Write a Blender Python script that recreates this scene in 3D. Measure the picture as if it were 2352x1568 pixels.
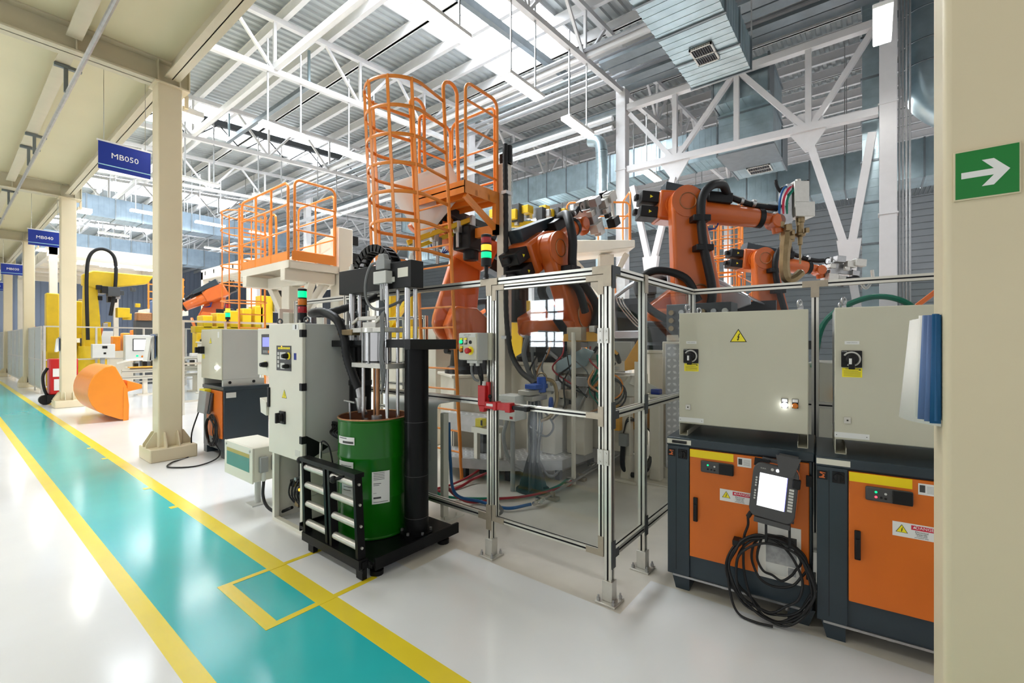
import bpy, bmesh, math, random
from mathutils import Vector as V, Matrix

for o in list(bpy.data.objects):
    bpy.data.objects.remove(o)
sc = bpy.context.scene
COL = sc.collection
random.seed(7)

# ------------------------------------------------------------------ camera
cam_data = bpy.data.cameras.new('camera')
cam_data.lens = 16.0
cam_data.sensor_width = 36.0
cam_data.clip_start = 0.05
cam_data.clip_end = 300
cam = bpy.data.objects.new('camera', cam_data)
cam.location = (0, 0, 1.55)
cam.rotation_euler = (math.radians(90), 0, math.radians(-51.54))
COL.objects.link(cam)
sc.camera = cam

# ------------------------------------------------------------------ world, exposure
w = bpy.data.worlds.new('world')
sc.world = w
w.use_nodes = True
bg = w.node_tree.nodes['Background']
bg.inputs[0].default_value = (0.97, 0.98, 1.0, 1)
bg.inputs[1].default_value = 0.42
SKY_STRENGTH = 10.0
LAMP_STRENGTH = 32.0
sc.view_settings.view_transform = 'Standard'
sc.view_settings.look = 'None'
sc.view_settings.gamma = 1
sc.view_settings.use_curve_mapping = False
sc.view_settings.exposure = 0.9
sc.cycles.use_denoising = True
sc.cycles.max_bounces = 10
sc.cycles.diffuse_bounces = 5
sc.cycles.glossy_bounces = 4
sc.cycles.transmission_bounces = 6
sc.cycles.transparent_max_bounces = 16
sc.cycles.caustics_reflective = False
sc.cycles.caustics_refractive = False
sc.cycles.sample_clamp_indirect = 6.0

def area(name, loc, size, power, color, rot=(0, 0, 0)):
    d = bpy.data.lights.new(name, 'AREA')
    d.shape = 'RECTANGLE'
    d.size, d.size_y = size
    d.energy = power
    d.color = color
    o = bpy.data.objects.new(name, d)
    o.location = loc
    o.rotation_euler = rot
    COL.objects.link(o)
    return o

# fixtureless area lights added under the mezzanine to brighten the walkway (out of the frame to the left)
for i in range(8):
    area('walkway_fill', (-1.3, -2.6 + 4.4 * i, 5.0), (0.3, 1.5), (0.01, 15, 48, 40, 18, 12, 12, 12)[i], (0.97, 0.98, 1.0))

# high bay lamps in the bays past the hall columns and over the far cells
for (x, y) in ((19.8, 5.73), (19.8, 11.9), (21, -0.25), (17.1, 11.9), (19.7, 24.0), (19.7, 30.1)):   # the light of those pendant lamps
    area('pendant_light', (x, y, 6.90), (1.17, 0.24), 330, (0.95, 0.98, 1.0))

# ------------------------------------------------------------------ materials
M = {}

def mat(name, col, rough=0.5, metal=0.0, var=0.06, scale=6.0, emit=0.0, bump=0.0, bscale=40.0, coat=0.0, spec=0.5, ecol=None):
    m = bpy.data.materials.new(name)
    m.use_nodes = True
    nt = m.node_tree
    b = nt.nodes['Principled BSDF']
    b.inputs['Roughness'].default_value = rough
    b.inputs['Metallic'].default_value = metal
    b.inputs['Specular IOR Level'].default_value = spec
    if coat:
        b.inputs['Coat Weight'].default_value = coat
        b.inputs['Coat Roughness'].default_value = 0.08
    c = (col[0], col[1], col[2], 1)
    b.inputs['Base Color'].default_value = c
    if var > 0:
        tc = nt.nodes.new('ShaderNodeTexCoord')
        n = nt.nodes.new('ShaderNodeTexNoise')
        n.inputs['Scale'].default_value = scale
        n.inputs['Detail'].default_value = 4
        nt.links.new(tc.outputs['Object'], n.inputs['Vector'])
        r = nt.nodes.new('ShaderNodeMapRange')
        r.inputs['To Min'].default_value = 1 - var * 2
        r.inputs['To Max'].default_value = 1 + var * 2
        nt.links.new(n.outputs['Fac'], r.inputs['Value'])
        mx = nt.nodes.new('ShaderNodeVectorMath')
        mx.operation = 'SCALE'
        mx.inputs[0].default_value = col
        nt.links.new(r.outputs[0], mx.inputs['Scale'])
        nt.links.new(mx.outputs[0], b.inputs['Base Color'])
        if bump:
            n2 = nt.nodes.new('ShaderNodeTexNoise')
            n2.inputs['Scale'].default_value = bscale
            nt.links.new(tc.outputs['Object'], n2.inputs['Vector'])
            bp = nt.nodes.new('ShaderNodeBump')
            bp.inputs['Strength'].default_value = bump
            bp.inputs['Distance'].default_value = 0.01
            nt.links.new(n2.outputs['Fac'], bp.inputs['Height'])
            nt.links.new(bp.outputs[0], b.inputs['Normal'])
    if emit:
        b.inputs['Emission Color'].default_value = (ecol or col)[:3] + (1,) if len((ecol or col)) == 3 else (ecol or col)
        b.inputs['Emission Strength'].default_value = emit
    M[name] = m
    return m

mat('epoxy_white', (0.79, 0.80, 0.81), 0.13, var=0.035, scale=1.3, coat=0.0)
mat('epoxy_teal', (0.03, 0.47, 0.48), 0.16, var=0.05, scale=1.6)
mat('paint_yellow', (0.80, 0.63, 0.03), 0.25, var=0.05, scale=3)
mat('concrete', (0.66, 0.62, 0.55), 0.28, var=0.16, scale=1.8, bump=0.05)
mat('cream', (0.68, 0.59, 0.41), 0.42, var=0.03, scale=2.2)
mat('soffit', (0.67, 0.61, 0.41), 0.55, var=0.02, scale=1.2)
mat('soffit_beam', (0.58, 0.53, 0.39), 0.5, var=0.03)
mat('machine_cream', (0.74, 0.69, 0.59), 0.4, var=0.04, scale=3)
mat('white_steel', (0.66, 0.655, 0.665), 0.35, var=0.03)
mat('deck', (0.40, 0.43, 0.435), 0.5, 0.3, var=0.05, scale=1.5)
mat('galv', (0.38, 0.48, 0.52), 0.34, 0.8, var=0.18, scale=3.0, bump=0.05, bscale=4)
mat('galv_shaded', (0.20, 0.26, 0.32), 0.4, 0.5, var=0.15, scale=3.0)  # galvanised steel with shade put into its colour, for two far-left ducts
mat('galv_dark', (0.20, 0.23, 0.25), 0.4, 0.7, var=0.1)
mat('pipe_white', (0.70, 0.71, 0.73), 0.3, 0.3, var=0.04)
mat('pipe_grey', (0.30, 0.31, 0.33), 0.45, 0.3, var=0.1)
mat('window_glow', (0.9, 0.9, 0.9), 0.4, var=0, emit=24.0, ecol=(0.85, 0.93, 1.0))
mat('dark_steel', (0.07, 0.075, 0.08), 0.5, 0.4, var=0.1)
mat('alu', (0.72, 0.70, 0.63), 0.30, 0.75, var=0.03)
mat('alu_slot', (0.012, 0.012, 0.016), 0.6, var=0.0)
mat('zinc', (0.62, 0.60, 0.55), 0.38, 0.7, var=0.06, scale=20)
mat('bracket', (0.42, 0.36, 0.28), 0.4, 0.75, var=0.08, scale=20)
mat('steel', (0.66, 0.66, 0.66), 0.22, 1.0, var=0.05)
mat('steel_dull', (0.45, 0.45, 0.45), 0.38, 0.9, var=0.12, scale=14)
mat('brass', (0.30, 0.22, 0.12), 0.35, 0.9, var=0.1, scale=20)
mat('copper', (0.42, 0.21, 0.10), 0.4, 0.8, var=0.15, scale=20)
mat('rail_orange', (0.80, 0.25, 0.03), 0.33, var=0.05, scale=4)
mat('robot_orange', (0.60, 0.12, 0.014), 0.30, var=0.05, scale=5, coat=0.2)
mat('guard_orange', (0.83, 0.26, 0.02), 0.35, var=0.04, scale=4)
mat('door_orange', (0.66, 0.145, 0.008), 0.42, var=0.05, scale=5, bump=0.03, bscale=300)
mat('plate_orange', (0.78, 0.38, 0.04), 0.4, var=0.1, scale=5)
mat('mach_yellow', (0.72, 0.48, 0.01), 0.4, var=0.08, scale=5)
mat('tape_yellow', (0.90, 0.66, 0.0), 0.45, var=0.03)
mat('label_yellow', (0.92, 0.78, 0.02), 0.4, var=0.02)
mat('kuka_dark', (0.022, 0.036, 0.048), 0.32, var=0.08, scale=8)
mat('black_paint', (0.006, 0.006, 0.0065), 0.30, var=0.1, scale=10, spec=0.16)
mat('black_plastic', (0.009, 0.009, 0.010), 0.45, var=0.05, spec=0.3)
mat('rubber', (0.010, 0.010, 0.011), 0.5, var=0.06, scale=30, spec=0.35)
mat('cable_grey', (0.16, 0.165, 0.17), 0.5, var=0.05)
mat('grey_plastic', (0.30, 0.31, 0.31), 0.45, var=0.05)
mat('lightgrey_plastic', (0.60, 0.60, 0.57), 0.4, var=0.03)
mat('pendant_grey', (0.062, 0.060, 0.062), 0.45, var=0.04)
mat('cab_grey', (0.565, 0.545, 0.44), 0.42, var=0.02, scale=4, bump=0.04, bscale=350)
mat('cab_side', (0.52, 0.525, 0.50), 0.42, var=0.02, scale=4, bump=0.04, bscale=350)
mat('cab_white', (0.70, 0.68, 0.59), 0.4, var=0.02)
mat('drum_green', (0.006, 0.125, 0.004), 0.2, var=0.06, scale=3, spec=0.35)
mat('drum_inside', (0.22, 0.075, 0.03), 0.45, var=0.2)
mat('tank_teal', (0.10, 0.24, 0.20), 0.2, var=0.05)
mat('tank_oil', (0.44, 0.33, 0.07), 0.2, var=0.05)
mat('sign_blue', (0.002, 0.022, 0.24), 0.35, var=0.02)
mat('sign_stripe', (0.35, 0.62, 0.72), 0.4, var=0.0)
mat('sign_green', (0.0, 0.19, 0.025), 0.35, var=0.02)
mat('white', (0.78, 0.78, 0.77), 0.45, var=0.0)
mat('paper', (0.76, 0.74, 0.69), 0.7, var=0.03, scale=9)
mat('paper_print', (0.33, 0.33, 0.33), 0.6, var=0.35, scale=26)
mat('print_dark', (0.05, 0.05, 0.05), 0.6, var=0.3, scale=40)
mat('sheet_blue', (0.10, 0.17, 0.36), 0.5, var=0.1)
mat('binder_blue', (0.005, 0.09, 0.24), 0.5, var=0.05)
mat('red', (0.50, 0.01, 0.012), 0.35, var=0.05)
mat('danger_red', (0.62, 0.02, 0.06), 0.4, var=0.0)
mat('hose_red', (0.34, 0.02, 0.03), 0.35, var=0.08)
mat('hose_blue', (0.01, 0.10, 0.30), 0.35, var=0.08)
mat('hose_green', (0.0, 0.20, 0.12), 0.35, var=0.08)
mat('tool_blue', (0.01, 0.08, 0.42), 0.35, var=0.06)
mat('stand_dark', (0.018, 0.03, 0.035), 0.4, var=0.08)
mat('car_grey', (0.46, 0.47, 0.50), 0.28, 0.45, var=0.04, coat=0.2)
mat('car_dark', (0.03, 0.03, 0.035), 0.4, 0.3, var=0.1)
mat('checker', (0.56, 0.56, 0.57), 0.4, 0.35, var=0.1, scale=12)
mat('checker_dash', (0.92, 0.92, 0.92), 0.3, 0.1, var=0.02)
mat('wall_blue', (0.27, 0.31, 0.40), 0.5, var=0.04, scale=0.6)
mat('wall_grey', (0.42, 0.45, 0.47), 0.5, var=0.05, scale=0.6)
mat('panel_white', (0.80, 0.80, 0.78), 0.4, var=0.02)
mat('frost', (0.47, 0.50, 0.48), 0.3, var=0.05)
mat('fabric_dark', (0.03, 0.03, 0.035), 0.8, var=0.1)
mat('lamp_on', (0.95, 0.95, 0.92), 0.4, var=0, emit=LAMP_STRENGTH, ecol=(1.0, 0.985, 0.95))
mat('skylight', (0.9, 0.9, 0.9), 0.4, var=0, emit=SKY_STRENGTH, ecol=(0.87, 0.94, 1.0))
mat('led_green', (0.0, 0.45, 0.15), 0.3, var=0, emit=0.75, ecol=(0.0, 0.75, 0.25))
mat('led_white', (0.9, 0.9, 0.9), 0.3, var=0, emit=7.0, ecol=(0.92, 0.96, 1.0))
mat('led_red', (0.6, 0.02, 0.02), 0.3, var=0, emit=1.6, ecol=(1.0, 0.05, 0.08))
mat('led_amber', (0.8, 0.35, 0.02), 0.3, var=0, emit=0.8, ecol=(1.0, 0.42, 0.03))
mat('lens_red', (0.35, 0.01, 0.015), 0.15, var=0)
mat('lens_amber', (0.65, 0.18, 0.01), 0.15, var=0)
mat('lens_white', (0.6, 0.6, 0.56), 0.2, var=0)
mat('screen', (0.9, 0.92, 0.95), 0.2, var=0, emit=1.25, ecol=(0.93, 0.97, 1.0))
mat('screen_blue', (0.1, 0.1, 0.4), 0.2, var=0, emit=0.55, ecol=(0.25, 0.28, 0.75))
mat('screen_edge', (0.2, 0.2, 0.6), 0.2, var=0, emit=0.8, ecol=(0.25, 0.25, 0.85))

def glass_mat(name, tint, gl=0.018, rough=0.02):
    m = bpy.data.materials.new(name)
    m.use_nodes = True
    nt = m.node_tree
    nt.nodes.clear()
    out = nt.nodes.new('ShaderNodeOutputMaterial')
    tr = nt.nodes.new('ShaderNodeBsdfTransparent')
    tr.inputs[0].default_value = tint + (1,)
    g = nt.nodes.new('ShaderNodeBsdfGlossy')
    g.inputs['Roughness'].default_value = rough
    lw = nt.nodes.new('ShaderNodeLayerWeight')
    lw.inputs['Blend'].default_value = 0.5
    pw = nt.nodes.new('ShaderNodeMath'); pw.operation = 'POWER'; pw.inputs[1].default_value = 4.0
    nt.links.new(lw.outputs['Facing'], pw.inputs[0])
    fr = nt.nodes.new('ShaderNodeMath'); fr.operation = 'MULTIPLY_ADD'; fr.inputs[1].default_value = 0.25; fr.inputs[2].default_value = gl
    nt.links.new(pw.outputs[0], fr.inputs[0])
    mx = nt.nodes.new('ShaderNodeMixShader')
    nt.links.new(fr.outputs[0], mx.inputs[0])
    nt.links.new(tr.outputs[0], mx.inputs[1])
    nt.links.new(g.outputs[0], mx.inputs[2])
    nt.links.new(mx.outputs[0], out.inputs[0])
    M[name] = m
glass_mat('glass', (0.93, 0.945, 0.94))
glass_mat('glass_hazy', (0.78, 0.80, 0.80), rough=0.12)

# ------------------------------------------------------------------ mesh helpers
def spl(pts, n=6, closed=False):
    P = [V(p) for p in pts]
    out = []
    N = len(P)
    if N < 3:
        return P
    segs = N if closed else N - 1
    for i in range(segs):
        if closed:
            a, b, c, d = P[(i - 1) % N], P[i], P[(i + 1) % N], P[(i + 2) % N]
        else:
            b, c = P[i], P[i + 1]
            a = P[i - 1] if i > 0 else b * 2 - c
            d = P[i + 2] if i + 2 < N else c * 2 - b
        for k in range(n):
            t = k / n
            out.append(0.5 * ((2 * b) + (c - a) * t + (2 * a - 5 * b + 4 * c - d) * t * t + (3 * b - a - 3 * c + d) * t * t * t))
    if not closed:
        out.append(P[-1])
    return out

_txt = {}
def text_geo(s):
    if s not in _txt:
        cu = bpy.data.curves.new('t', 'FONT')
        cu.body = s
        cu.size = 1.0
        cu.resolution_u = 2
        cu.align_x = 'CENTER'
        ob = bpy.data.objects.new('t', cu)
        me = bpy.data.meshes.new_from_object(ob)
        vs = [tuple(v.co) for v in me.vertices]
        fs = [tuple(p.vertices) for p in me.polygons]
        bpy.data.objects.remove(ob)
        bpy.data.curves.remove(cu)
        bpy.data.meshes.remove(me)
        _txt[s] = (vs, fs)
    return _txt[s]

class MB:
    def __init__(s):
        s.v, s.f, s.m = [], [], []
    def add(s, vs, fs, mi=0):
        n = len(s.v)
        s.v += [tuple(v) for v in vs]
        s.f += [tuple(i + n for i in f) for f in fs]
        s.m += [mi] * len(fs)
        return s
    def obox(s, c, a, b, d, mi=0):
        c, a, b, d = V(c), V(a), V(b), V(d)
        vs = [c + a * i + b * j + d * k for k in (-1, 1) for j in (-1, 1) for i in (-1, 1)]
        return s.add(vs, [(0, 2, 3, 1), (4, 5, 7, 6), (0, 1, 5, 4), (2, 6, 7, 3), (0, 4, 6, 2), (1, 3, 7, 5)], mi)
    def box(s, x0, x1, y0, y1, z0, z1, mi=0):
        return s.obox(((x0 + x1) / 2, (y0 + y1) / 2, (z0 + z1) / 2), ((x1 - x0) / 2, 0, 0), (0, (y1 - y0) / 2, 0), (0, 0, (z1 - z0) / 2), mi)
    def bar(s, p, q, w, h=None, up=(0, 0, 1), mi=0):
        p, q = V(p), V(q)
        h = h or w
        d = q - p
        t = d.normalized()
        u = V(up)
        if abs(t.dot(u)) > 0.98:
            u = V((1, 0, 0)) if abs(t.x) < 0.9 else V((0, 1, 0))
        a = t.cross(u).normalized()
        b = a.cross(t).normalized()
        return s.obox((p + q) / 2, d / 2, a * w / 2, b * h / 2, mi)
    def tube(s, pts, r, n=8, mi=0, closed=False):
        P = [V(p) for p in pts]
        N = len(P)
        rs = r if isinstance(r, (list, tuple)) else [r] * N
        T = []
        for i in range(N):
            a = P[(i - 1) % N] if (closed or i > 0) else P[i]
            b = P[(i + 1) % N] if (closed or i < N - 1) else P[i]
            t = (b - a)
            T.append(t.normalized() if t.length > 1e-9 else V((0, 0, 1)))
        u = T[0].orthogonal().normalized()
        vs, fs = [], []
        for i in range(N):
            u = (u - T[i] * u.dot(T[i]))
            u = u.normalized() if u.length > 1e-6 else T[i].orthogonal().normalized()
            w2 = T[i].cross(u)
            for k in range(n):
                a = 2 * math.pi * k / n
                vs.append(P[i] + (u * math.cos(a) + w2 * math.sin(a)) * rs[i])
        for i in range(N if closed else N - 1):
            j = (i + 1) % N
            for k in range(n):
                k2 = (k + 1) % n
                fs.append((i * n + k, i * n + k2, j * n + k2, j * n + k))
        if not closed:
            fs.append(tuple(range(n))[::-1])
            fs.append(tuple((N - 1) * n + k for k in range(n)))
        return s.add(vs, fs, mi)
    def cyl(s, p, q, r, n=16, mi=0, r2=None):
        return s.tube([p, q], [r, r if r2 is None else r2], n, mi)
    def lathe(s, c, prof, n=24, axis=(0, 0, 1), mi=0):
        c, ax = V(c), V(axis).normalized()
        u = ax.orthogonal().normalized()
        w2 = ax.cross(u)
        vs, fs = [], []
        for (r, z) in prof:
            for k in range(n):
                a = 2 * math.pi * k / n
                vs.append(c + ax * z + (u * math.cos(a) + w2 * math.sin(a)) * max(r, 1e-4))
        for i in range(len(prof) - 1):
            for k in range(n):
                k2 = (k + 1) % n
                fs.append((i * n + k, i * n + k2, (i + 1) * n + k2, (i + 1) * n + k))
        fs.append(tuple(range(n))[::-1])
        fs.append(tuple((len(prof) - 1) * n + k for k in range(n)))
        return s.add(vs, fs, mi)
    def prism(s, poly, o, u, v, d, mi=0):
        o, u, v, d = V(o), V(u), V(v), V(d)
        n = len(poly)
        vs = [o + u * a + v * b for a, b in poly] + [o + u * a + v * b + d for a, b in poly]
        fs = [tuple(range(n))[::-1], tuple(range(n, 2 * n))]
        fs += [(i, (i + 1) % n, n + (i + 1) % n, n + i) for i in range(n)]
        return s.add(vs, fs, mi)
    def ring(s, c, axis, R, r, n=24, m=8, mi=0, a0=0, a1=360, u=None):
        c, ax = V(c), V(axis).normalized()
        u = V(u).normalized() if u else ax.orthogonal().normalized()
        w2 = ax.cross(u)
        full = abs(a1 - a0) >= 360
        pts = []
        for k in range(n if full else n + 1):
            a = math.radians(a0 + (a1 - a0) * k / n)
            pts.append(c + (u * math.cos(a) + w2 * math.sin(a)) * R)
        return s.tube(pts, r, m, mi, closed=full)
    def ball(s, c, r, n=12, m=8, mi=0, sz=1.0):
        prof = [(r * math.sin(math.pi * i / m), -r * sz * math.cos(math.pi * i / m)) for i in range(m + 1)]
        return s.lathe(c, prof, n, mi=mi)
    def text(s, t, c, right, up, h, mi=0):
        c, right, up = V(c), V(right).normalized(), V(up).normalized()
        vs, fs = text_geo(t)
        k = h / 0.72
        return s.add([c + right * (x * k) + up * (y * k - h / 2) for x, y, z in vs], fs, mi)

ORG = {}
def O(name, mb, m, parent=None, bev=0.0, seg=2, smooth=35, loc=None):
    org = V(loc) if loc is not None else (ORG[parent.name] if parent else V((0, 0, 0)))
    me = bpy.data.meshes.new(name)
    vs = [(v[0] - org.x, v[1] - org.y, v[2] - org.z) for v in mb.v]
    me.from_pydata(vs, [], mb.f)
    for x in (m if isinstance(m, (list, tuple)) else [m]):
        me.materials.append(M[x])
    me.polygons.foreach_set('material_index', mb.m)
    bm = bmesh.new()
    bm.from_mesh(me)
    bmesh.ops.recalc_face_normals(bm, faces=bm.faces)
    for f in bm.faces:
        f.smooth = True
    bm.to_mesh(me)
    bm.free()
    me.set_sharp_from_angle(angle=math.radians(smooth))
    o = bpy.data.objects.new(name, me)
    COL.objects.link(o)
    if parent:
        o.parent = parent
    elif loc is not None:
        o.location = org
    ORG[o.name] = org
    if bev:
        b = o.modifiers.new('bevel', 'BEVEL')
        b.width = bev
        b.segments = seg
        b.limit_method = 'ANGLE'
        b.angle_limit = math.radians(50)
    return o

def T(name, label, cat, loc=(0, 0, 0), group=None):
    o = bpy.data.objects.new(name, None)
    o.empty_display_size = 0.1
    o.location = loc
    COL.objects.link(o)
    ORG[o.name] = V(loc)
    return tag(o, label, cat, group)

def tag(o, label, cat, group=None, kind=None):
    o['label'] = label
    o['category'] = cat
    if group:
        o['group'] = group
    if kind:
        o['kind'] = kind
    return o

def S(name, mb, m, bev=0.0, **k):
    o = O(name, mb, m, bev=bev, **k)
    o['kind'] = 'structure'
    return o

def copy_tree(o, parent=None):
    c = o.copy()
    COL.objects.link(c)
    c.parent = parent
    for ch in list(o.children):
        copy_tree(ch, c)
    return c

def dup(root, loc, rz=0, label=None, group=None, scale=None):
    r = copy_tree(root)
    r.location = loc
    r.rotation_euler = (0, 0, rz)
    if scale:
        r.scale = scale
    if label:
        r['label'] = label
    if group:
        r['group'] = group
    return r

NX, PX, NY, PY, UP = V((-1, 0, 0)), V((1, 0, 0)), V((0, -1, 0)), V((0, 1, 0)), V((0, 0, 1))
# ------------------------------------------------------------------ the setting
fm = MB()
def rect(x0, x1, y0, y1, mi):
    fm.add([(x0, y0, 0), (x1, y0, 0), (x1, y1, 0), (x0, y1, 0)], [(0, 1, 2, 3)], mi)
Y0, Y1 = -9, 72
rect(-9, 0.69, Y0, Y1, 0); rect(0.69, 0.785, Y0, Y1, 2); rect(0.785, 1.39, Y0, Y1, 1); rect(1.39, 1.505, Y0, Y1, 2)
rect(1.505, 2.0, Y0, Y1, 0)
rect(2.0, 2.41, Y0, 2.45, 0); rect(2.0, 2.41, 2.45, 3.4, 3); rect(2.0, 2.41, 3.4, Y1, 0)
rect(2.41, 2.87, Y0, 1.13, 0); rect(2.41, 2.87, 1.13, 5.2, 3); rect(2.41, 2.87, 5.2, Y1, 0)
rect(2.87, 11.5, Y0, 6.2, 3); rect(2.87, 11.5, 6.2, Y1, 0); rect(11.5, 46, Y0, Y1, 0)
S('floor', fm, ['epoxy_white', 'epoxy_teal', 'paint_yellow', 'concrete'])

mk = MB()
Z = 0.0016
def strip(mb, x0, x1, y0, y1):
    mb.box(x0, x1, y0, y1, 0.0002, Z)
strip(mk, 1.09, 1.165, 2.55, 3.24); strip(mk, 1.165, 1.79, 2.55, 2.592); strip(mk, 1.165, 1.79, 3.20, 3.24)
S('floor_marking', mk, 'paint_yellow')
mk = MB()
for y in (5.144, 6.019, 7.986, 8.935):
    strip(mk, 1.335, 1.391, y - 0.05, y + 0.02)
S('floor_marking', mk, 'paint_yellow')

def rz_(x):     # roof rises towards the ridge
    return 0.06 * (x - 4.4)
ZL, ZU = 8.34, 9.66      # truss chord heights at x = 4.4

# corrugated roof deck with rooflight openings
dk = MB()
bands = [(6.8, 9.8), (18.9, 21.9), (31.0, 34.0), (43.1, 46.1), (55.2, 58.2)]
def deck(x0, x1, y0, y1):
    y = y0
    prof = []
    while y < y1 - 1e-6:
        for dy, dz in ((0, 0), (0.09, 0), (0.125, 0.05), (0.215, 0.05)):
            if y + dy < y1:
                prof.append((y + dy, dz))
        y += 0.25
    prof.append((y1, 0))
    n = len(prof)
    zz = ZU + 0.42
    vs = [(x0, a, zz + rz_(x0) + b) for a, b in prof] + [(x1, a, zz + rz_(x1) + b) for a, b in prof]
    dk.add(vs, [(i, i + 1, n + i + 1, n + i) for i in range(n - 1)])
ys = [Y0] + [v for b in bands for v in b] + [Y1]
for i in range(0, len(ys), 2):
    deck(-9, 12.4, ys[i], ys[i + 1])
for a, b in bands:
    deck(11.9, 12.4, a, b)
deck(12.4, 46, Y0, Y1)
S('ceiling', dk, 'deck', smooth=10)

for i, (a, b) in enumerate(bands):
    g = MB()
    zz = ZU + 0.62
    g.add([(-9, a, zz + rz_(-9)), (11.9, a, zz + rz_(11.9)), (11.9, b, zz + rz_(11.9)), (-9, b, zz + rz_(-9))], [(0, 1, 2, 3)])
    wn = S('window_%d' % (i + 1), g, 'skylight')
    fr = MB()
    for yy in (a, b):
        fr.bar((-9, yy, zz - 0.12 + rz_(-9)), (11.9, yy, zz - 0.12 + rz_(11.9)), 0.06, 0.3)
    fr.bar((11.9, a, zz - 0.12 + rz_(11.9)), (11.9, b, zz - 0.12 + rz_(11.9)), 0.06, 0.3)
    O('window_frame', fr, 'white_steel', wn)
    mu = MB()
    x = -8.4
    while x < 11.8:
        pts = [(x, a + (b - a) * t, zz - 0.06 + rz_(x) - 0.1 * math.sin(math.pi * t)) for t in (0, .25, .5, .75, 1)]
        mu.tube(pts, 0.012, 5)
        x += 1.2
    for t in (0.33, 0.66):
        y = a + (b - a) * t
        mu.bar((-9, y, zz - 0.14 + rz_(-9)), (11.9, y, zz - 0.14 + rz_(11.9)), 0.02, 0.02)
    O('window_mullion', mu, 'galv_dark', wn)

# far walls, well behind everything
wl = MB()
for k in range(0, 110):
    x = -9 + k * 0.5
    wl.box(x, x + 0.42, Y1, Y1 + 0.1, 0, 13)
wl.box(-9, 46, Y1 + 0.05, Y1 + 0.2, 0, 13)
S('wall_back', wl, 'wall_blue')
wl = MB()
for k in range(26):
    wl.box(45.9, 46, Y0, Y1, k * 0.5, k * 0.5 + 0.44)
wl.box(46, 46.15, Y0, Y1, 0, 13)
S('wall_right', wl, 'wall_grey')

wl = MB()
for q in ((6.5, 8.75, 0, 6), (10.25, 12.5, 0, 6), (8.75, 10.25, 0, 1.3), (8.75, 10.25, 1.9, 2.3), (8.75, 10.25, 3.1, 6)):
    wl.box(-9.15, -9.0, q[0], q[1], q[2], q[3])
S('wall_left', wl, 'wall_grey')
for k, (z0, z1) in enumerate(((1.3, 1.9), (2.3, 3.1))):
    g = MB(); g.box(-9.1, -9.08, 8.75, 10.25, z0, z1)
    wn = S('window_%d' % (6 + k), g, 'window_glow')
    fr = MB(); fr.box(-9.08, -9.02, 9.47, 9.53, z0, z1); fr.box(-9.08, -9.02, 9.15, 9.17, z0, z1); fr.box(-9.08, -9.02, 8.75, 10.25, z0, z0 + .05); fr.box(-9.08, -9.02, 8.75, 10.25, z0 + .38 * (z1 - z0), z0 + .45 * (z1 - z0))
    O('window_frame', fr, 'dark_steel', wn)

# mezzanine over the walkway
mz = MB()
mz.box(-8.5, 2.02, -4, 70, 5.27, 5.5)
S('ceiling_mezzanine', mz, 'soffit')
CY = [-0.29, 7.43, 15.03, 22.63, 30.23, 37.83]
for i, y in enumerate(CY[1:] + [45.4, 53]):
    b = MB()
    b.box(-8.5, 2.14, y - 0.11, y + 0.11, 4.95, 4.972)
    b.box(-8.5, 2.14, y - 0.11, y + 0.11, 5.25, 5.268)
    b.box(-8.5, 2.14, y - 0.008, y + 0.008, 4.95, 5.26)
    for x in (1.78, 2.02, 2.13, 1.0, -2):
        b.box(x, x + 0.012, y - 0.1, y + 0.1, 4.97, 5.26)
    S('mezzanine_beam', b, 'soffit_beam')
ybr = [-4] + [y for y in CY[1:] + [45.4, 53]] + [70]
for (x, w_, z0) in ((1.93, 0.17, 5.03), (0.98, 0.14, 5.09), (-2.6, 0.14, 5.09)):
    for k in range(len(ybr) - 1):
        b = MB()
        y0, y1 = ybr[k] + 0.12, ybr[k + 1] - 0.12
        b.box(x - w_ / 2, x + w_ / 2, y0, y1, z0, z0 + 0.018)
        b.box(x - 0.006, x + 0.006, y0, y1, z0, 5.27)
        S('mezzanine_beam', b, 'soffit_beam')

# hanging conduit below the mezzanine
cr = T('conduit_rail', 'long grey conduit rail hanging on T brackets below the cream mezzanine', 'conduit', (1.03, 4, 4.7))
b = MB(); b.tube([(1.03, -1, 4.75), (1.03, 50, 4.75)], 0.025, 8)
O('conduit', b, 'steel_dull', cr)
for y in (2.9, 5.3, 8.1, 11.2, 12.0, 15.8, 19.5, 23.0, 27, 32, 38):
    b = MB()
    b.box(0.99, 1.03, y - 0.02, y + 0.02, 4.74, 5.08)
    b.box(0.90, 1.16, y - 0.025, y + 0.025, 5.04, 5.08)
    O('hanger_bracket', b, 'galv_dark', cr)

# mezzanine columns
def column(y, label, tall=4.95, papers=None):
    t = T('steel_column', label, 'column', (1.91, y, 0))
    b = MB(); b.box(1.775, 2.045, y - 0.135, y + 0.135, 0.1, tall)
    O('shaft', b, 'cream', t, bev=0.018, seg=3)
    b = MB(); b.box(1.66, 2.18, y - 0.26, y + 0.26, 0, 0.17)
    O('base_plinth', b, 'cream', t, bev=0.015)
    for (dx, dy) in ((1, 0), (-1, 0), (0, 1), (0, -1)):
        for s_ in (-0.07, 0.07):
            g = MB()
            c = V((1.91 + dx * 0.13 + abs(dy) * s_, y + dy * 0.13 + abs(dx) * s_, 0.17))
            g.prism([(0, 0), (0.12, 0), (0.12, 0.04), (0.03, 0.19), (0, 0.19)], c - V((abs(dy), abs(dx), 0)) * 0.007, V((dx, dy, 0)), UP, V((abs(dy), abs(dx), 0)) * 0.014)
            O('gusset', g, 'cream', t)
    b = MB(); b.box(1.74, 2.12, y - 0.16, y + 0.16, tall - 0.02, tall)
    O('cap_plate', b, 'cream', t)
    return t
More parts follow.
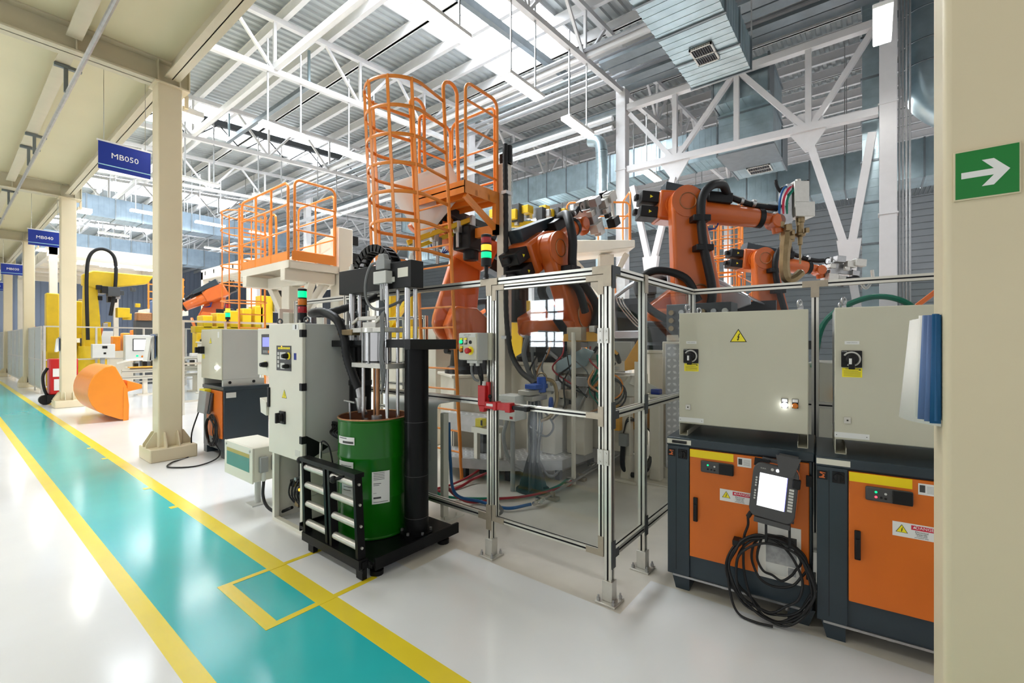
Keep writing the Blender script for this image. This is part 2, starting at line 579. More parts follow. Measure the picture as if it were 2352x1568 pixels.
cl_names = ['big cream column at the right edge carrying the green arrow sign',
            'cream column left of centre, nearest along the teal walkway',
            'second cream column along the walkway, behind the orange barrel guard',
            'third cream column along the walkway beside the frosted fence',
            'fourth slim cream column along the walkway, far left',
            'farthest cream column along the walkway at the left edge']
for y, l in zip(CY, cl_names):
    column(y, l)

# hall columns and roof trusses
def hall_column(x, y, top, label, w_=0.29):
    t = T('hall_column', label, 'column', (x, y, 0))
    b = MB(); b.box(x - w_ / 2, x + w_ / 2, y - w_ / 2, y + w_ / 2, 0.02, top)
    O('shaft', b, 'white_steel', t, bev=0.01)
    b = MB(); b.box(x - 0.3, x + 0.3, y - 0.3, y + 0.3, 0, 0.03)
    O('base_plate', b, 'white_steel', t)
    for z in (4.2, 6.5):
        b = MB(); b.box(x - w_ / 2 - 0.02, x + w_ / 2 + 0.02, y - w_ / 2 - 0.02, y + w_ / 2 + 0.02, z, z + 0.03)
        O('band', b, 'white_steel', t)
    return t
XC = 12.4
hall_column(XC, 5.73, 10.0, 'white hall column rising behind the glass fence corner')
hall_column(XC, -0.24, 10.0, 'white hall column just left of the big cream pillar')
hall_column(XC, 11.9, 10.0, 'white hall column behind the tall orange ladder cage')
hall_column(XC, 17.9, 10.0, 'white hall column between the two orange platforms')
for y in (24.0, 30.1):
    hall_column(XC, y, 10.0, 'white hall column far off behind the orange railed platform', 0.29)['group'] = 'far hall columns'
hall_column(24.6, 5.73, 9, 'slim distant white hall column beyond the robots')
hall_column(24.6, 17.9, 9, 'pale hall column far off, left of the tall orange ladder cage')

def truss(y, label, x0=-8.9, x1=12.3):
    t = T('roof_truss', label, 'truss', (x0, y, ZL))
    b = MB(); b.bar((x0, y, ZU + rz_(x0)), (x1, y, ZU + rz_(x1)), 0.13, 0.13)
    O('top_chord', b, 'white_steel', t)
    b = MB(); b.bar((x0, y, ZL + rz_(x0)), (x1, y, ZL + rz_(x1)), 0.13, 0.13)
    O('bottom_chord', b, 'white_steel', t)
    x = 5.3 - 2.45 * 5
    while x < x1 + 1:
        zb, zt = ZL + rz_(x), ZU + rz_(x)
        if x0 < x < x1:
            b = MB(); b.bar((x, y, zb), (x, y, zt), 0.07)
            O('web_member', b, 'white_steel', t)
            for dx in (-1.1, 1.1):
                if x0 < x + dx < x1:
                    b = MB(); b.bar((x + 0.06 * (dx > 0) - 0.06 * (dx < 0), y, zb + 0.05), (x + dx, y, ZU + rz_(x + dx)), 0.07)
                    O('web_member', b, 'white_steel', t)
        x += 2.45
    return t
TY = [-0.25, 5.73, 11.9, 17.9, 24.0, 30.1, 36.2, 42.3, 48.4]
tl = {5.73: 'white roof truss running from the top edge down to the column behind the fence corner',
      11.9: 'white roof truss crossing behind the tall orange ladder cage',
      17.9: 'white roof truss below the dark framed rooflight strip'}
for y in TY:
    if y in tl:
        truss(y, tl[y])
    elif y > 0:
        t = truss(y, 'distant white roof truss in the rows beyond the dark framed rooflight')
        t['group'] = 'far roof trusses'
# the same trusses carried on past the column line
for y in (-0.25, 5.73, 11.9, 17.9, 24.0, 30.1, 36.2, 42.3):
    t = truss(y, 'white roof truss in the dim bay past the column line', 12.5, 30)
    t['group'] = 'trusses past the column line'

# purlins
for k in range(-7, 24):
    x = 4.3 + k * 1.225
    if x > 30:
        break
    b = MB()
    zz = ZU + 0.065 + rz_(x)
    b.box(x - 0.06, x + 0.06, Y0, Y1, zz, zz + 0.015)
    b.box(x - 0.05, x + 0.05, Y0, Y1, zz + 0.28, zz + 0.295)
    b.box(x - 0.03, x + 0.03, Y0, Y1, zz, zz + 0.29)
    S('roof_purlin', b, 'white_steel')
for x in (5.3, 10.2, -2.05):
    b = MB(); b.bar((x, Y0, ZL + 0.1 + rz_(x)), (x, Y1, ZL + 0.1 + rz_(x)), 0.11, 0.16)
    S('roof_tie', b, 'white_steel')

# lattice girder along the column line with its V bracing
g = T('lattice_girder', 'white lattice girder spanning two hall columns behind the big duct', 'truss', (XC, -0.2, 6.4))
def gb(name, p, q, w_, h=None):
    b = MB(); b.bar(p, q, w_, h)
    return O(name, b, 'white_steel', g)
gb('bottom_chord', (XC, -0.08, 6.42), (XC, 5.57, 6.52), 0.18, 0.16)
gb('top_chord', (XC, -0.08, 8.3), (XC, 5.57, 8.3), 0.18, 0.16)
for y in (1.17, 2.68, 4.21):
    gb('web_member', (XC, y, 6.5), (XC, y, 8.22), 0.12)
for a, c in (((5.5, 8.1), (4.3, 6.55)), ((4.12, 6.55), (2.78, 8.2)), ((2.58, 8.2), (1.27, 6.5)), ((1.07, 6.5), (0.0, 8.2))):
    gb('web_member', (XC, a[0], a[1]), (XC, c[0], c[1]), 0.12)
for y in (1.17, 4.21):
    b = MB(); b.prism([(-0.42, 0.06), (0.42, 0.06), (0.25, -0.2), (0.06, -0.5), (-0.06, -0.5), (-0.25, -0.2)], (XC - 0.02, y, 6.4), PY, UP, PX * 0.04)
    O('gusset_plate', b, 'white_steel', g)
    b = MB(); b.prism([(-0.32, 0.0), (0.32, 0.0), (0.2, 0.3), (-0.2, 0.3)], (XC - 0.02, y, 6.5), PY, UP, PX * 0.04)
    O('gusset_plate', b, 'white_steel', g)
def brace(label, pts):
    t = T('v_brace', label, 'brace', (XC, pts[1][0], pts[1][1]))
    for i in (0, 2):
        b = MB(); b.bar((XC, pts[i][0], pts[i][1]), (XC, pts[1][0], pts[1][1]), 0.15)
        O('brace_leg', b, 'white_steel', t)
    b = MB(); b.prism([(-0.22, 0.42), (0.22, 0.42), (0.12, -0.35), (-0.12, -0.35)], (XC - 0.085, pts[1][0], pts[1][1]), PY, UP, PX * 0.17)
    O('gusset_plate', b, 'white_steel', t)
    return t
v1 = brace('white V shaped steel brace left of the big orange robot', [(5.42, 6.0), (4.88, 3.5), (4.25, 6.0)])
v2 = brace('white V shaped steel brace right of the robot with the welding gun', [(1.12, 6.0), (0.42, 3.35), (0.02, 6.0)])
b = MB(); b.bar((XC, 0.42, 3.35), (XC, 0.12, 1.2), 0.15)
O('brace_leg', b, 'white_steel', v2)

# ------------------------------------------------------------------ services under the roof
def duct(name, label, segs, group=None, grille=None, m='galv'):
    t = T(name, label, 'duct', (segs[0][0], segs[0][2], segs[0][4]))
    for sgm in segs:
        b = MB(); b.box(*sgm)
        ax = 0 if (sgm[1] - sgm[0]) >= (sgm[3] - sgm[2]) else 1
        if (sgm[5] - sgm[4]) > max(sgm[1] - sgm[0], sgm[3] - sgm[2]):
            ax = 2
        L = [sgm[1] - sgm[0], sgm[3] - sgm[2], sgm[5] - sgm[4]][ax]
        O('duct_section', b, m, t)
        n = max(2, int(L / 0.9) + 1)
        for k in range(n):
            f = MB()
            p = [sgm[0], sgm[2], sgm[4]][ax] + L * k / (n - 1)
            e = [sgm[0] - .03, sgm[1] + .03, sgm[2] - .03, sgm[3] + .03, sgm[4] - .03, sgm[5] + .03]
            e[ax * 2], e[ax * 2 + 1] = p - 0.022, p + 0.022
            f.box(*e)
            O('flange', f, 'galv_dark', t)
            if ax < 2 and k % 3 == 1 and sgm[5] < 9:
                for sd_ in (0, 1):
                    h = MB()
                    hx = p if ax == 0 else (sgm[0] - .02, sgm[1] + .02)[sd_]
                    hy = p if ax == 1 else (sgm[2] - .02, sgm[3] + .02)[sd_]
                    h.box(hx - .012, hx + .012, hy - .012, hy + .012, sgm[5] - .05, ZU + .42 + rz_(hx))
                    O('hanger_rod', h, 'steel_dull', t)
        r = MB()                                  # pressed ribs on the underside
        m_ = int(L / 0.18)
        for k in range(m_):
            p = [sgm[0], sgm[2], sgm[4]][ax] + L * (k + .5) / m_
            e = [sgm[0] + .01, sgm[1] - .01, sgm[2] + .01, sgm[3] - .01, sgm[4] - .006, sgm[5] + .006]
            if ax == 2:
                e[4], e[5] = p - .04, p + .04
                e[0], e[1] = sgm[0] - .006, sgm[1] + .006
            else:
                e[ax * 2], e[ax * 2 + 1] = p - 0.045, p + 0.045
                j = (1 - ax) * 2
                e[j], e[j + 1] = sgm[j] - .006, sgm[j + 1] + .006
            r.box(*e)
        O('pressed_rib', r, m, t)
    if grille:
        x, y, z, sx, sy = grille
        b = MB()
        for q in ((x - sx, x - sx + .03, y - sy, y + sy), (x + sx - .03, x + sx, y - sy, y + sy), (x - sx, x + sx, y - sy, y - sy + .03), (x - sx, x + sx, y + sy - .03, y + sy), (x - .012, x + .012, y - sy, y + sy)):
            b.box(*q, z - 0.035, z)
        O('grille_frame', b, 'lightgrey_plastic', t)
        b = MB(); b.box(x - sx, x + sx, y - sy, y + sy, z - 0.012, z - 0.008)
        for k in range(10):
            yy = y - sy + (k + .5) * sy / 5
            b.box(x - sx, x + sx, yy - .012, yy + .004, z - 0.03, z - 0.012, 1)
        O('grille', b, ['alu_slot', 'dark_steel'], t)
    if group:
        t['group'] = group
    return t
duct('air_duct', 'large galvanised air duct with a dark grille overhead at top right', [(3.0, 10.1, 1.93, 3.06, 7.0, 7.62)], grille=(9.0, 2.5, 6.985, 0.30, 0.20))
duct('air_duct', 'galvanised duct stepping down behind the lattice girder, with small grille', [(12.6, 13.2, 2.0, 3.3, 7.7, 8.6), (13.2, 14.6, 2.0, 3.3, 6.6, 8.6), (14.6, 15.5, 2.0, 3.3, 6.6, 7.5)], grille=(14.9, 2.6, 6.585, 0.3, 0.3))
duct('air_duct', 'long galvanised duct crossing behind the column at the fence corner', [(15.6, 16.6, 3.0, 20, 7.5, 8.5)])
duct('air_duct', 'lower long galvanised duct behind the small middle robot', [(17.6, 18.8, -3.0, 22, 6.3, 7.4)])
duct('air_duct', 'galvanised duct high across the far left behind the blue sign', [(1.0, 12, 25.2, 26.2, 6.75, 7.6)], m='galv_shaded')
duct('air_duct', 'lower galvanised duct across the far left above the white canopy', [(0.5, 24, 33.2, 34.4, 6.3, 7.3)], m='galv_shaded')
duct('air_duct', 'tall vertical galvanised duct beside the right hall column', [(12.9, 13.5, -0.15, 0.20, 0.02, 10.2)])
t = T('round_duct', 'vertical spiral round duct beside the hall column at fence corner', 'duct', (11.85, 6.12, 0))
b = MB(); b.cyl((11.85, 6.12, 0), (11.85, 6.12, 7.0), 0.17, 20)
b.tube(spl([(11.85, 6.12, 7.0), (11.85, 6.2, 7.3), (11.85, 6.5, 7.42)], 4), 0.17, 16)
O('pipe', b, 'galv', t)
b = MB()
for k in range(46):
    b.ring((11.85, 6.12, 0.2 + k * 0.15), UP, 0.172, 0.006, 16, 4)
O('seam', b, 'galv', t)
t = T('round_duct', 'big curved galvanised round duct at the top beside the cream pillar', 'duct', (13.9, -1.0, 6.1))
b = MB(); b.tube(spl([(13.9, -0.98, 9.6), (13.9, -0.98, 7.7), (13.9, -1.2, 6.95), (13.9, -1.9, 6.6), (13.9, -4, 6.6)], 5), 0.5, 20)
O('pipe', b, 'galv', t)
for z in (8.9, 8.2, 7.7):
    b = MB(); b.ring((13.9, -0.98, z), UP, 0.505, 0.018, 24, 6)
    O('seam', b, 'galv_dark', t)

for k in range(4):
    p = O('wall_conduit', MB().tube([(12.36 + .03 * (k % 2), -0.42 - .055 * k, 0.01), (12.36 + .03 * (k % 2), -0.42 - .055 * k, 9.9)], .018, 8), 'steel_dull', loc=(12.36, -0.42 - .055 * k, 0))
    tag(p, 'thin grey conduit, one of four rising beside the right hall column', 'conduit', 'conduits beside the right hall column')

# pipe bundle along the hall
for i, (x, z, r, mt, lb) in enumerate([
    (10.1, 8.86, .05, 'pipe_grey', 'grey pipe nearest the rooflight in the overhead bundle'),
    (10.4, 8.9, .06, 'pipe_grey', 'galvanised pipe, second in the overhead bundle'),
    (10.75, 8.9, .05, 'pipe_grey', 'grey pipe in the middle of the overhead bundle'),
    (11.1, 8.92, .07, 'galv_dark', 'dark thick pipe in the overhead bundle'),
    (11.45, 8.94, .05, 'pipe_grey', 'galvanised pipe beside the dark one in the bundle'),
    (11.8, 8.96, .06, 'pipe_grey', 'grey pipe nearest the hall columns in the bundle'),
    (12.1, 8.0, .08, 'pipe_white', 'upper white pipe running to the hall column top'),
    (12.1, 7.72, .07, 'pipe_white', 'lower white pipe running to the hall column top'),
    (14.2, 9.3, .12, 'galv_dark', 'thick grey pipe past the hall column line')]):
    y0 = 5.9 if mt == 'pipe_white' else -8
    p = O('overhead_pipe', MB().tube([(x, y0, z), (x, 60, z)], r, 10), mt, loc=(x, 20, z))
    tag(p, lb, 'pipe')
t = T('cable_tray', 'dark cable tray bundle carried along the top right past the duct', 'cable tray', (11.4, -4, 8.6))
for k in range(4):
    b = MB(); b.box(10.3 + k * .5, 10.6 + k * .5, -8, 5.4, 8.5 + .1 * (k % 2), 8.58 + .1 * (k % 2))
    O('tray', b, 'galv_dark', t)
t = T('dark_beam', 'dark steel beam hung along the big bright rooflight', 'beam', (0, 7.3, 9))
b = MB(); b.bar((-9, 7.25, 9.1 + rz_(-9)), (11.9, 7.25, 9.1 + rz_(11.9)), 0.14, 0.2)
O('beam', b, 'galv_dark', t)
t = T('dark_beam', 'black steel frame with thin lattice below the second rooflight strip', 'beam', (0, 18.9, 9))
b = MB()
b.bar((-9, 19.0, 9.5 + rz_(-9)), (11.9, 19.0, 9.5 + rz_(11.9)), 0.16, 0.22)
O('beam', b, 'dark_steel', t)
b = MB(); b.bar((-9, 19.0, 8.75 + rz_(-9)), (11.9, 19.0, 8.75 + rz_(11.9)), 0.1, 0.12)
O('beam', b, 'dark_steel', t)
b = MB()
for k in range(12):
    x = -8 + k * 1.7
    b.bar((x, 19, 8.75 + rz_(x)), (x + .85, 19, 9.5 + rz_(x)), .04); b.bar((x + .85, 19, 9.5 + rz_(x)), (x + 1.7, 19, 8.75 + rz_(x)), .04)
O('lattice', b, 'dark_steel', t)
t = T('cable_tray', 'short dark tray hung between the second and third trusses', 'cable tray', (6.6, 14, 8.9))
b = MB(); b.box(6.55, 6.67, 12.6, 18.6, 8.85, 8.98)
O('tray', b, 'galv_dark', t)
for y in (12.7, 18.5):
    b = MB(); b.box(6.58, 6.64, y - .03, y + .03, 8.98, 9.9)
    O('hanger_rod', b, 'galv', t)

# ------------------------------------------------------------------ pendant lamps
def lamp():
    t = T('pendant_lamp', '', 'lamp')
    b = MB(); b.box(-.6, .6, -.135, .135, 0.0, .075)
    O('housing', b, 'panel_white', t, bev=.012)
    b = MB(); b.box(-.585, .585, -.12, .12, -.012, -.001)
    O('diffuser', b, 'lamp_on', t)
    for x in (-.42, .42):
        b = MB(); b.box(x - .018, x + .018, -.012, .012, .076, 2.2)
        O('suspension_rod', b, 'steel_dull', t)
    return t
L0 = lamp()
L0.location = (5.55, 11.9, 6.95)
L0['label'] = 'white pendant tube lamp left of the tall orange ladder cage'
for (x, y, z, lb) in [
    (5.3, 5.73, 6.95, 'pendant lamp glowing against the large bright rooflight'),
    (7.6, 5.73, 6.85, 'pendant lamp above the orange cage platform, under the rooflight edge'),
    (9.85, 5.73, 6.85, 'pendant lamp just left of the hall column at the fence corner'),
    (7.8, 11.9, 6.95, 'pendant lamp touching the left side of the tall ladder cage'),
    (9.95, -0.12, 6.9, 'bright pendant lamp at top right beside the hall column'),
    (5.5, 17.9, 6.95, 'pendant lamp right of the nearest walkway column, below the dark frame'),
    (7.8, 17.9, 6.95, 'pendant lamp behind the top rail of the left orange platform'),
    (10.1, 17.9, 6.95, 'pendant lamp behind the right railing of the left orange platform')]:
    dup(L0, (x, y, z), 0, lb)
far = 'small distant pendant lamp glowing in the rows across the far hall'
for y in (24.0, 30.1, 36.2, 42.3):
    for x in (5.5, 7.8, 10.1, 14.4, 19.7):
        dup(L0, (x, y, 6.95), 0, far, 'far pendant lamps')
for (x, y) in ((14.6, 5.73), (19.8, 5.73), (14.6, 11.9), (19.8, 11.9), (17.1, 11.9), (14.3, -0.25), (21, -0.25)):
    dup(L0, (x, y, 7.0), 0, 'dim pendant lamp in the bay past the hall columns', 'lamps past the hall columns')
lm = T('ceiling_lamp', 'square lamp under the mezzanine edge beside the nearest walkway column', 'lamp', (2.2, 7.6, 4.7))
b = MB(); b.box(2.1, 2.36, 7.5, 7.76, 4.74, 4.82); O('housing', b, 'panel_white', lm)
b = MB(); b.box(2.11, 2.35, 7.51, 7.75, 4.72, 4.738); O('diffuser', b, 'lamp_on', lm)
b = MB(); b.box(2.12, 2.16, 7.46, 7.5, 4.78, 4.96); O('arm', b, 'cream', lm)
for (y, lb) in ((15.2, 'small lamp under the mezzanine edge by the second walkway column'), (22.8, 'small lamp under the mezzanine edge by the third walkway column'), (30.4, 'small lamp under the mezzanine edge by the fourth walkway column')):
    dup(lm, (2.2, y, 4.7), 0, lb)

# blue station signs over the walkway
def station_sign(y, txt, label):
    t = T('station_sign', label, 'sign', (1.58, y, 3.84))
    b = MB(); b.box(1.305, 1.86, y, y + .012, 3.84, 4.205)
    O('panel', b, 'sign_blue', t)
    b = MB(); b.text(txt, (1.58, y - .002, 4.045), PX, UP, .075)
    O('lettering', b, 'white', t)
    b = MB(); b.box(1.305, 1.86, y - .002, y + .001, 3.895, 3.907)
    O('stripe', b, 'sign_stripe', t)
    b = MB(); b.box(1.29, 1.875, y - .004, y + .016, 4.205, 4.225)
    O('top_rail', b, 'white_steel', t)
    for x in (1.36, 1.80):
        b = MB(); b.cyl((x, y + .006, 4.22), (x, y + .006, 5.27), .004, 6)
        O('hanging_wire', b, 'steel', t)
station_sign(8.0, 'MB050', 'blue hanging sign reading MB050, nearest along the walkway')
station_sign(15.6, 'MB040', 'second blue hanging sign, small, left of second walkway column')
station_sign(23.2, 'MB030', 'third blue hanging sign at the left edge')
station_sign(30.8, 'MB020', 'farthest tiny blue hanging sign at the left edge')
# ------------------------------------------------------------------ glazed safety fence of slotted aluminium profile
def prof(mb, p, q, w_=0.045, h=None, up=(0, 0, 1)):
    p, q = V(p), V(q)
    h = h or w_
    t = (q - p).normalized()
    u = V(up)
    if abs(t.dot(u)) > 0.98:
        u = V((0, 1, 0))
    a = t.cross(u).normalized()
    b = a.cross(t).normalized()
    g, dp = 0.0055, 0.012
    A, B = w_ / 2, h / 2
    pts, dark = [], []
    for (x0, y0, x1, y1, nx, ny) in ((-A, -B, A, -B, 0, 1), (A, -B, A, B, -1, 0), (A, B, -A, B, 0, -1), (-A, B, -A, -B, 1, 0)):
        mx, my = (x0 + x1) / 2, (y0 + y1) / 2
        dx, dy = (1 if x1 > x0 else -1 if x1 < x0 else 0), (1 if y1 > y0 else -1 if y1 < y0 else 0)
        pts += [(x0, y0), (mx - dx * g, my - dy * g), (mx - dx * g + nx * dp, my - dy * g + ny * dp), (mx + dx * g + nx * dp, my + dy * g + ny * dp), (mx + dx * g, my + dy * g)]
        dark += [0, 1, 1, 1, 0]
    n = len(pts)
    vs = [p + a * x + b * y for x, y in pts] + [q + a * x + b * y for x, y in pts]
    base = len(mb.v)
    mb.v += [tuple(v) for v in vs]
    for i in range(n):
        j = (i + 1) % n
        mb.f.append((base + i, base + j, base + n + j, base + n + i)); mb.m.append(dark[i])
    mb.f.append(tuple(base + i for i in range(n))[::-1]); mb.m.append(0)
    mb.f.append(tuple(base + n + i for i in range(n))); mb.m.append(0)
    return mb
ALU = ['alu', 'alu_slot']
def fpost(t, x, y, top=2.0, foot=True):
    O('post', prof(MB(), (x, y, 0.09), (x, y, top)), ALU, t)
    if foot:
        b = MB(); b.box(x - .065, x + .065, y - .065, y + .065, 0, .012); b.box(x - .032, x + .032, y - .032, y + .032, .012, .13)
        O('post_foot', b, 'zinc', t, bev=.002)
        for sx in (-.048, .048):
            for sy in (-.048, .048):
                b = MB(); b.cyl((x + sx, y + sy, .012), (x + sx, y + sy, .03), .011, 6); b.cyl((x + sx, y + sy, .03), (x + sx, y + sy, .045), .006, 8)
                O('anchor_bolt', b, 'steel_dull', t)
def frail(t, p, q, h=None):
    O('rail', prof(MB(), p, q, .045, h), ALU, t)
def pane(t, p, q, z0, z1, m='glass'):
    p, q = V(p), V(q)
    b = MB(); b.bar((p.x, p.y, (z0 + z1) / 2), (q.x, q.y, (z0 + z1) / 2), .005, z1 - z0)
    return O('glass_pane', b, m, t)
def plate(t, poly, o, u, n, name='corner_bracket', m='bracket', th=.004):
    b = MB(); b.prism(poly, V(o), u, UP, V(n) * th)
    for k in range(2):
        a = poly[0] if k == 0 else poly[2]
    cx = sum(a for a, c in poly) / len(poly); cz = sum(c for a, c in poly) / len(poly)
    return O(name, b, m, t)
TP = [(-.026, -.1), (.026, -.1), (.026, -.024), (.08, -.024), (.08, .024), (-.08, .024), (-.08, -.024), (-.026, -.024)]
TPU = [(a, -c) for a, c in TP][::-1]
LP = [(-.026, -.1), (.026, -.1), (.026, -.024), (.10, -.024), (.10, .024), (-.026, .024)]
SID = [(-.024, -.024), (.09, -.024), (.09, .024), (.024, .024), (.024, .09), (-.024, .09)]
CROSS = [(-.024, -.08), (.024, -.08), (.024, -.024), (.07, -.024), (.07, .024), (.024, .024), (.024, .08), (-.024, .08)]
XF, YG = 2.49, 1.235
ZT, ZM, ZB = 1.978, 1.11, .285
left = T('glass_fence', 'glazed aluminium fence panel behind the black drum press', 'fence', (XF, 2.17, 0))
fpost(left, XF, 2.17)
fpost(left, XF, 4.05); fpost(left, XF, 5.05)
for (a, c) in ((2.195, 4.025), (4.075, 5.025)):
    for z in (ZT, ZM, ZB):
        frail(left, (XF, a, z), (XF, c, z))
    pane(left, (XF, a, 0), (XF, c, 0), ZB + .02, ZM - .02); pane(left, (XF, a, 0), (XF, c, 0), ZM + .02, ZT - .02)
plate(left, TP, (XF - .026, 2.17, ZT - .0), NY, NX)
plate(left, [(-.024, -.09), (.024, -.09), (.024, .09), (-.024, .09), (-.024, .024), (-.10, .024), (-.10, -.024), (-.024, -.024)], (XF - .026, 2.17, ZB), NY, NX)
hd = MB()
O('rail', prof(hd, (XF, 2.147, ZT), (XF, YG + .0225, ZT)), ALU, left)

cor = T('glass_fence', 'short glazed fence panel running back from the corner post', 'fence', (XF, YG, 0))
fpost(cor, XF, YG); fpost(cor, 2.99, YG)
fpost(cor, 4.07, YG)
for (a, c) in ((XF + .0225, 2.9675), (3.0125, 4.0475)):
    for z in (ZT, ZM, ZB):
        frail(cor, (a, YG, z), (c, YG, z))
    pane(cor, (a, YG, 0), (c, YG, 0), ZB + .02, ZM - .02, 'glass'); pane(cor, (a, YG, 0), (c, YG, 0), ZM + .02, ZT - .02, 'glass')
plate(cor, [(a, c) for a, c in LP], (XF - .026, YG, ZT), PY, NX)
plate(cor, [(-.02, -.11), (.026, -.11), (.026, -.024), (.09, -.024), (.09, .024), (-.02, .024)], (XF, YG - .026, ZT), PX, NY, m='dark_steel')
for z in (ZM, ZB):
    plate(cor, CROSS, (XF, YG - .026, z), PX, NY, m='dark_steel')
    plate(cor, [(-.024, -.05), (.024, -.05), (.024, .08), (-.024, .08)], (2.99, YG - .026, z), PX, NY, m='dark_steel')
plate(cor, [(-.026, -.1), (.026, -.1), (.026, .024), (-.026, .024)], (2.99, YG - .026, ZT), PX, NY)

gate = T('glass_gate', 'glazed aluminium gate with red lock at the fence corner', 'gate', (XF, 1.70, .25))
ga, gc = 1.262, 2.142
for y in (ga + .018, gc - .018):
    O('stile', prof(MB(), (XF - .004, y, .265), (XF - .004, y, 1.95), .034), ALU, gate)
for z in (.283, 1.10, 1.932):
    O('rail', prof(MB(), (XF - .004, ga + .036, z), (XF - .004, gc - .036, z), .034), ALU, gate)
for z0, z1 in ((.30, 1.085), (1.117, 1.915)):
    pane(gate, (XF, ga + .03, 0), (XF, gc - .03, 0), z0, z1)
for (y, z, f) in ((ga + .018, 1.932, [(-.018, -.1), (.018, -.1), (.018, -.018), (.1, -.018), (.1, .018), (-.018, .018)]),
                  (gc - .018, 1.932, [(-.018, -.09), (.018, -.09), (.018, .018), (-.09, .018), (-.09, -.018), (-.018, -.018)]),
                  (ga + .018, .283, [(-.018, -.018), (.1, -.018), (.1, .018), (.018, .018), (.018, .1), (-.018, .1)]),
                  (gc - .018, .283, [(-.09, -.018), (.018, -.018), (.018, .1), (-.018, .1), (-.018, .018), (-.09, .018)]),
                  (ga + .018, 1.10, [(-.018, -.06), (.018, -.06), (.018, -.018), (.1, -.018), (.1, .018), (.018, .018), (.018, .06), (-.018, .06)])):
    plate(gate, f, (XF - .022, y, z), PY, NX)
for z in (1.585, .86):
    b = MB()
    b.box(XF - .032, XF - .026, 1.228, 1.258, z - .045, z + .045); b.box(XF - .032, XF - .026, 1.266, 1.298, z - .045, z + .045)
    b.cyl((XF - .031, 1.262, z - .045), (XF - .031, 1.262, z + .045), .006, 10)
    for y in (1.243, 1.283):
        for dz in (-.027, .027):
            b.cyl((XF - .036, y, z + dz), (XF - .031, y, z + dz), .006, 8)
    O('hinge', b, 'zinc', gate)

lock = T('gate_lock', 'red safety interlock with black grip bolted across the gate post', 'lock', (XF - .05, 2.17, 1.08))
b = MB(); b.box(2.415, 2.464, 2.165, 2.235, 1.09, 1.235); b.box(2.44, 2.464, 2.15, 2.20, 1.10, 1.26)
b.prism([(-.03, 0), (.035, 0), (.02, -.045), (-.015, -.045)], (2.42, 2.2, 1.09), PY, UP, PX * .04)
O('body', b, 'red', lock, bev=.004)
b = MB(); b.box(2.41, 2.455, 1.955, 2.165, 1.075, 1.125); b.box(2.40, 2.46, 2.05, 2.08, 1.07, 1.13); b.box(2.405, 2.46, 1.93, 1.975, 1.065, 1.13)
O('bolt_arm', b, 'red', lock, bev=.004)
b = MB(); b.box(2.408, 2.4095, 2.08, 2.145, 1.095, 1.112)
O('label', b, 'white', lock)
b = MB(); b.box(2.425, 2.455, 1.80, 1.93, 1.085, 1.112); b.box(2.42, 2.46, 1.795, 1.825, 1.082, 1.116)
O('grip', b, 'black_plastic', lock, bev=.005)
b = MB(); b.cyl((2.42, 2.12, 1.125), (2.42, 2.12, 1.15), .006, 8); b.ball((2.42, 2.12, 1.162), .015)
O('knob', b, 'black_plastic', lock)
b = MB(); b.cyl((2.435, 2.19, 1.235), (2.435, 2.19, 1.265), .016, 10)
O('cable_gland', b, 'lightgrey_plastic', lock)

back = T('glass_fence', 'glazed fence standing behind the two grey electrical cabinets', 'fence', (4.07, -.3, 0))
fpost(back, 4.07, .34); fpost(back, 4.07, -1.2)
for (a, c) in ((1.2125, .3625), (.3175, -1.1775)):
    for z in (ZT, 1.08, ZB):
        frail(back, (4.07, a, z), (4.07, c, z))
    pane(back, (4.07, a, 0), (4.07, c, 0), ZB + .02, 1.06, 'glass_hazy'); pane(back, (4.07, a, 0), (4.07, c, 0), 1.10, ZT - .02, 'glass_hazy')
plate(back, TP, (4.044, .34, ZT), NY, NX)

# operator box on the fence post
ob = T('operator_box', 'grey push button box with red emergency stop on the gate post', 'control box', (2.41, 2.26, 1.41))
b = MB(); b.box(2.349, 2.46, 2.172, 2.355, 1.416, 1.612)
O('housing', b, 'cab_side', ob, bev=.006)
b = MB(); b.box(2.341, 2.349, 2.176, 2.352, 1.42, 1.609)
O('cover', b, 'cab_grey', ob, bev=.003)
b = MB(); b.box(2.46, 2.466, 2.14, 2.372, 1.416, 1.612)
O('mounting_plate', b, 'cab_grey', ob)
b = MB(); b.box(2.3385, 2.341, 2.185, 2.345, 1.58, 1.607); b.text('SAFETY GATE', (2.338, 2.265, 1.597), NY, UP, .008, 1); b.text('control panel', (2.338, 2.265, 1.586), NY, UP, .006, 1)
O('name_strip', b, ['lightgrey_plastic', 'print_dark'], ob)
for (y, z, m_, lbl) in ((2.323, 1.548, 'led_green', 'lit green button'), (2.281, 1.548, 'lens_white', 'white button'), (2.323, 1.488, 'lens_amber', 'amber button')):
    b = MB(); b.box(2.338, 2.341, y - .014, y + .014, z - .018, z + .028); b.box(2.3365, 2.338, y - .013, y + .013, z + .014, z + .027, 1)
    bp = O('button_plate', b, ['black_plastic', 'label_yellow'], ob)
    b = MB(); b.lathe((2.338, y, z), [(.013, 0), (.013, .01), (.010, .014), (.0, .015)], 16, NX)
    bb = O('button', b, m_, bp); bb['label'] = lbl
b = MB(); b.lathe((2.341, 2.235, 1.545), [(.013, 0), (.013, .004), (0, .005)], 16, NX)
O('blank_plug', b, 'black_plastic', ob)
b = MB(); b.lathe((2.341, 2.235, 1.485), [(.03, 0), (.03, .004), (0, .005)], 24, NX)
ep = O('stop_backplate', b, 'label_yellow', ob)
b = MB(); b.lathe((2.337, 2.235, 1.485), [(.013, 0), (.013, .018), (.021, .022), (.021, .036), (.014, .042), (0, .043)], 20, NX)
O('stop_button', b, 'red', ep)
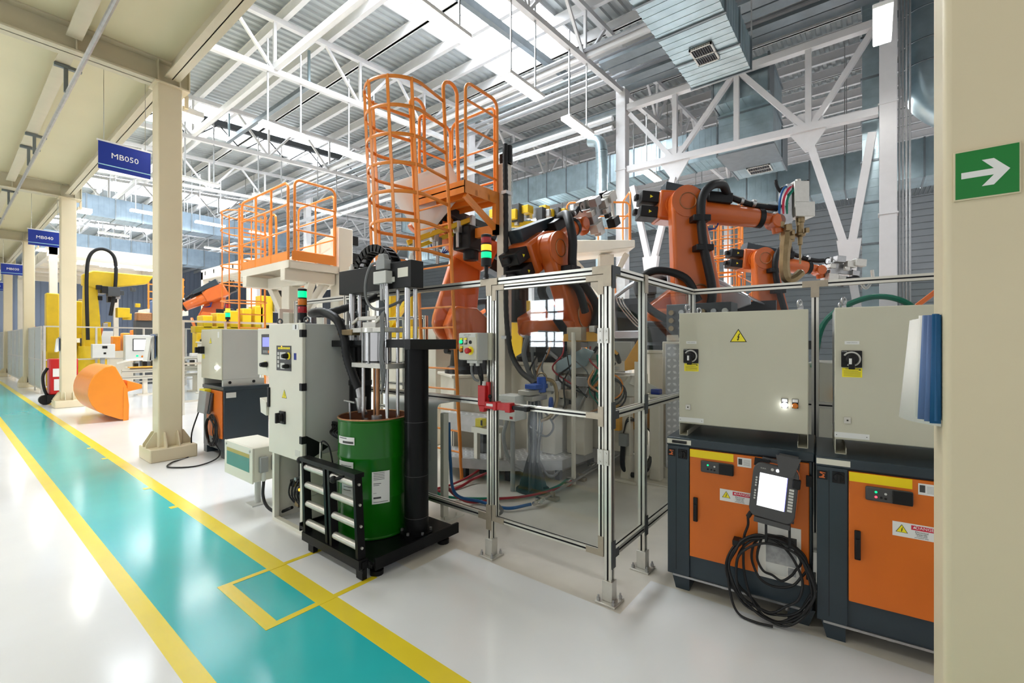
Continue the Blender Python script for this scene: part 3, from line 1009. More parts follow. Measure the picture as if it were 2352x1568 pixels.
b = MB(); b.box(2.36, 2.42, 2.19, 2.29, 1.395, 1.416); b.cyl((2.39, 2.27, 1.375), (2.39, 2.27, 1.395), .015, 10); b.cyl((2.39, 2.21, 1.375), (2.39, 2.21, 1.395), .015, 10)
O('gland_box', b, 'lightgrey_plastic', ob, bev=.003)
b = MB(); b.tube(spl([(2.39, 2.27, 1.38), (2.39, 2.27, 1.33), (2.40, 2.25, 1.28), (2.42, 2.225, 1.265)]), .009, 8)
O('conduit', b, 'cable_grey', ob)
b = MB(); b.tube(spl([(2.40, 2.23, 1.40), (2.40, 2.215, 1.33), (2.42, 2.20, 1.26), (2.434, 2.19, 1.24)]), .006, 8); b.tube(spl([(2.41, 2.22, 1.40), (2.42, 2.2, 1.32), (2.45, 2.225, 1.2), (2.46, 2.23, 1.12)]), .012, 8)
O('cable', b, 'rubber', ob)

def stack_light(x, y, z, cols, label, h=.32, r=.037, stem=.06):
    t = T('stack_light', label, 'signal lamp', (x, y, z))
    b = MB(); b.lathe((x, y, z), [(r * .95, 0), (r * .55, .01), (r * .35, stem * .5), (r * .4, stem), (r, stem + .005), (r, stem + .06), (r * .95, stem + .062)], 20)
    O('base', b, 'black_plastic', t)
    zz = z + stem + .062
    sg = (h - stem - .075) / len(cols)
    for c, nm in cols:
        b = MB(); b.lathe((x, y, zz), [(r * .93, 0), (r, .004), (r, sg - .012), (r * .93, sg - .010)], 20)
        s_ = O('lens', b, c, t); s_['label'] = nm
        b = MB(); b.lathe((x, y, zz + sg - .010), [(r * .96, 0), (r * .96, .010)], 20)
        O('collar', b, 'black_plastic', t)
        zz += sg
    b = MB(); b.lathe((x, y, zz), [(r, 0), (r, .008), (r * .7, .013), (0, .013)], 20)
    O('cap', b, 'black_plastic', t)
    return t
stack_light(2.47, 2.20, 2.001, [('led_green', 'lit green lens'), ('led_amber', 'lit amber lens'), ('lens_red', 'dark red lens')], 'tall signal lamp with amber and green lit on the fence top', .325, .038, .09)

# ------------------------------------------------------------------ robot controllers and the cabinets on top of them
def danger_sign(t, x, y0, y1, z0, z1):
    b = MB()
    b.box(x - .0012, x, y0, y1, z0, z1, 0)
    W, Hh = y1 - y0, z1 - z0
    ly = y1 - .42 * W
    xs = x - .002
    b.add([(xs, ly, z1 - .006), (xs, y0 + .004, z1 - .006), (xs, y0 + .004, z1 - .40 * Hh), (xs, ly, z1 - .40 * Hh)], [(0, 1, 2, 3)], 1)
    cy, cz = y1 - .21 * W, z0 + .48 * Hh
    tri(b, xs, cy, cz, .38 * Hh)
    b.text('\u25B2DANGER' if False else 'DANGER', (xs - .0004, (ly + y0) / 2 - .007, z1 - .21 * Hh), NY, UP, .014, 0)
    yy = ly - .012
    b.add([(xs - .0004, yy + .006, z1 - .29 * Hh), (xs - .0004, yy - .006, z1 - .29 * Hh), (xs - .0004, yy, z1 - .13 * Hh)], [(0, 1, 2)], 0)
    for i, (tx, h) in enumerate((('Electrical', .0095), ('hazards.', .0095), ('Authorized', .006), ('personnel only.', .006))):
        b.text(tx, (xs, ly - .038, z1 - (.50, .64, .77, .88)[i] * Hh), NY, UP, h, 4)
    return O('danger_label', b, ['white', 'danger_red', 'label_yellow', 'black_plastic', 'print_dark'], t)
def tri(b, x, cy, cz, r, mi_y=2, mi_b=3, border=.14):
    k = math.sqrt(3) / 2
    for s_, mi, dx in ((1.0, mi_b, 0), (1 - border, mi_y, .0006)):
        R_ = r * s_
        b.add([(x - dx, cy + k * R_, cz - R_ / 2), (x - dx, cy - k * R_, cz - R_ / 2), (x - dx, cy, cz + R_)], [(0, 1, 2)], mi)
    bolt = [(.12, .62), (-.16, .05), (.0, .08), (-.12, -.22), (-.2, -.16), (-.08, -.42), (.1, -.2), (.02, -.18), (.2, .2), (.03, .17), (.26, .62)]
    b.add([(x - .0012, cy - a * r * .75, cz + c * r * .8 - .02 * r) for a, c in bolt], [tuple(range(len(bolt)))], mi_b)

def controller(label, loc, rz, red_led, handle_cut):
    t = T('robot_controller', label, 'robot controller')
    W, D = .768, .56
    b = MB(); b.box(.006, D, .004, W - .004, .09, .90)
    O('body', b, 'kuka_dark', t, bev=.004)
    b = MB(); b.box(-.012, D + .01, -.006, W + .004, .90, .952)
    O('top_cover', b, 'kuka_dark', t, bev=.006)
    for y in (.02, W - .125):
        b = MB(); b.prism([(0, 0), (.08, 0), (.105, .09), (-.0, .09)] if y > .3 else [(.0, 0), (.1, 0), (.1, .09), (-.03, .09)], (.02, y, 0), PY, UP, PX * .5)
        O('foot', b, 'kuka_dark', t)
    b = MB(); b.box(-.004, .006, .02, W - .03, .085, .097)
    O('base_strip', b, 'steel_dull', t)
    b = MB(); b.box(-.012, .006, .636, W - .002, .10, .90)
    sp = O('switch_column', b, 'kuka_dark', t, bev=.003)
    b = MB(); b.box(-.0125, -.0115, .712, .7145, .13, .885)
    O('seam', b, 'black_plastic', sp)
    b = MB(); b.box(-.018, -.012, .72, .764, .835, .878); 
    ic = [(-.016, -.017), (.012, -.017), (.012, -.011), (.006, -.009), (.012, .002), (-.006, .013), (.014, .011), (.015, .015), (-.012, .019), (-.013, .011), (.003, .002), (-.006, -.009), (-.016, -.011)]
    b.add([(-.0185, .742 - a * .9, .857 + c * .9) for a, c in ic], [tuple(range(len(ic)))], 1)
    O('logo_plate', b, ['black_plastic', 'robot_orange'], sp)
    b = MB(); b.box(-.02, -.012, .648, .70, .825, .882); b.lathe((-.02, .674, .855), [(.021, 0), (.021, .012), (.012, .014), (0, .014)], 18, NX); b.box(-.046, -.03, .668, .680, .835, .875)
    O('main_switch', b, 'black_plastic', sp, bev=.002)
    b = MB(); b.box(-.016, -.012, .625, W, .913, .942, 0)
    b.tube([(-.02, .65, .927), (-.02, .735, .927)], .009, 8, 1) if handle_cut else None
    O('label_plate', b, ['cab_white', 'black_plastic'], t)
    b = MB(); b.box(-.018, .004, .018, .632, .236, .893)
    dr = O('door', b, 'door_orange', t, bev=.004)
    b = MB(); b.box(-.0195, -.018, .388, .630, .846, .892)
    O('yellow_tape', b, 'tape_yellow', dr)
    b = MB(); b.box(-.034, -.018, .385, .566, .765, .835)
    cp = O('control_panel', b, 'pendant_grey', dr, bev=.010)
    b = MB(); b.box(-.040, -.034, .388, .463, .768, .832)
    O('flap', b, 'black_plastic', cp, bev=.004)
    for (y, z, m_) in [(.525, .812, 'led_green'), (.488, .808, 'lens_white'), (.525, .788, 'led_red' if red_led else 'black_plastic'), (.505, .788, 'black_plastic'), (.488, .786, 'black_plastic')]:
        b = MB(); b.lathe((-.034, y, z), [(.0055, 0), (.0055, .002), (0, .003)], 12, NX)
        O('indicator', b, m_, cp)
    b = MB(); b.box(-.0195, -.018, .295, .367, .826, .879, 0); b.box(-.0200, -.0195, .342, .362, .838, .872, 1)
    for k in range(6):
        b.box(-.0200, -.0195, .302, .336, .836 + k * .006, .838 + k * .006, 2)
    O('notice_label', b, ['white', 'print_dark', 'paper_print'], dr)
    danger_sign(dr, -.018, .297 - .0, .461, .612, .681)
    b = MB(); b.box(-.034, -.018, .584, .609, .458, .604); b.box(-.044, -.034, .587, .606, .47, .565)
    O('handle', b, 'black_plastic', dr, bev=.004)
    for z in (.80, .30):
        b = MB(); b.box(-.028, -.014, .004, .032, z - .03, z + .03)
        O('hinge', b, 'black_plastic', dr, bev=.002)
    b = MB(); b.box(.1, .35, .44, .47, .03, .09); b.box(.02, .06, .11, .13, .05, .09)
    O('under_fitting', b, 'steel_dull', t)
    t.location = loc
    t.rotation_euler = (0, 0, rz)
    return t
RZ = math.radians(4.5)
kc = controller('orange door robot controller with the teach pendant hung on it', (2.93, .254, 0), RZ, False, True)
controller('orange door robot controller half hidden by the big cream pillar', (2.935, -.53, 0), math.radians(4.7), True, False)

def top_cabinet(label, loc, rz, full):
    t = T('electrical_cabinet', label, 'cabinet', (0, 0, .952))
    W, D, z0, z1 = .692, .46, 1.03, 1.73
    b = MB(); b.box(.014, D, 0, W, z0, z1)
    O('body', b, 'cab_side', t, bev=.005)
    b = MB(); b.box(0, .014, -.002, W + .002, z0 - .002, z1 + .001)
    dr = O('door', b, 'cab_grey', t, bev=.005)
    for y in (0, W - .05):
        b = MB(); s_ = .003
        b.box(0, D + .08, y, y + .05, .952, .955)
        if y == 0:
            b.box(0, D + .08, y, y + s_, .952, z0 - .002); b.box(0, D + .08, y + .05 - s_, y + .05, .952, .985)
        else:
            b.box(0, D + .08, y + .05 - s_, y + .05, .952, z0 - .002); b.box(0, D + .08, y, y + s_, .952, .985)
        O('mounting_channel', b, 'cab_grey', t)
    if full:
        b = MB(); tri(b, -.0012, .351, 1.573, .053, 0, 1)
        O('warning_triangle', b, ['label_yellow', 'black_plastic'], dr)
        for (y, m_, n_) in ((.112, 'led_white', 'lit white lamp'), (.061, 'lens_amber', 'orange lamp')):
            b = MB(); b.box(-.004, 0, y - .015, y + .015, 1.172, 1.225); b.box(-.005, -.004, y - .013, y + .013, 1.206, 1.223, 1)
            hp = O('lamp_plate', b, ['black_plastic', 'white'], dr)
            b = MB(); b.lathe((-.004, y, 1.187), [(.0155, 0), (.0155, .012), (.011, .017), (0, .018)], 18, NX)
            q = O('indicator_lamp', b, m_, hp); q['label'] = n_
    b = MB(); b.box(-.0015, 0, .588, .650, 1.535, 1.552); b.text('MAIN SWITCH', (-.0019, .619, 1.5435), NY, UP, .005, 1)
    O('name_strip', b, ['white', 'print_dark'], dr)
    b = MB(); b.box(-.012, 0, .577, .665, 1.414, 1.502)
    sw = O('rotary_switch', b, 'black_plastic', dr, bev=.003)
    b = MB(); b.ring((-.0125, .621, 1.458), NX, .035, .005, 20, 6, a0=0, a1=270, u=(0, .5, -.86))
    O('scale_ring', b, 'lightgrey_plastic', sw)
    b = MB(); b.lathe((-.012, .621, 1.458), [(.027, 0), (.026, .022), (.02, .026), (0, .026)], 20, NX); b.box(-.05, -.03, .609, .635, 1.405, 1.47)
    kn = O('knob', b, 'black_plastic', sw, bev=.002)
    b = MB(); b.box(-.0515, -.05, .622, .634, 1.432, 1.462)
    O('pointer', b, 'white', kn)
    b = MB(); b.text('EATON', (-.0128, .652, 1.497), NY, UP, .005, 0)
    O('maker_mark', b, 'white', sw)
    b = MB(); b.box(-.0015, 0, .576, .661, 1.362, 1.411, 0); b.box(-.0018, -.0015, .59, .647, 1.404, 1.4065, 1)
    for k in range(5):
        b.box(-.0018, -.0015, .582 + .01 * (k == 4), .655, 1.368 + .0065 * k, 1.3695 + .0065 * k, 1)
    b.add([(-.002, .592, 1.3985), (-.002, .580, 1.3985), (-.002, .586, 1.408)], [(0, 1, 2)], 1)
    O('caution_label', b, ['label_yellow', 'print_dark'], dr)
    b = MB(); b.box(-.006, 0, .624, .653, 1.118, 1.150); b.lathe((-.006, .638, 1.134), [(.009, 0), (.009, .003), (0, .003)], 14, NX); b.box(-.0095, -.009, .634, .642, 1.130, 1.138, 1)
    O('lock', b, ['zinc', 'black_plastic'], dr, bev=.001)
    b = MB(); b.box(-.0025, -.0005, .546, .694, 1.040, 1.068)
    for y in (.555, .683):
        b.box(-.003, -.0025, y, y + .004, 1.051, 1.055, 1)
    O('name_plate', b, ['white', 'print_dark'], dr)
    for (x, y) in ((.05, .04), (.05, W - .04), (D - .05, .04), (D - .05, W - .04)):
        b = MB(); b.cyl((x, y, z1), (x, y, z1 + .014), .012, 10); b.ring((x, y, z1 + .036), (0.5, 1, 0), .02, .006, 20, 8)
        O('lifting_eye', b, 'steel_dull', t)
    t.location = (loc[0], loc[1], .952)
    t.rotation_euler = (0, 0, rz)
    return t
top_cabinet('grey electrical cabinet with a yellow lightning triangle on its door', (3.017, .286), math.radians(5.2), True)
top_cabinet('grey electrical cabinet cut off by the big cream pillar', (3.04, -.528), math.radians(4.7), False)

# teach pendant, its coiled cable and the instruction sheet (in the controller's frame, then placed)
MC = Matrix.Translation((2.93, .254, 0)) @ Matrix.Rotation(RZ, 4, 'Z')
def place(t):
    t.location = (2.93, .254, 0)
    t.rotation_euler = (0, 0, RZ)
    for c in [t] + list(t.children_recursive):
        if c.type == 'MESH' and t.type == 'EMPTY':
            for v in c.data.vertices:
                pass
tp = T('teach_pendant', 'grey robot teach pendant with a lit white screen hanging on controller', 'control pendant')
ca, sa = math.cos(math.radians(5)), math.sin(math.radians(5))
pu, pv = V((0, -ca, -sa)), V((.10, -sa, ca)).normalized()   # right, up
pn = pu.cross(pv).normalized()
if pn.x > 0:
    pn = -pn
pc = V((-.105, .182, .735))
def pp(a, c, d=0):
    return pc + pu * a + pv * c + pn * d
out = []
for (cx, cy, r, a0) in ((.085, .10, .05, 0), (-.075, .10, .05, 90), (-.08, -.105, .045, 180), (.085, -.105, .05, 270)):
    for k in range(6):
        a = math.radians(a0 + 90 * k / 5)
        out.append((cx + (r * math.cos(a)) * .62, cy + r * math.sin(a) * .9))
out = [(a * (1.0 - .10 * (abs(c) / .15) ** 3), c) for a, c in out]
b = MB(); b.prism(out, pp(0, 0, -.02), pu, pv, pn * .04)
O('case', b, 'pendant_grey', tp, bev=.006)
b = MB(); b.prism([(a * 1.03, c * 1.03) for a, c in out], pp(0, 0, -.032), pu, pv, pn * .012)
O('rubber_rim', b, 'robot_orange', tp, bev=.004)
def pbox(b, a0, a1, c0, c1, d0, d1, mi=0):
    return b.obox(pp((a0 + a1) / 2, (c0 + c1) / 2, (d0 + d1) / 2), pu * (a1 - a0) / 2, pv * (c1 - c0) / 2, pn * (d1 - d0) / 2, mi)
b = MB(); pbox(b, -.068, .060, -.085, .092, .02, .0215); pbox(b, .0595, .0625, -.085, .092, .0202, .0217, 1)
O('screen', b, ['screen', 'screen_edge'], tp)
b = MB()
for k in range(8):
    c = .034 - k * .0155 if k < 8 else 0
    pbox(b, .074, .096, c - .0055, c + .0055, .02, .0235)
O('key_row', b, 'lightgrey_plastic', tp)
b = MB()
for c in (.062, .048, .034, .020, -.008, -.022, -.036, -.050):
    b.lathe(pp(-.082, c, .02), [(.005, 0), (.005, .003), (0, .003)], 10, pn)
O('side_button', b, 'lightgrey_plastic', tp)
b = MB(); b.lathe(pp(-.012, .12, .02), [(.0075, 0), (.0075, .003), (0, .003)], 12, pn); b.lathe(pp(.013, .12, .02), [(.0075, 0), (.0075, .003), (0, .003)], 12, pn, 1)
O('top_button', b, ['lens_white', 'led_white'], tp)
b = MB(); b.text('KUKA', pp(-.055, .118, .0205), pu, pv, .007)
O('maker_mark', b, 'lightgrey_plastic', tp)
b = MB(); pbox(b, .085, .122, .045, .095, -.01, .03)
O('key_knob', b, 'black_plastic', tp, bev=.006)
b = MB(); b.prism([(-.058, 0), (.058, 0), (.03, -.105), (-.03, -.105)], pp(.055, .205, .032), pu, pv, pn * .004); pbox(b, .01, .1, .195, .207, -.06, .034)
O('holder_tongue', b, 'pendant_grey', tp)
b = MB(); pbox(b, -.075, .095, -.175, -.148, -.03, .024); pbox(b, -.07, .11, -.15, .17, -.055, -.035)
O('holder_shelf', b, 'pendant_grey', tp, bev=.003)
b = MB(); pbox(b, -.105, -.03, .12, .16, -.045, -.02)
O('hanging_bracket', b, 'black_plastic', tp)
b = MB(); b.tube([pp(-.092, -.135, -.0), pp(-.105, -.165, -.0)], .012, 10)
O('cable_boot', b, 'rubber', tp)
tp.location = (2.93, .254, 0); tp.rotation_euler = (0, 0, RZ)

cc = T('coiled_cable', 'black pendant cable hung in loose coils down to the floor', 'cable')
b = MB()
x = -.075
pts = [pp(-.105, -.165), (x - .01, .305, .52), (x, .325, .45), (x + .01, .33, .36), (x, .325, .25), (x - .01, .29, .12), (x - .02, .22, .04), (x - .03, .12, .03), (x - .02, .03, .12), (x - .01, .0, .24), (x, .03, .38), (x, .10, .455), (x, .2, .475), (x + .01, .3, .44), (x + .01, .385, .36), (x, .41, .24), (x - .02, .39, .10), (x - .03, .35, .02), (x - .05, .27, .012), (x - .05, .18, .016)]
b.tube(spl(pts, 8), .0068, 8)
def loop(cy, cz, ry, rz_, x0, a0=0, n=14, tilt=0, pert=.012, seed=1):
    r = random.Random(seed)
    L = []
    for k in range(n):
        a = 2 * math.pi * k / n + a0
        L.append((x0 + r.uniform(-.012, .012) + tilt * math.sin(a), cy + (ry + r.uniform(-pert, pert)) * math.cos(a), cz + (rz_ + r.uniform(-pert, pert)) * math.sin(a)))
    return spl(L, 6, closed=True)
for (cy, cz, ry, rz_, x0, sd) in ((.205, .265, .205, .215, -.07, 1), (.20, .25, .195, .225, -.085, 2), (.185, .26, .18, .21, -.062, 3), (.165, .365, .105, .115, -.055, 4), (.16, .34, .125, .145, -.05, 5), (.225, .275, .17, .20, -.09, 6), (.185, .245, .185, .215, -.10, 7)):
    b.tube(loop(cy, cz, ry, rz_, x0, seed=sd), .0068, 8, closed=True)
O('cable', b, 'rubber', cc)
for (y, z) in ((.215, .50), (.105, .495)):
    b = MB(); b.box(-.10, -.095, y - .006, y + .006, z - .045, z + .10); b.box(-.10, -.03, y - .006, y + .006, z - .05, z - .042)
    O('cable_hook', b, 'binder_blue' if False else 'black_plastic', cc)
b = MB(); b.box(-.09, -.02, .345, .385, .39, .42)
O('cable_clip', b, 'black_plastic', cc, bev=.004)
cc.location = (2.93, .254, 0); cc.rotation_euler = (0, 0, RZ)

ps = T('instruction_sheet', 'printed sheet in a plastic sleeve behind the coiled cable', 'paper')
b = MB(); b.box(-.0215, -.0195, .055, .262, .225, .532)
O('sheet', b, 'paper', ps)
b = MB(); b.box(-.0225, -.0215, .075, .222, .415, .475, 0); b.box(-.0225, -.0215, .075, .222, .315, .414, 1); b.box(-.0225, -.0215, .12, .222, .255, .314, 2); b.box(-.0225, -.0215, .078, .116, .265, .31, 1)
O('printed_photo', b, ['print_dark', 'paper_print', 'lightgrey_plastic'], ps)
ps.location = (2.93, .254, 0); ps.rotation_euler = (0, 0, RZ)

# ------------------------------------------------------------------ on the pillars
es = T('exit_sign', 'green emergency sign with a white arrow on the big cream pillar', 'sign', (1.772, -.24, 1.94))
b = MB(); b.box(1.768, 1.775, -.304, -.176, 1.941, 2.078)
O('frame', b, 'cream', es, bev=.001)
b = MB(); b.box(1.767, 1.768, -.3005, -.1795, 1.945, 2.074)
O('panel', b, 'sign_green', es)
ar = [(.049, .007), (.049, -.010), (-.014, -.010), (.009, -.037), (-.014, -.037), (-.044, 0), (-.014, .034), (.009, .034), (-.014, .007)]
b = MB(); b.prism([(-a * -1, c) for a, c in ar], (1.7665, -.24, 2.01), PY, UP, PX * .0004)
O('arrow', b, 'white', es)

def flip_binder(x, y, z, label, s=1.0):
    t = T('document_binder', label, 'binder', (x, y, z))
    def leaf(a0, a1, m_, nm, dz0=0, dz1=0, L=.2, th=.0012, sag=.02):
        b = MB()
        n = 8
        for i in range(n + 1):
            u_ = i / n
            for zz in (0, 1):
                ang = math.radians(a0 + (a1 - a0) * u_)
                r_ = L * u_
                px_ = x + .02 + r_ * math.cos(ang) * .93
                py_ = y + r_ * math.sin(ang) + (0 if zz else sag * u_)
                b.v.append((px_, py_, z + (dz1 if zz else dz0) + (.302 if zz else 0)))
        for i in range(n):
            b.f.append((2 * i, 2 * i + 1, 2 * i + 3, 2 * i + 2)); b.m.append(0)
        o = O(nm, b, m_, t)
        sd = o.modifiers.new('thickness', 'SOLIDIFY'); sd.thickness = th
    b = MB(); b.box(x + .03, x + .23, y + .002, y + .008, z - .005, z + .305)
    O('back_cover', b, 'binder_blue', t)
    b = MB(); b.cyl((x + .022, y + .012, z - .005), (x + .022, y + .012, z + .305), .007, 10)
    O('spine', b, 'binder_blue', t)
    for i, (a0, a1, m_) in enumerate([(18, 6, 'binder_blue'), (22, 9, 'paper'), (27, 12, 'paper'), (33, 14, 'paper'), (40, 17, 'white'), (46, 19, 'paper')]):
        leaf(a0, a1, m_, 'sheet', dz0=-.004 * i, dz1=-.002 * i, L=.2 - .003 * i, sag=.012 + .003 * i)
    for i, (a_, m_) in enumerate(((70, 'paper'), (84, 'sheet_blue'), (98, 'sheet_blue'), (112, 'binder_blue'))):
        leaf(a_, a_ - 8, m_, 'sheet', dz0=-.004 * i, L=(.052, .040, .028, .020)[i], sag=.014 - .003 * i)
    return t
flip_binder(1.775, -.152, 1.325, 'blue binder of white sheets hung on the big cream pillar')
def wall_papers(y, label, n):
    t = T('document_holder', label, 'papers', (1.76, y, 1.3))
    for i in range(n):
        b = MB(); z0 = 1.33 - .012 * i
        dx = .012 + .016 * i
        b.prism([(0, 0), (.008 + .012 * i, 0), (.004, .31), (0, .31)], (1.772 - dx - .004, y - .11, z0), NX, UP, PY * .21)
        O('sheet', b, ['sheet_blue', 'paper', 'white', 'paper'][i % 4], t)
    b = MB(); b.box(1.752, 1.774, y - .115, y + .115, 1.62, 1.65)
    O('clip_bar', b, 'grey_plastic', t)
wall_papers(7.43, 'white sheets clipped to the nearest walkway column', 4)
wall_papers(15.03, 'white sheets clipped to the second walkway column', 3)
# ------------------------------------------------------------------ drum press
dp = T('drum_press', 'black drum press with chrome pump standing on a low black platform', 'press', (2.14, 3.07, 0))
b = MB(); b.box(1.77, 2.53, 2.56, 3.54, .075, .10); b.box(1.77, 2.53, 2.54, 2.56, .055, .135); b.box(1.77, 2.53, 3.54, 3.555, .055, .12)
O('platform', b, 'black_paint', dp, bev=.003)
b = MB()
for y in (2.62, 3.08, 3.44):
    b.box(1.80, 2.47, y, y + .07, .02, .075)
O('platform_skid', b, 'black_paint', dp)
for (x, y) in ((1.82, 2.6), (2.42, 2.6), (1.82, 3.5), (2.42, 3.5)):
    b = MB(); b.cyl((x, y, 0), (x, y, .03), .045, 14)
    O('platform_foot', b, 'black_paint', dp)
for y in (2.70, 3.435):
    b = MB(); b.cyl((2.24, y, .10), (2.24, y, 1.505), .09, 28)
    O('column', b, 'black_paint', dp)
    for z in (.24, .55, .95):
        b = MB(); b.lathe((2.24, y, z), [(.0912, 0), (.0912, .003)], 28)
        O('column_band', b, 'pendant_grey', dp)
    b = MB(); b.lathe((2.24, y, .10), [(.12, 0), (.12, .028), (.095, .03)], 28)
    fl_ = O('column_flange', b, 'black_paint', dp)
    for k in range(6):
        a = math.radians(60 * k + 15)
        b = MB(); b.cyl((2.24 + .106 * math.cos(a), y + .106 * math.sin(a), .128), (2.24 + .106 * math.cos(a), y + .106 * math.sin(a), .146), .011, 6)
        O('flange_bolt', b, 'steel_dull', fl_)
    b = MB()
    if y < 3:
        b.box(2.05, 2.44, 2.565, 2.82, 1.505, 1.565); b.box(2.02, 2.462, 2.50, 2.57, 1.492, 1.566)
    else:
        b.box(2.05, 2.44, 3.33, 3.565, 1.505, 1.56)
    O('column_head', b, 'black_plastic', dp, bev=.004)
    for dx, r in ((-.03, .022), (.045, .017)):
        b = MB(); b.cyl((2.2 + dx, y + .02, 1.56), (2.2 + dx, y + .02, 1.965), r, 18)
        O('lift_rod', b, 'steel', dp)
b = MB(); b.box(2.10, 2.15, 2.80, 3.36, 1.52, 1.555)
O('cross_strip', b, 'black_plastic', dp)
b = MB(); b.box(2.145, 2.262, 2.645, 3.61, 1.95, 2.15)
bm_ = O('cross_beam', b, 'black_plastic', dp, bev=.004)
b = MB(); b.box(2.143, 2.145, 2.68, 2.80, 2.03, 2.10)
O('rating_plate', b, 'cab_white', bm_)
for y in (2.71, 3.50):
    b = MB(); b.lathe((2.2, y, 2.15), [(.03, 0), (.03, .012), (.02, .014), (.02, .04), (.012, .042), (.012, .06)], 14)
    O('beam_cap_nut', b, 'zinc', bm_)
b = MB(); b.box(2.08, 2.143, 2.86, 3.02, 1.99, 2.085); b.box(2.135, 2.145, 2.83, 3.09, 2.0, 2.04)
jb = O('junction_box', b, 'lightgrey_plastic', dp, bev=.005)
b = MB(); b.box(2.09, 2.15, 2.89, 3.0, 2.10, 2.175); b.prism([(0, 0), (.1, 0), (.08, .045), (.02, .045)], (2.10, 2.90, 2.175), PY, UP, PX * .045)
O('plug_connector', b, 'grey_plastic', jb, bev=.004)
b = MB()
for y in (2.885, 2.91, 2.935, 2.96):
    b.cyl((2.11, y, 1.95), (2.11, y, 1.99), .010, 8)
for y in (2.9, 2.945):
    b.cyl((2.11, y, 1.865), (2.11, y, 1.95), .016, 10, r2=.019)
O('cable_gland', b, 'steel_dull', jb)
b = MB(); b.tube(spl([(2.11, 3.0, 2.16), (2.10, 3.08, 2.14), (2.09, 3.13, 2.02), (2.09, 3.12, 1.88), (2.10, 3.02, 1.80), (2.16, 2.88, 1.83), (2.28, 2.78, 1.92)]), .0115, 8)
O('hose', b, 'cable_grey', dp)
b = MB()
for k in range(4):
    o_ = .011 * k
    b.tube(spl([(2.11, 2.9 + .03 * (k % 2), 1.87), (2.10, 2.88, 1.80), (2.04, 2.83 + o_, 1.74), (2.02, 2.80 + o_, 1.62), (2.02, 2.815 + o_, 1.45), (2.03, 2.80 + o_, 1.35 - .04 * k), (2.05, 2.84 + o_, 1.22 - .02 * k)]), .006, 6)
O('cable', b, 'cable_grey', dp)
b = MB()
for k in range(22):                                        # plastic drag chain arching over the beam
    if k < 6:
        p, a = V((2.33, 3.60, 1.62 + .075 * k)), 90
    else:
        th_ = math.radians(180 - (k - 6) * 11)
        p, a = V((2.33, 3.33 - .27 * -math.cos(th_) * -1, 2.07 + .27 * math.sin(th_))), 0
        p = V((2.33, 3.33 - .27 * math.cos(th_), 2.07 + .27 * math.sin(th_)))
        a = math.degrees(th_) - 90
    d = V((0, 0, 1)) if k < 6 else V((0, math.sin(math.radians(180 - (k - 6) * 11)), math.cos(math.radians(180 - (k - 6) * 11)))).normalized()
    nrm = PX.cross(d)
    for s_ in (-.045, .045):
        b.obox(p + PX * s_, d * .034, nrm * .03, PX * .006)
    b.obox(p, d * .008, nrm * .028, PX * .045)
O('drag_chain', b, 'black_plastic', dp)
# pump
cx, cy = 2.12, 3.03
b = MB(); b.lathe((cx, cy, 1.385), [(.098, 0), (.098, .235)], 32)
pm = O('pump_cylinder', b, 'steel', dp)
b = MB()
for k in range(6):
    a = math.radians(60 * k + 200)
    b.cyl((cx + .106 * math.cos(a), cy + .106 * math.sin(a), 1.38), (cx + .106 * math.cos(a), cy + .106 * math.sin(a), 1.63), .007, 8)
O('tie_rod', b, 'steel_dull', pm)
b = MB(); b.box(2.03, 2.20, 2.80, 3.245, 1.62, 1.655); b.lathe((cx, cy, 1.618), [(.118, 0), (.118, .038)], 28)
O('top_plate', b, 'zinc', dp, bev=.003)
b = MB(); b.box(2.03, 2.20, 2.77, 3.235, 1.348, 1.385)
O('bottom_plate', b, 'zinc', dp, bev=.003)
b = MB(); b.ring((cx, cy, 1.395), UP, .1, .006, 24, 6)
O('strap', b, 'rubber', dp)
for (dx, dy, r, m_) in ((-.05, .105, .013, 'steel'), (-.05, -.20, .014, 'steel'), (.07, .105, .013, 'steel'), (.07, -.17, .013, 'steel'), (.0, .03, .009, 'copper'), (.0, -.015, .014, 'copper'), (.02, .065, .006, 'steel_dull')):
    b = MB(); b.cyl((cx + dx, cy + dy, .70), (cx + dx, cy + dy, 1.35 if abs(dy) < .1 else 1.62 if dy > 0 else 1.96), r, 12)
    O('pump_rod', b, m_, dp)
b = MB(); b.box(2.06, 2.19, 2.96, 3.13, 1.655, 1.70); b.lathe((2.1, 3.1, 1.70), [(.02, 0), (.02, .03), (.012, .05)], 12); b.box(2.06, 2.1, 2.95, 3.19, 1.715, 1.745)
b.cyl((2.06, 3.19, 1.73), (2.06, 3.27, 1.69), .012, 10); b.cyl((2.07, 2.96, 1.70), (2.07, 2.90, 1.735), .016, 10); b.cyl((2.08, 3.08, 1.745), (2.08, 3.08, 1.79), .008, 8); b.cyl((2.08, 2.99, 1.745), (2.08, 2.99, 1.785), .007, 8)
O('valve_block', b, 'zinc', dp, bev=.003)
b = MB(); b.lathe((2.10, 3.0, .78), [(.06, 0), (.06, .12), (.04, .13), (.04, .2)], 16); b.box(2.05, 2.13, 2.88, 2.96, .86, .92); b.cyl((2.08, 3.11, .84), (2.08, 3.11, .95), .016, 10)
O('follower_head', b, 'steel_dull', dp)
hp = spl([(2.52, 3.46, 1.99), (2.42, 3.74, 1.90), (2.24, 3.93, 1.815), (2.06, 3.90, 1.80), (2.02, 3.66, 1.80), (2.03, 3.45, 1.73), (2.05, 3.37, 1.58), (2.07, 3.36, 1.42), (2.09, 3.31, 1.28), (2.11, 3.26, 1.17)], 10)
b = MB(); rr = [.034 + (.0035 if i % 2 else 0) for i in range(len(hp))]
b.tube(hp, rr, 14)
hs = O('delivery_hose', b, 'rubber', dp, smooth=60)
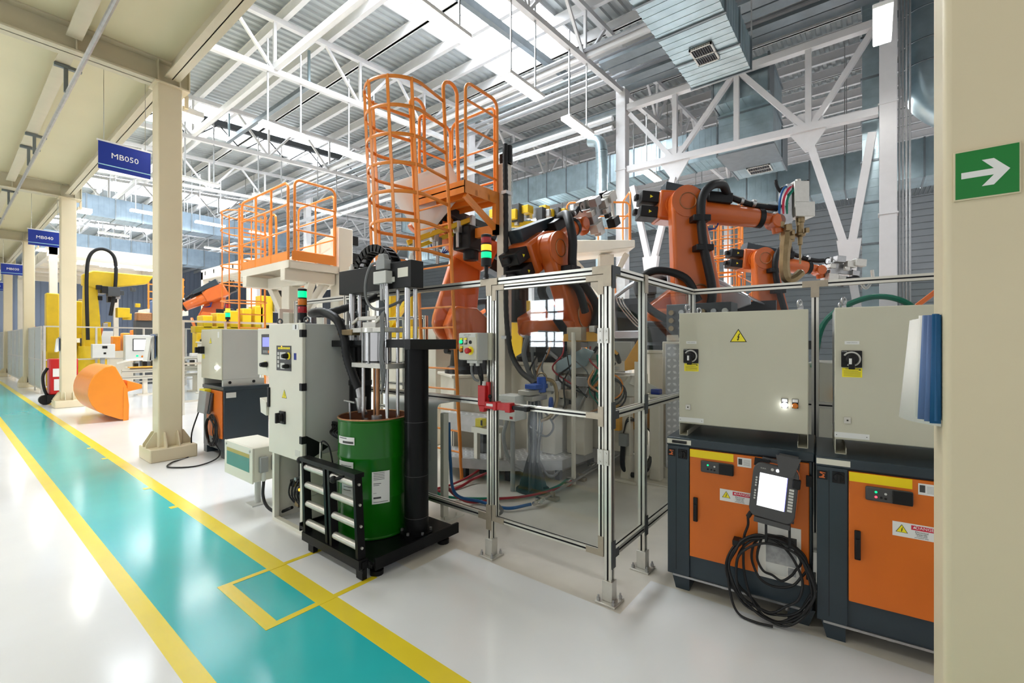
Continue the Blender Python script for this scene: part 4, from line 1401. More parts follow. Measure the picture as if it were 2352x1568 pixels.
b = MB(); b.cyl((2.11, 3.26, 1.175), (2.115, 3.24, 1.09), .028, 14); b.cyl((2.115, 3.24, 1.10), (2.12, 3.23, .98), .045, 14, r2=.03); b.cyl((2.11, 3.2, 1.02), (2.10, 3.15, .98), .018, 10)
O('hose_fitting', b, 'steel_dull', hs)
b = MB(); b.box(2.02, 2.10, 3.22, 3.42, 1.60, 1.645)
O('hose_clamp', b, 'brass', hs, bev=.004)
b = MB(); b.cyl((2.06, 3.30, .90), (2.06, 3.31, 1.06), .008, 8); b.cyl((2.05, 3.37, 1.07), (2.07, 3.25, 1.06), .009, 8)
O('t_handle', b, 'steel_dull', dp)
b = MB(); b.box(2.09, 2.12, 3.52, 3.60, 1.16, 1.20) if False else b.lathe((2.24, 3.435, 1.18), [(.096, 0), (.096, .04)], 24)
O('column_clamp', b, 'black_plastic', dp)
# folded roller ramp
def rp(y, z, dx=0):
    k = (.655 - z) / .53
    return V((1.735 - .02 * k + dx, y - .075 * k, z))
for (y0, m_) in ((3.385, 'black_paint'), (3.075, 'black_paint'), (3.02, 'black_paint'), (2.70, 'black_paint')):
    b = MB(); b.bar(rp(y0, .655), rp(y0, .10), .028, .055, up=(1, 0, 0))
    O('ramp_rail', b, 'black_paint', dp)
for z in (.66, .105):
    b = MB(); b.bar(rp(3.41, z), rp(2.67, z), .07, .03 if z > .3 else .06)
    O('ramp_cross_bar', b, 'black_paint', dp)
for z in (.60, .47, .335, .20):
    for (ya, yb) in ((3.37, 3.09), (3.005, 2.715)):
        b = MB(); b.cyl(rp(ya, z), rp(yb, z), .0245, 18)
        b.cyl(rp(yb, z), rp(yb - .04, z), .009, 10)
        O('roller', b, 'steel_dull' if False else 'zinc', dp)
for p in (rp(3.43, .645, -.02), rp(2.92, .60, -.045)):
    b = MB(); b.ball(p, .026)
    b.cyl(p, p + V((.04, -.07, .02)), .013, 8)
    O('ramp_latch', b, 'black_plastic', dp)
for y in (2.62, 3.24):
    b = MB(); b.box(1.70, 1.735, y - .035, y + .035, .005, .12); b.cyl((1.715, y - .04, .06), (1.715, y + .04, .06), .016, 10)
    O('ramp_hinge', b, 'black_paint', dp)

dm = T('steel_drum', 'open green steel drum with white labels under the press', 'drum', (2.125, 3.07, .1))
prof_ = [(.262, 0), (.272, .004), (.272, .012), (.266, .02)]
for zc in (.30, .59):
    prof_ += [(.266, zc - .02), (.2705, zc - .008), (.2705, zc + .008), (.266, zc + .02)]
prof_ += [(.266, .855)]
b = MB()
n = 48
b.lathe((2.125, 3.07, .1), prof_ + [(.272, .862), (.272, .874), (.262, .876), (.26, .86), (.26, .55)], n)
b.f.pop(); b.m.pop()
b.m = [1 if min(math.hypot(b.v[i][0] - 2.125, b.v[i][1] - 3.07) for i in f) < .2615 and max(b.v[i][2] for i in f) > .5 else 0 for f in b.f]
O('shell', b, ['drum_green', 'drum_inside'], dm)
b = MB(); b.ring((2.125, 3.07, .972), UP, .266, .0075, 48, 8)
O('rim', b, 'copper', dm)
b = MB(); b.lathe((2.125, 3.07, .64), [(.259, 0), (.259, .006)], 32)
O('follower_plate', b, 'steel_dull', dm)
def curved_label(a0, a1, z0, z1, mi_lines, name='drum_label'):
    b = MB()
    n = 8
    r = .2725
    def P(a, z, k=0):
        return (2.125 + (r + k) * math.cos(math.radians(a)), 3.07 + (r + k) * math.sin(math.radians(a)), z)
    for i in range(n):
        aa, ab = a0 + (a1 - a0) * i / n, a0 + (a1 - a0) * (i + 1) / n
        b.add([P(aa, z0), P(ab, z0), P(ab, z1), P(aa, z1)], [(0, 1, 2, 3)])
    for (u0, u1, v0, v1) in mi_lines:
        n2 = 4
        for i in range(n2):
            aa, ab = a0 + (a1 - a0) * (u0 + (u1 - u0) * i / n2), a0 + (a1 - a0) * (u0 + (u1 - u0) * (i + 1) / n2)
            b.add([P(aa, z0 + (z1 - z0) * v0, .0006), P(ab, z0 + (z1 - z0) * v0, .0006), P(ab, z0 + (z1 - z0) * v1, .0006), P(aa, z0 + (z1 - z0) * v1, .0006)], [(0, 1, 2, 3)], 1)
    return O(name, b, ['white', 'print_dark'], dm)
lines = [(.08, .7, .95 - .05 * k, .965 - .05 * k) for k in range(5)] + [(.08, .5, .62, .64), (.08, .4, .57, .585), (.08, .25, .33, .34), (.08, .5, .16, .215), (.08, .9, .05, .065)]
curved_label(232, 259, .365, .60, lines)
curved_label(168, 205, .795, .85, [(.35, .95, .15, .45), (.1, .6, .75, .85)])
curved_label(170, 203, .56, .67, [(.2, .9, .7, .74), (.2, .8, .5, .54)])
curved_label(178, 204, .40, .52, [(.2, .9, .7, .74), (.2, .8, .5, .54)])

# ------------------------------------------------------------------ tall grey control cabinet beside the press
tc = T('control_cabinet', 'tall grey control cabinet on an open leg frame beside the drum press', 'cabinet', (1.99, 3.86, 0))
b = MB(); b.prism([(0, .62), (.40, .62), (.40, 1.695), (0, 1.695)], (1.83, 3.575, 0), PX, UP, PY * .575)
O('body', b, 'cab_side', tc, bev=.005)
b = MB(); b.prism([(.01, .62), (.01, .79), (.20, .67), (.06, .60)], (1.83, 3.574, 0), PX, UP, PY * .003)
O('side_recess', b, 'black_plastic', tc)
b = MB(); b.box(1.80, 1.83, 3.565, 4.155, .585, 1.70)
cd = O('door', b, 'cab_white', tc, bev=.006)
for (y0, y1) in ((3.575, 3.61), (4.06, 4.10)):
    b = MB(); b.box(1.805, 1.845, y0, y1, 0, .62); b.box(1.845, 2.2, y0 if y0 < 3.7 else y1 - .006, y0 + .006 if y0 < 3.7 else y1, 0, .62)
    O('leg_frame', b, 'cab_white', tc)
b = MB(); b.box(1.805, 1.845, 3.61, 4.06, 0, .03)
O('bottom_frame', b, 'cab_white', tc)
b = MB(); b.box(2.19, 2.2, 3.58, 4.1, 0, .62)
O('back_plate', b, 'cab_side', tc)
b = MB(); b.prism([(0, 0), (.40, 0), (.40, .30), (.22, .22), (.06, .0)], (1.86, 3.57, .30), PX, UP, PY * .004)
O('side_skirt', b, 'cab_side', tc)
for z in (1.615, 1.185, .76):
    b = MB(); b.box(1.792, 1.835, 3.558, 3.60, z - .03, z + .03)
    O('hinge', b, 'black_plastic', cd, bev=.003)
b = MB(); b.box(1.798, 1.80, 3.742, 4.005, 1.305, 1.515, 0)
for k in range(8):
    b.box(1.7965, 1.798, 3.765 + k * .027, 3.785 + k * .027, 1.485, 1.502, 1)
for k in range(4):
    b.box(1.7965, 1.798, 3.955, 3.985, 1.33 + k * .035, 1.355 + k * .035, 2)
b.box(1.7965, 1.798, 3.84, 3.94, 1.40, 1.46, 2); b.box(1.7965, 1.798, 3.86, 3.93, 1.32, 1.37, 2)
b.box(1.796, 1.798, 3.90, 3.92, 1.505, 1.513, 3)
O('operator_panel', b, ['pendant_grey', 'label_yellow', 'lightgrey_plastic', 'led_amber'], cd)
b = MB(); b.lathe((1.797, 3.785, 1.43), [(.03, 0), (.03, .004)], 20, NX)
O('switch_ring', b, 'label_yellow', cd)
for (y, z, r) in ((3.80, 1.43, .022), (3.79, 1.345, .018)):
    b = MB(); b.lathe((1.793, y, z), [(r, 0), (r, .02), (r * .7, .045), (0, .046)], 16, NX)
    O('rotary_knob', b, 'black_plastic', cd)
b = MB(); b.box(1.7985, 1.80, 3.66, 3.70, 1.40, 1.455)
O('blue_label', b, 'sign_blue', cd)
b = MB(); tri(b, 1.7988, 3.865, 1.10, .05, 0, 1)
O('warning_triangle', b, ['label_yellow', 'black_plastic'], cd)
b = MB(); b.box(1.785, 1.80, 3.84, 3.935, .86, .965); b.lathe((1.785, 3.888, .912), [(.035, 0), (.03, .03), (0, .031)], 18, NX); b.box(1.735, 1.77, 3.878, 3.898, .87, .955)
O('main_switch', b, 'black_plastic', cd, bev=.003)
b = MB(); b.box(1.785, 1.80, 4.125, 4.158, .98, 1.15)
O('handle', b, 'black_plastic', cd, bev=.004)
b = MB(); b.box(1.7985, 1.80, 3.60, 3.68, .62, .67)
O('rating_plate', b, 'zinc', cd)
b = MB(); b.box(1.797, 1.80, 3.625, 3.72, 1.645, 1.69); b.box(1.796, 1.797, 3.655, 3.675, 1.65, 1.685, 1)
O('paper_tag', b, ['white', 'print_dark'], cd)
for (x, y) in ((1.87, 3.63), (1.87, 4.1), (2.18, 3.63)):
    b = MB(); b.ring((x, y, 1.725), (1, .6, 0), .022, .007, 18, 8)
    O('lifting_eye', b, 'dark_steel', tc)
b = MB(); b.box(2.0, 2.04, 3.68, 4.03, .10, .52); O('valve_plate', b, 'dark_steel', tc)
vr = random.Random(3)
for k in range(11):
    y, z = vr.uniform(3.70, 3.95), vr.uniform(.14, .52)
    b = MB()
    if k % 2:
        b.cyl((1.90, y, z), (2.0, y, z), vr.uniform(.015, .03), 12)
    else:
        b.box(1.90, 2.0, y - .03, y + .03, z - .025, z + .03)
    O('valve', b, ['steel_dull', 'black_plastic', 'brass'][k % 3], tc, bev=.002)
b = MB()
for k in range(5):
    y0 = 3.70 + k * .05
    b.tube(spl([(1.95, y0, .45 - .03 * k), (1.90, y0 + .04, .35), (1.89, y0 + .07, .22), (1.93, y0 - .02, .12)]), .007, 6)
O('hose', b, 'rubber', tc)
b = MB(); b.cyl((1.895, 3.79, .30), (1.885, 3.79, .30), .012, 12)
O('indicator', b, 'led_amber', tc)
b = MB(); b.box(2.05, 2.07, 3.40, 3.56, .80, .88)
for k in range(10):
    b.cyl((2.05, 3.415 + .03 * (k % 5), .82 + .035 * (k // 5)), (2.035, 3.415 + .03 * (k % 5), .82 + .035 * (k // 5)), .008, 8)
O('cable_entry_plate', b, 'black_plastic', tc)
b = MB()
for k in range(3):
    b.tube(spl([(2.04, 3.42 + .04 * k, .83), (2.0, 3.40 + .04 * k, .80), (2.06, 3.3 + .03 * k, .74), (2.2, 3.3, .70)]), .012, 8)
b.tube(spl([(1.90, 3.46, .62), (1.90, 3.45, .75), (1.93, 3.40, .72), (1.94, 3.36, .60), (1.94, 3.34, .5)]), .006, 6)
O('cable', b, 'rubber', tc)
b = MB(); b.cyl((1.90, 3.47, .55), (1.90, 3.46, .74), .011, 10)
O('grease_gun_rod', b, 'zinc', tc)
stack_light(1.92, 3.80, 1.70, [('lens_red', 'dark red lens'), ('lens_amber', 'orange lens'), ('led_green', 'lit green lens')], 'signal lamp with only green lit on the tall control cabinet', .30, .036, .03)

# operator screen box and grey oil unit on the far side of the control cabinet
hb = T('screen_box', 'cream box with small blue screen beside the tall control cabinet', 'control box', (2.0, 4.5, 1.2))
b = MB(); b.box(1.95, 2.15, 4.30, 4.745, 1.225, 1.675)
O('housing', b, 'cab_white', hb, bev=.005)
b = MB(); b.box(1.942, 1.95, 4.33, 4.645, 1.425, 1.62)
sp = O('screen_bezel', b, 'pendant_grey', hb, bev=.003)
b = MB(); b.box(1.940, 1.942, 4.42, 4.615, 1.50, 1.59)
O('screen', b, 'screen_blue', sp)
b = MB()
for k in range(6):
    b.box(1.939, 1.942, 4.40 + .035 * k, 4.425 + .035 * k, 1.44, 1.465, 1 if k in (1, 2) else 0)
O('key_row', b, ['grey_plastic', 'lens_amber'], sp)
b = MB(); b.lathe((1.95, 4.57, 1.33), [(.03, 0), (.03, .004)], 18, NX, 0); b.lathe((1.946, 4.54, 1.33), [(.028, 0), (.026, .03), (.018, .06), (0, .06)], 16, NX, 1)
O('rotary_switch', b, ['label_yellow', 'black_plastic'], hb)
b = MB(); b.cyl((2.05, 4.52, 0), (2.05, 4.52, 1.225), .03, 12); b.box(1.95, 2.15, 4.42, 4.62, 0, .02)
O('pedestal', b, 'cab_side', hb)
sh = T('sheet_tray', 'small cream tray jutting from the side of the control cabinet', 'tray', (1.83, 4.24, .92))
b = MB(); b.prism([(0, 0), (.11, .02), (.13, .15), (-.0, .12)], (1.78, 4.162, .90), PY, UP, PX * .16)
O('tray', b, 'cab_white', sh, bev=.004)

gu = T('oil_unit', 'low grey unit with green oil window on a post beside control cabinet', 'machine', (1.9, 4.7, 0))
b = MB(); b.box(1.765, 2.06, 4.375, 5.005, .275, .585)
O('housing', b, 'cab_white', gu, bev=.008)
b = MB(); b.box(1.75, 1.765, 4.37, 5.01, .265, .585)
O('front_cover', b, 'cab_white', gu, bev=.005)
b = MB(); b.add([(1.7485, 4.43, .36), (1.7485, 4.95, .36), (1.7485, 4.95, .49), (1.7485, 4.43, .49)], [(0, 1, 2, 3)], 0); b.add([(1.7485, 4.43, .49), (1.7485, 4.95, .49), (1.7485, 4.95, .525), (1.7485, 4.43, .525)], [(0, 1, 2, 3)], 1)
O('oil_window', b, ['tank_teal', 'tank_oil'], gu)
b = MB()
for y in (4.42, 4.96):
    for z in (.555,):
        b.cyl((1.742, y, z), (1.75, y, z), .012, 10)
O('cover_screw', b, 'cab_side', gu)
for x in (1.84, 1.95):
    b = MB(); b.box(x - .035, x + .035, 4.33, 4.375, .36, .50)
    O('plug_socket', b, 'grey_plastic', gu, bev=.006)
    b = MB(); b.cyl((x, 4.35, .28), (x, 4.35, .36), .018, 10)
    O('cable_gland', b, 'lightgrey_plastic', gu)
b = MB(); b.tube(spl([(1.84, 4.35, .29), (1.83, 4.34, .15), (1.84, 4.27, .06), (1.88, 4.15, .03), (1.92, 3.98, .10)]), .014, 8); b.tube(spl([(1.95, 4.35, .29), (1.95, 4.32, .2), (1.96, 4.2, .12), (1.98, 4.05, .2)]), .012, 8)
O('cable', b, 'rubber', gu)
b = MB(); b.cyl((1.90, 4.62, 0.01), (1.90, 4.62, .275), .028, 14); b.box(1.82, 1.98, 4.54, 4.70, 0, .012)
O('post', b, 'cab_side', gu)

# second controller stack further along, with its own grey cabinet
k2 = T('robot_controller', 'dark blue robot controller in the distance under a grey cabinet', 'robot controller', (2.33, 6.70, 0))
b = MB(); b.box(2.335, 2.90, 6.70, 7.45, .10, .90)
O('body', b, 'kuka_dark', k2, bev=.005)
b = MB(); b.box(2.325, 2.91, 6.69, 7.46, .90, .95)
O('top_cover', b, 'kuka_dark', k2, bev=.005)
for y in (6.70, 7.33):
    b = MB(); b.box(2.34, 2.9, y, y + .12, 0, .10); O('foot', b, 'kuka_dark', k2)
b = MB(); b.box(2.318, 2.335, 6.73, 7.28, .26, .89); O('door', b, 'door_orange', k2, bev=.004)
b = MB(); b.box(2.33, 2.60, 6.696, 6.699, .80, .88) if False else b.box(2.36, 2.48, 6.697, 6.70, .80, .87)
O('label', b, 'lightgrey_plastic', k2)
e2 = T('electrical_cabinet', 'grey electrical cabinet on the distant dark blue controller', 'cabinet', (2.4, 6.8, .95))
b = MB(); b.box(2.335, 2.80, 6.745, 7.48, 1.04, 1.715); O('body', b, 'cab_side', e2, bev=.005)
b = MB(); b.box(2.32, 2.335, 6.743, 7.482, 1.038, 1.717); d2 = O('door', b, 'cab_grey', e2, bev=.005)
b = MB(); b.box(2.34, 2.86, 6.745, 6.79, .951, 1.04); O('mounting_channel', b, 'cab_side', e2)
b = MB(); b.box(2.34, 2.86, 7.43, 7.48, .951, 1.04); O('mounting_channel', b, 'cab_side', e2)
b = MB(); tri(b, 2.3185, 7.13, 1.55, .055, 0, 1); O('warning_triangle', b, ['label_yellow', 'black_plastic'], d2)
b = MB(); b.box(2.27, 2.32, 7.36, 7.46, 1.38, 1.48); b.box(2.22, 2.27, 7.39, 7.43, 1.39, 1.47); O('main_switch', b, 'black_plastic', d2)
b = MB(); b.box(2.3185, 2.32, 7.35, 7.44, 1.31, 1.37); O('caution_label', b, 'label_yellow', d2)
b = MB(); b.cyl((2.32, 6.90, 1.20), (2.30, 6.90, 1.20), .022, 14); O('indicator_lamp', b, 'led_white', d2)
b = MB(); b.box(2.318, 2.32, 6.82, 6.87, 1.60, 1.68); O('paper_tag', b, 'white', d2)
b = MB()
for x in (2.42, 2.72):
    b.cyl((x, 6.743, 1.0), (x, 6.739, 1.0), .02, 12)
O('channel_hole', b, 'black_plastic', e2)
p2 = T('teach_pendant', 'grey pendant hung edge on at the distant controller, cable below', 'control pendant', (2.25, 7.1, .5))
b = MB(); b.prism([(0, 0), (.05, 0), (.09, .28), (.03, .30)], (2.20, 7.02, .58), PX, UP, PY * .26); O('case', b, 'grey_plastic', p2, bev=.01)
b = MB(); b.prism([(.05, 0), (.08, .0), (.12, .28), (.09, .28)], (2.20, 7.0, .57), PX, UP, PY * .30); O('back_shell', b, 'pendant_grey', p2, bev=.008)
b = MB(); b.box(2.24, 2.315, 7.1, 7.3, .86, .90); O('holder', b, 'label_yellow', p2)
b = MB()
for k in range(5):
    b.tube(loop(6.98, .35, .14 + .012 * k, .17 + .01 * k, 2.26 + .008 * k, seed=40 + k), .009, 6, closed=True)
b.tube(spl([(2.22, 7.25, .6), (2.15, 7.3, .3), (2.1, 7.2, .02), (1.85, 7.0, .012), (1.75, 6.75, .012), (2.0, 6.55, .012), (2.3, 6.75, .05), (2.28, 6.95, .25)]), .009, 6)
O('cable', b, 'rubber', p2)
# ------------------------------------------------------------------ six axis robots
def hull(p0, r0, p1, r1, n=10):
    (x0, y0), (x1, y1) = p0, p1
    d = math.hypot(x1 - x0, y1 - y0)
    th = math.atan2(y1 - y0, x1 - x0)
    al = math.acos(max(-1, min(1, (r0 - r1) / d)))
    out = []
    for k in range(n + 1):
        a = th + al + (2 * math.pi - 2 * al) * k / n
        out.append((x0 + r0 * math.cos(a), y0 + r0 * math.sin(a)))
    for k in range(n + 1):
        a = th - al + 2 * al * k / n
        out.append((x1 + r1 * math.cos(a), y1 + r1 * math.sin(a)))
    return out

def robot(label, loc, heading, sh, el, wr, tool='gun', ped=0.0, hose_top=True, group=None):
    t = T('industrial_robot', label, 'robot', (0, 0, 0), group)
    U = PX
    if ped:
        b = MB(); b.box(-.38, .38, -.38, .38, -ped, -.04); b.box(-.42, .42, -.42, .42, -ped, -ped + .05); b.box(-.42, .42, -.42, .42, -.04, 0)
        O('pedestal', b, 'machine_cream', t, bev=.01)
    b = MB(); b.lathe((0, 0, 0), [(.40, 0), (.40, .06), (.33, .10), (.31, .30), (.34, .32)], 28)
    O('base', b, 'black_plastic', t)
    b = MB(); b.lathe((0, 0, .32), [(.36, 0), (.38, .05), (.36, .18), (.30, .22)], 28); b.prism([(-.30, .32), (.30, .32), (sh[0] + .2, sh[1] - .05), (sh[0] + .1, sh[1] + .2), (sh[0] - .2, sh[1] + .18), (-.34, .55)], (0, -.10, 0), U, UP, PY * .34)
    O('carousel', b, 'robot_orange', t, bev=.03, seg=3)
    b = MB(); b.cyl((-.2, .32, .5), (-.2, .32, .92), .11, 18); b.box(-.3, -.1, .22, .42, .78, .98)
    O('base_motor', b, 'black_plastic', t, bev=.01)
    # link arm on the near side
    b = MB(); b.prism(hull(sh, .31, el, .20), (0, -.34, 0), U, UP, PY * .20)
    la = O('link_arm', b, 'robot_orange', t, bev=.045, seg=4)
    b = MB(); b.lathe((el[0], -.35, el[1]), [(.205, 0), (.205, -.02), (.17, -.03), (.165, .0), (.0, .004)], 32, NY)
    O('elbow_ring', b, 'robot_orange', la)
    b = MB(); b.ring((el[0], -.355, el[1]), NY, .105, .006, 28, 6); b.ring((sh[0], -.345, sh[1]), NY, .17, .012, 28, 6)
    O('bolt_circle', b, 'copper', la)
    ax = (V((wr[0], 0, wr[1])) - V((el[0], 0, el[1])))
    L = ax.length; ax.normalize(); nz = PY.cross(ax) * -1
    if nz.z < 0: nz = -nz
    def q(a, c, y=0):
        return V((el[0], y, el[1])) + ax * a + nz * c
    b = MB(); b.prism([(-.30, -.20), (.20, -.20), (.34, -.16), (.34, .14), (.10, .21), (-.30, .20)], q(0, 0, -.14), ax, nz, PY * .36)
    O('elbow_housing', b, 'robot_orange', t, bev=.04, seg=3)
    b = MB(); b.cyl(q(-.02, 0, -.18), q(-.02, 0, -.12), .20, 28)
    O('elbow_joint', b, 'robot_orange', t)
    b = MB(); b.tube([q(.30, -.01, .04), q(.42, -.01, .04), q(L - .22, -.02, .04), q(L - .18, -.02, .04)], [.165, .16, .125, .10], 20)
    O('forearm', b, 'robot_orange', t)
    b = MB(); b.cyl(q(L - .26, -.02, .04), q(L - .19, -.02, .04), .134, 20)
    O('forearm_collar', b, 'black_plastic', t)
    b = MB(); b.tube([q(L - .2, -.02, .04), q(L - .05, -.02, .04), q(L + .02, -.03, .04)], [.085, .08, .06], 16); b.cyl(q(L, -.05, -.07), q(L, -.05, .15), .095, 18); b.cyl(q(L + .02, -.06, .04), q(L + .06, -.20, .04), .075, 16)
    O('wrist', b, 'robot_orange', t, bev=.012)
    for c in (.10, -.10):
        b = MB(); b.obox(q(-.40, c, .04), ax * .13, nz * .075, PY * .14); b.obox(q(-.57, c + .01, .04), ax * .025, nz * .04, PY * .05)
        mt_ = O('wrist_motor', b, 'black_plastic', t, bev=.012)
        b = MB(); m_ = q(-.40, c, -.1015)
        b.add([m_ + ax * -.02 + nz * .022, m_ + ax * -.02 + nz * -.022, m_ + ax * .02], [(0, 1, 2)])
        O('warning_mark', b, 'label_yellow', mt_)
    b = MB(); b.prism([(-.20, .18), (-.19, .36), (.56, .27), (.56, .18)], q(0, 0, .0), ax, nz, PY * .24)
    O('cable_cover', b, 'kuka_dark', t, bev=.01)
    # dress pack
    hp = [V((sh[0] + .10, -.40, sh[1] - .2)), V((sh[0] + .12, -.44, sh[1] + .10)), V((sh[0] * .45 + el[0] * .55 + .10, -.44, (sh[1] + el[1]) / 2)), V((el[0] + .13, -.44, el[1] - .25)), q(.14, .02, -.45), q(.26, .20, -.40), q(.46, .28, -.26), q(.62, .24, -.06)]
    b = MB(); b.tube(spl(hp, 6), .055, 12)
    dpk = O('dress_pack', b, 'rubber', t)
    for p in (hp[2], hp[3]):
        b = MB(); b.box(p.x - .11, p.x + .11, -.49, -.33, p.z - .04, p.z + .04)
        O('hose_clamp', b, 'black_plastic', dpk, bev=.01)
    b = MB(); b.obox(q(.52, .17, -.02), ax * .16, nz * .07, PY * .10)
    O('hose_bracket', b, 'black_plastic', t, bev=.01)
    if hose_top:
        b = MB(); b.tube(spl([q(.58, .24, -.02), q(.8, .19, .0), q(1.0, .15, .02), q(L - .05, .14, .04), q(L + .08, .16, .06)], 6), .043, 10)
        th_ = O('forearm_hose', b, 'rubber', t)
        b = MB()
        for a in (.85, 1.02):
            if a < L:
                b.cyl(q(a - .02, .185 - .1 * (a - .8), .0), q(a + .02, .183 - .1 * (a - .8), .0), .052, 14)
        O('hose_ring', b, 'steel_dull', th_)
    b = MB()
    for k in range(4):
        b.tube(spl([q(.25 + .03 * k, -.18, -.05), q(.35, -.25 - .012 * k, -.08), q(.5, -.24, -.06), q(.55, -.16, -.03)], 5), .008, 6)
    O('loose_cable', b, 'sign_blue', t)
    b = MB(); b.tube(spl([(-.1, -.36, .36), (-.42, -.42, .55), (-.52, -.30, .85), (-.30, -.34, 1.02), (.05, -.42, .92), (.22, -.44, .62)], 8), .05, 12)
    b.tube(spl([(.3, -.40, .30), (.1, -.50, .28), (-.3, -.46, .32), (-.45, -.2, .34)], 6), .045, 10)
    O('base_hose', b, 'rubber', t)
    w_ = q(L + .12, -.05, .04) + V((0, 0, .17 if tool == 'gun' else 0))
    if tool == 'gun':
        g = T('welding_gun', 'x', 'x'); bpy.data.objects.remove(g)
        b = MB(); b.obox(w_ + V((.02, .0, .06)), V((.035, 0, 0)), V((0, .10, 0)), V((0, 0, .27))); b.obox(w_ + V((-.03, -.02, -.10)), V((.07, 0, .05)), V((0, .09, 0)), V((-.03, 0, .12)))
        O('gun_plate', b, 'steel_dull', t, bev=.006)
        b = MB(); b.obox(w_ + V((.17, -.04, .18)), V((.10, 0, 0)), V((0, .09, 0)), V((0, 0, .18))); b.obox(w_ + V((.21, -.04, -.02)), V((.13, 0, 0)), V((0, .10, 0)), V((0, 0, .10))); b.cyl(w_ + V((.17, -.04, .36)), w_ + V((.17, -.04, .41)), .035, 14)
        O('gun_drive', b, 'zinc', t, bev=.008)
        b = MB(); b.lathe(w_ + V((.20, -.04, -.12)), [(.055, 0), (.055, -.06), (.045, -.07), (.045, -.2), (.065, -.21), (.065, -.24), (.03, -.26), (.03, -.36), (.014, -.37), (.012, -.62)], 16)
        O('electrode', b, 'brass', t)
        b = MB(); b.tube(spl([w_ + V((.0, -.03, -.15)), w_ + V((.02, -.03, -.35)), w_ + V((.0, -.03, -.55)), w_ + V((-.01, -.03, -.80)), w_ + V((.03, -.03, -.95)), w_ + V((.12, -.03, -.94)), w_ + V((.24, -.03, -.84))], 6), [.075] * 12 + [.068] * 12 + [.06] * 12 + [.03], 8)
        O('gun_arm', b, 'brass', t)
        b = MB()
        for k, (r_, dx) in enumerate(((.30, 0), (.27, .01), (.24, -.01))):
            b.ring(w_ + V((.12, .02 + .02 * k, .42)), PY, .22 - .02 * k, .02 - .004 * k, 18, 8, a0=0, a1=180, u=(1, 0, 0))
        O('supply_loop', b, 'rubber', t)
        for k, m_ in enumerate(('hose_blue', 'danger_red', 'hose_green')):
            b = MB(); b.tube(spl([w_ + V((-.12 + .05 * k, -.1, -.08)), w_ + V((-.12 + .05 * k, -.12, .12)), w_ + V((-.06 + .07 * k, -.10, .26)), w_ + V((.06 + .04 * k, -.06, .33))], 6), .016, 8)
            O('water_hose', b, m_, t)
        rr_ = random.Random(9)
        for k in range(10):
            b = MB()
            c = w_ + V((rr_.uniform(-.12, .28), rr_.uniform(-.14, .05), rr_.uniform(-.42, -.12)))
            s_ = rr_.uniform(.015, .032)
            b.obox(c, V((s_, 0, 0)), V((0, s_, 0)), V((0, 0, s_ * 1.4)))
            O('gun_fitting', b, 'brass', t, bev=.004)
    elif tool == 'gripper':
        rr_ = random.Random(5)
        b = MB(); b.obox(w_ + ax * .1, ax * .08, nz * .16, PY * .14); b.obox(w_ + ax * .3 + nz * .06, ax * .16, nz * .10, PY * .10)
        O('tool_block', b, 'steel_dull', t, bev=.01)
        for k in range(22):
            c = w_ + ax * rr_.uniform(.05, .6) + nz * rr_.uniform(-.24, .24) + PY * rr_.uniform(-.25, .15)
            s_ = rr_.uniform(.03, .07)
            b = MB(); b.obox(c, ax * s_ * 1.4, nz * s_, PY * s_)
            O('tool_part', b, ['zinc', 'steel_dull', 'black_plastic', 'zinc'][k % 4], t, bev=.006)
        b = MB(); b.tube(spl([w_ + ax * .45 + nz * .1, w_ + ax * .7 - nz * .12, w_ + ax * .85 - nz * .25, w_ + ax * .95 - nz * .05, w_ + ax * .93 + nz * .12], 6), .03, 8)
        O('tool_arm', b, 'zinc', t)
        b = MB()
        for k in range(4):
            b.ring(w_ + ax * (.05 + .09 * k) + nz * .2, PY, .07, .010, 14, 6)
        O('tool_cable', b, ['rubber', 'hose_blue', 'rubber'][0], t)
    t.location = loc
    t.rotation_euler = (0, 0, math.radians(heading))
    return t
HR = -51.5
robot('big orange robot with a welding gun reaching right above the grey cabinets', (6.19, 2.18, 1.44), HR, (.27, .675), (.12, 1.92), (1.47, 1.80), 'gun', 1.44)
robot('orange robot with a grey tool raised above the glass gate', (4.88, 3.30, 1.30), -2.0, (.38, .60), (-.20, 1.38), (.84, 1.98), 'gripper', 1.30)
robot('orange robot behind the tall orange ladder carrying the white car panel', (4.62, 4.35, 1.12), 150, (.22, .70), (.02, 1.72), (.72, 2.05), 'none', 1.12)
robot('smaller looking orange robot, farther back at right, arm stretched right', (9.92, 1.9, 1.18), HR, (.33, .675), (.11, 1.95), (1.38, 1.82), 'gripper', 1.35)
robot('orange robot far left beyond the grey cabinets, arm raised', (5.3, 15.9, 1.55), 150, (.2, .70), (-.05, 1.5), (1.0, .95), 'none', 1.55)
robot('orange robot standing under the left orange platform', (4.6, 9.6, .9), 60, (.2, .7), (.0, 1.75), (.8, 1.8), 'none', .9)

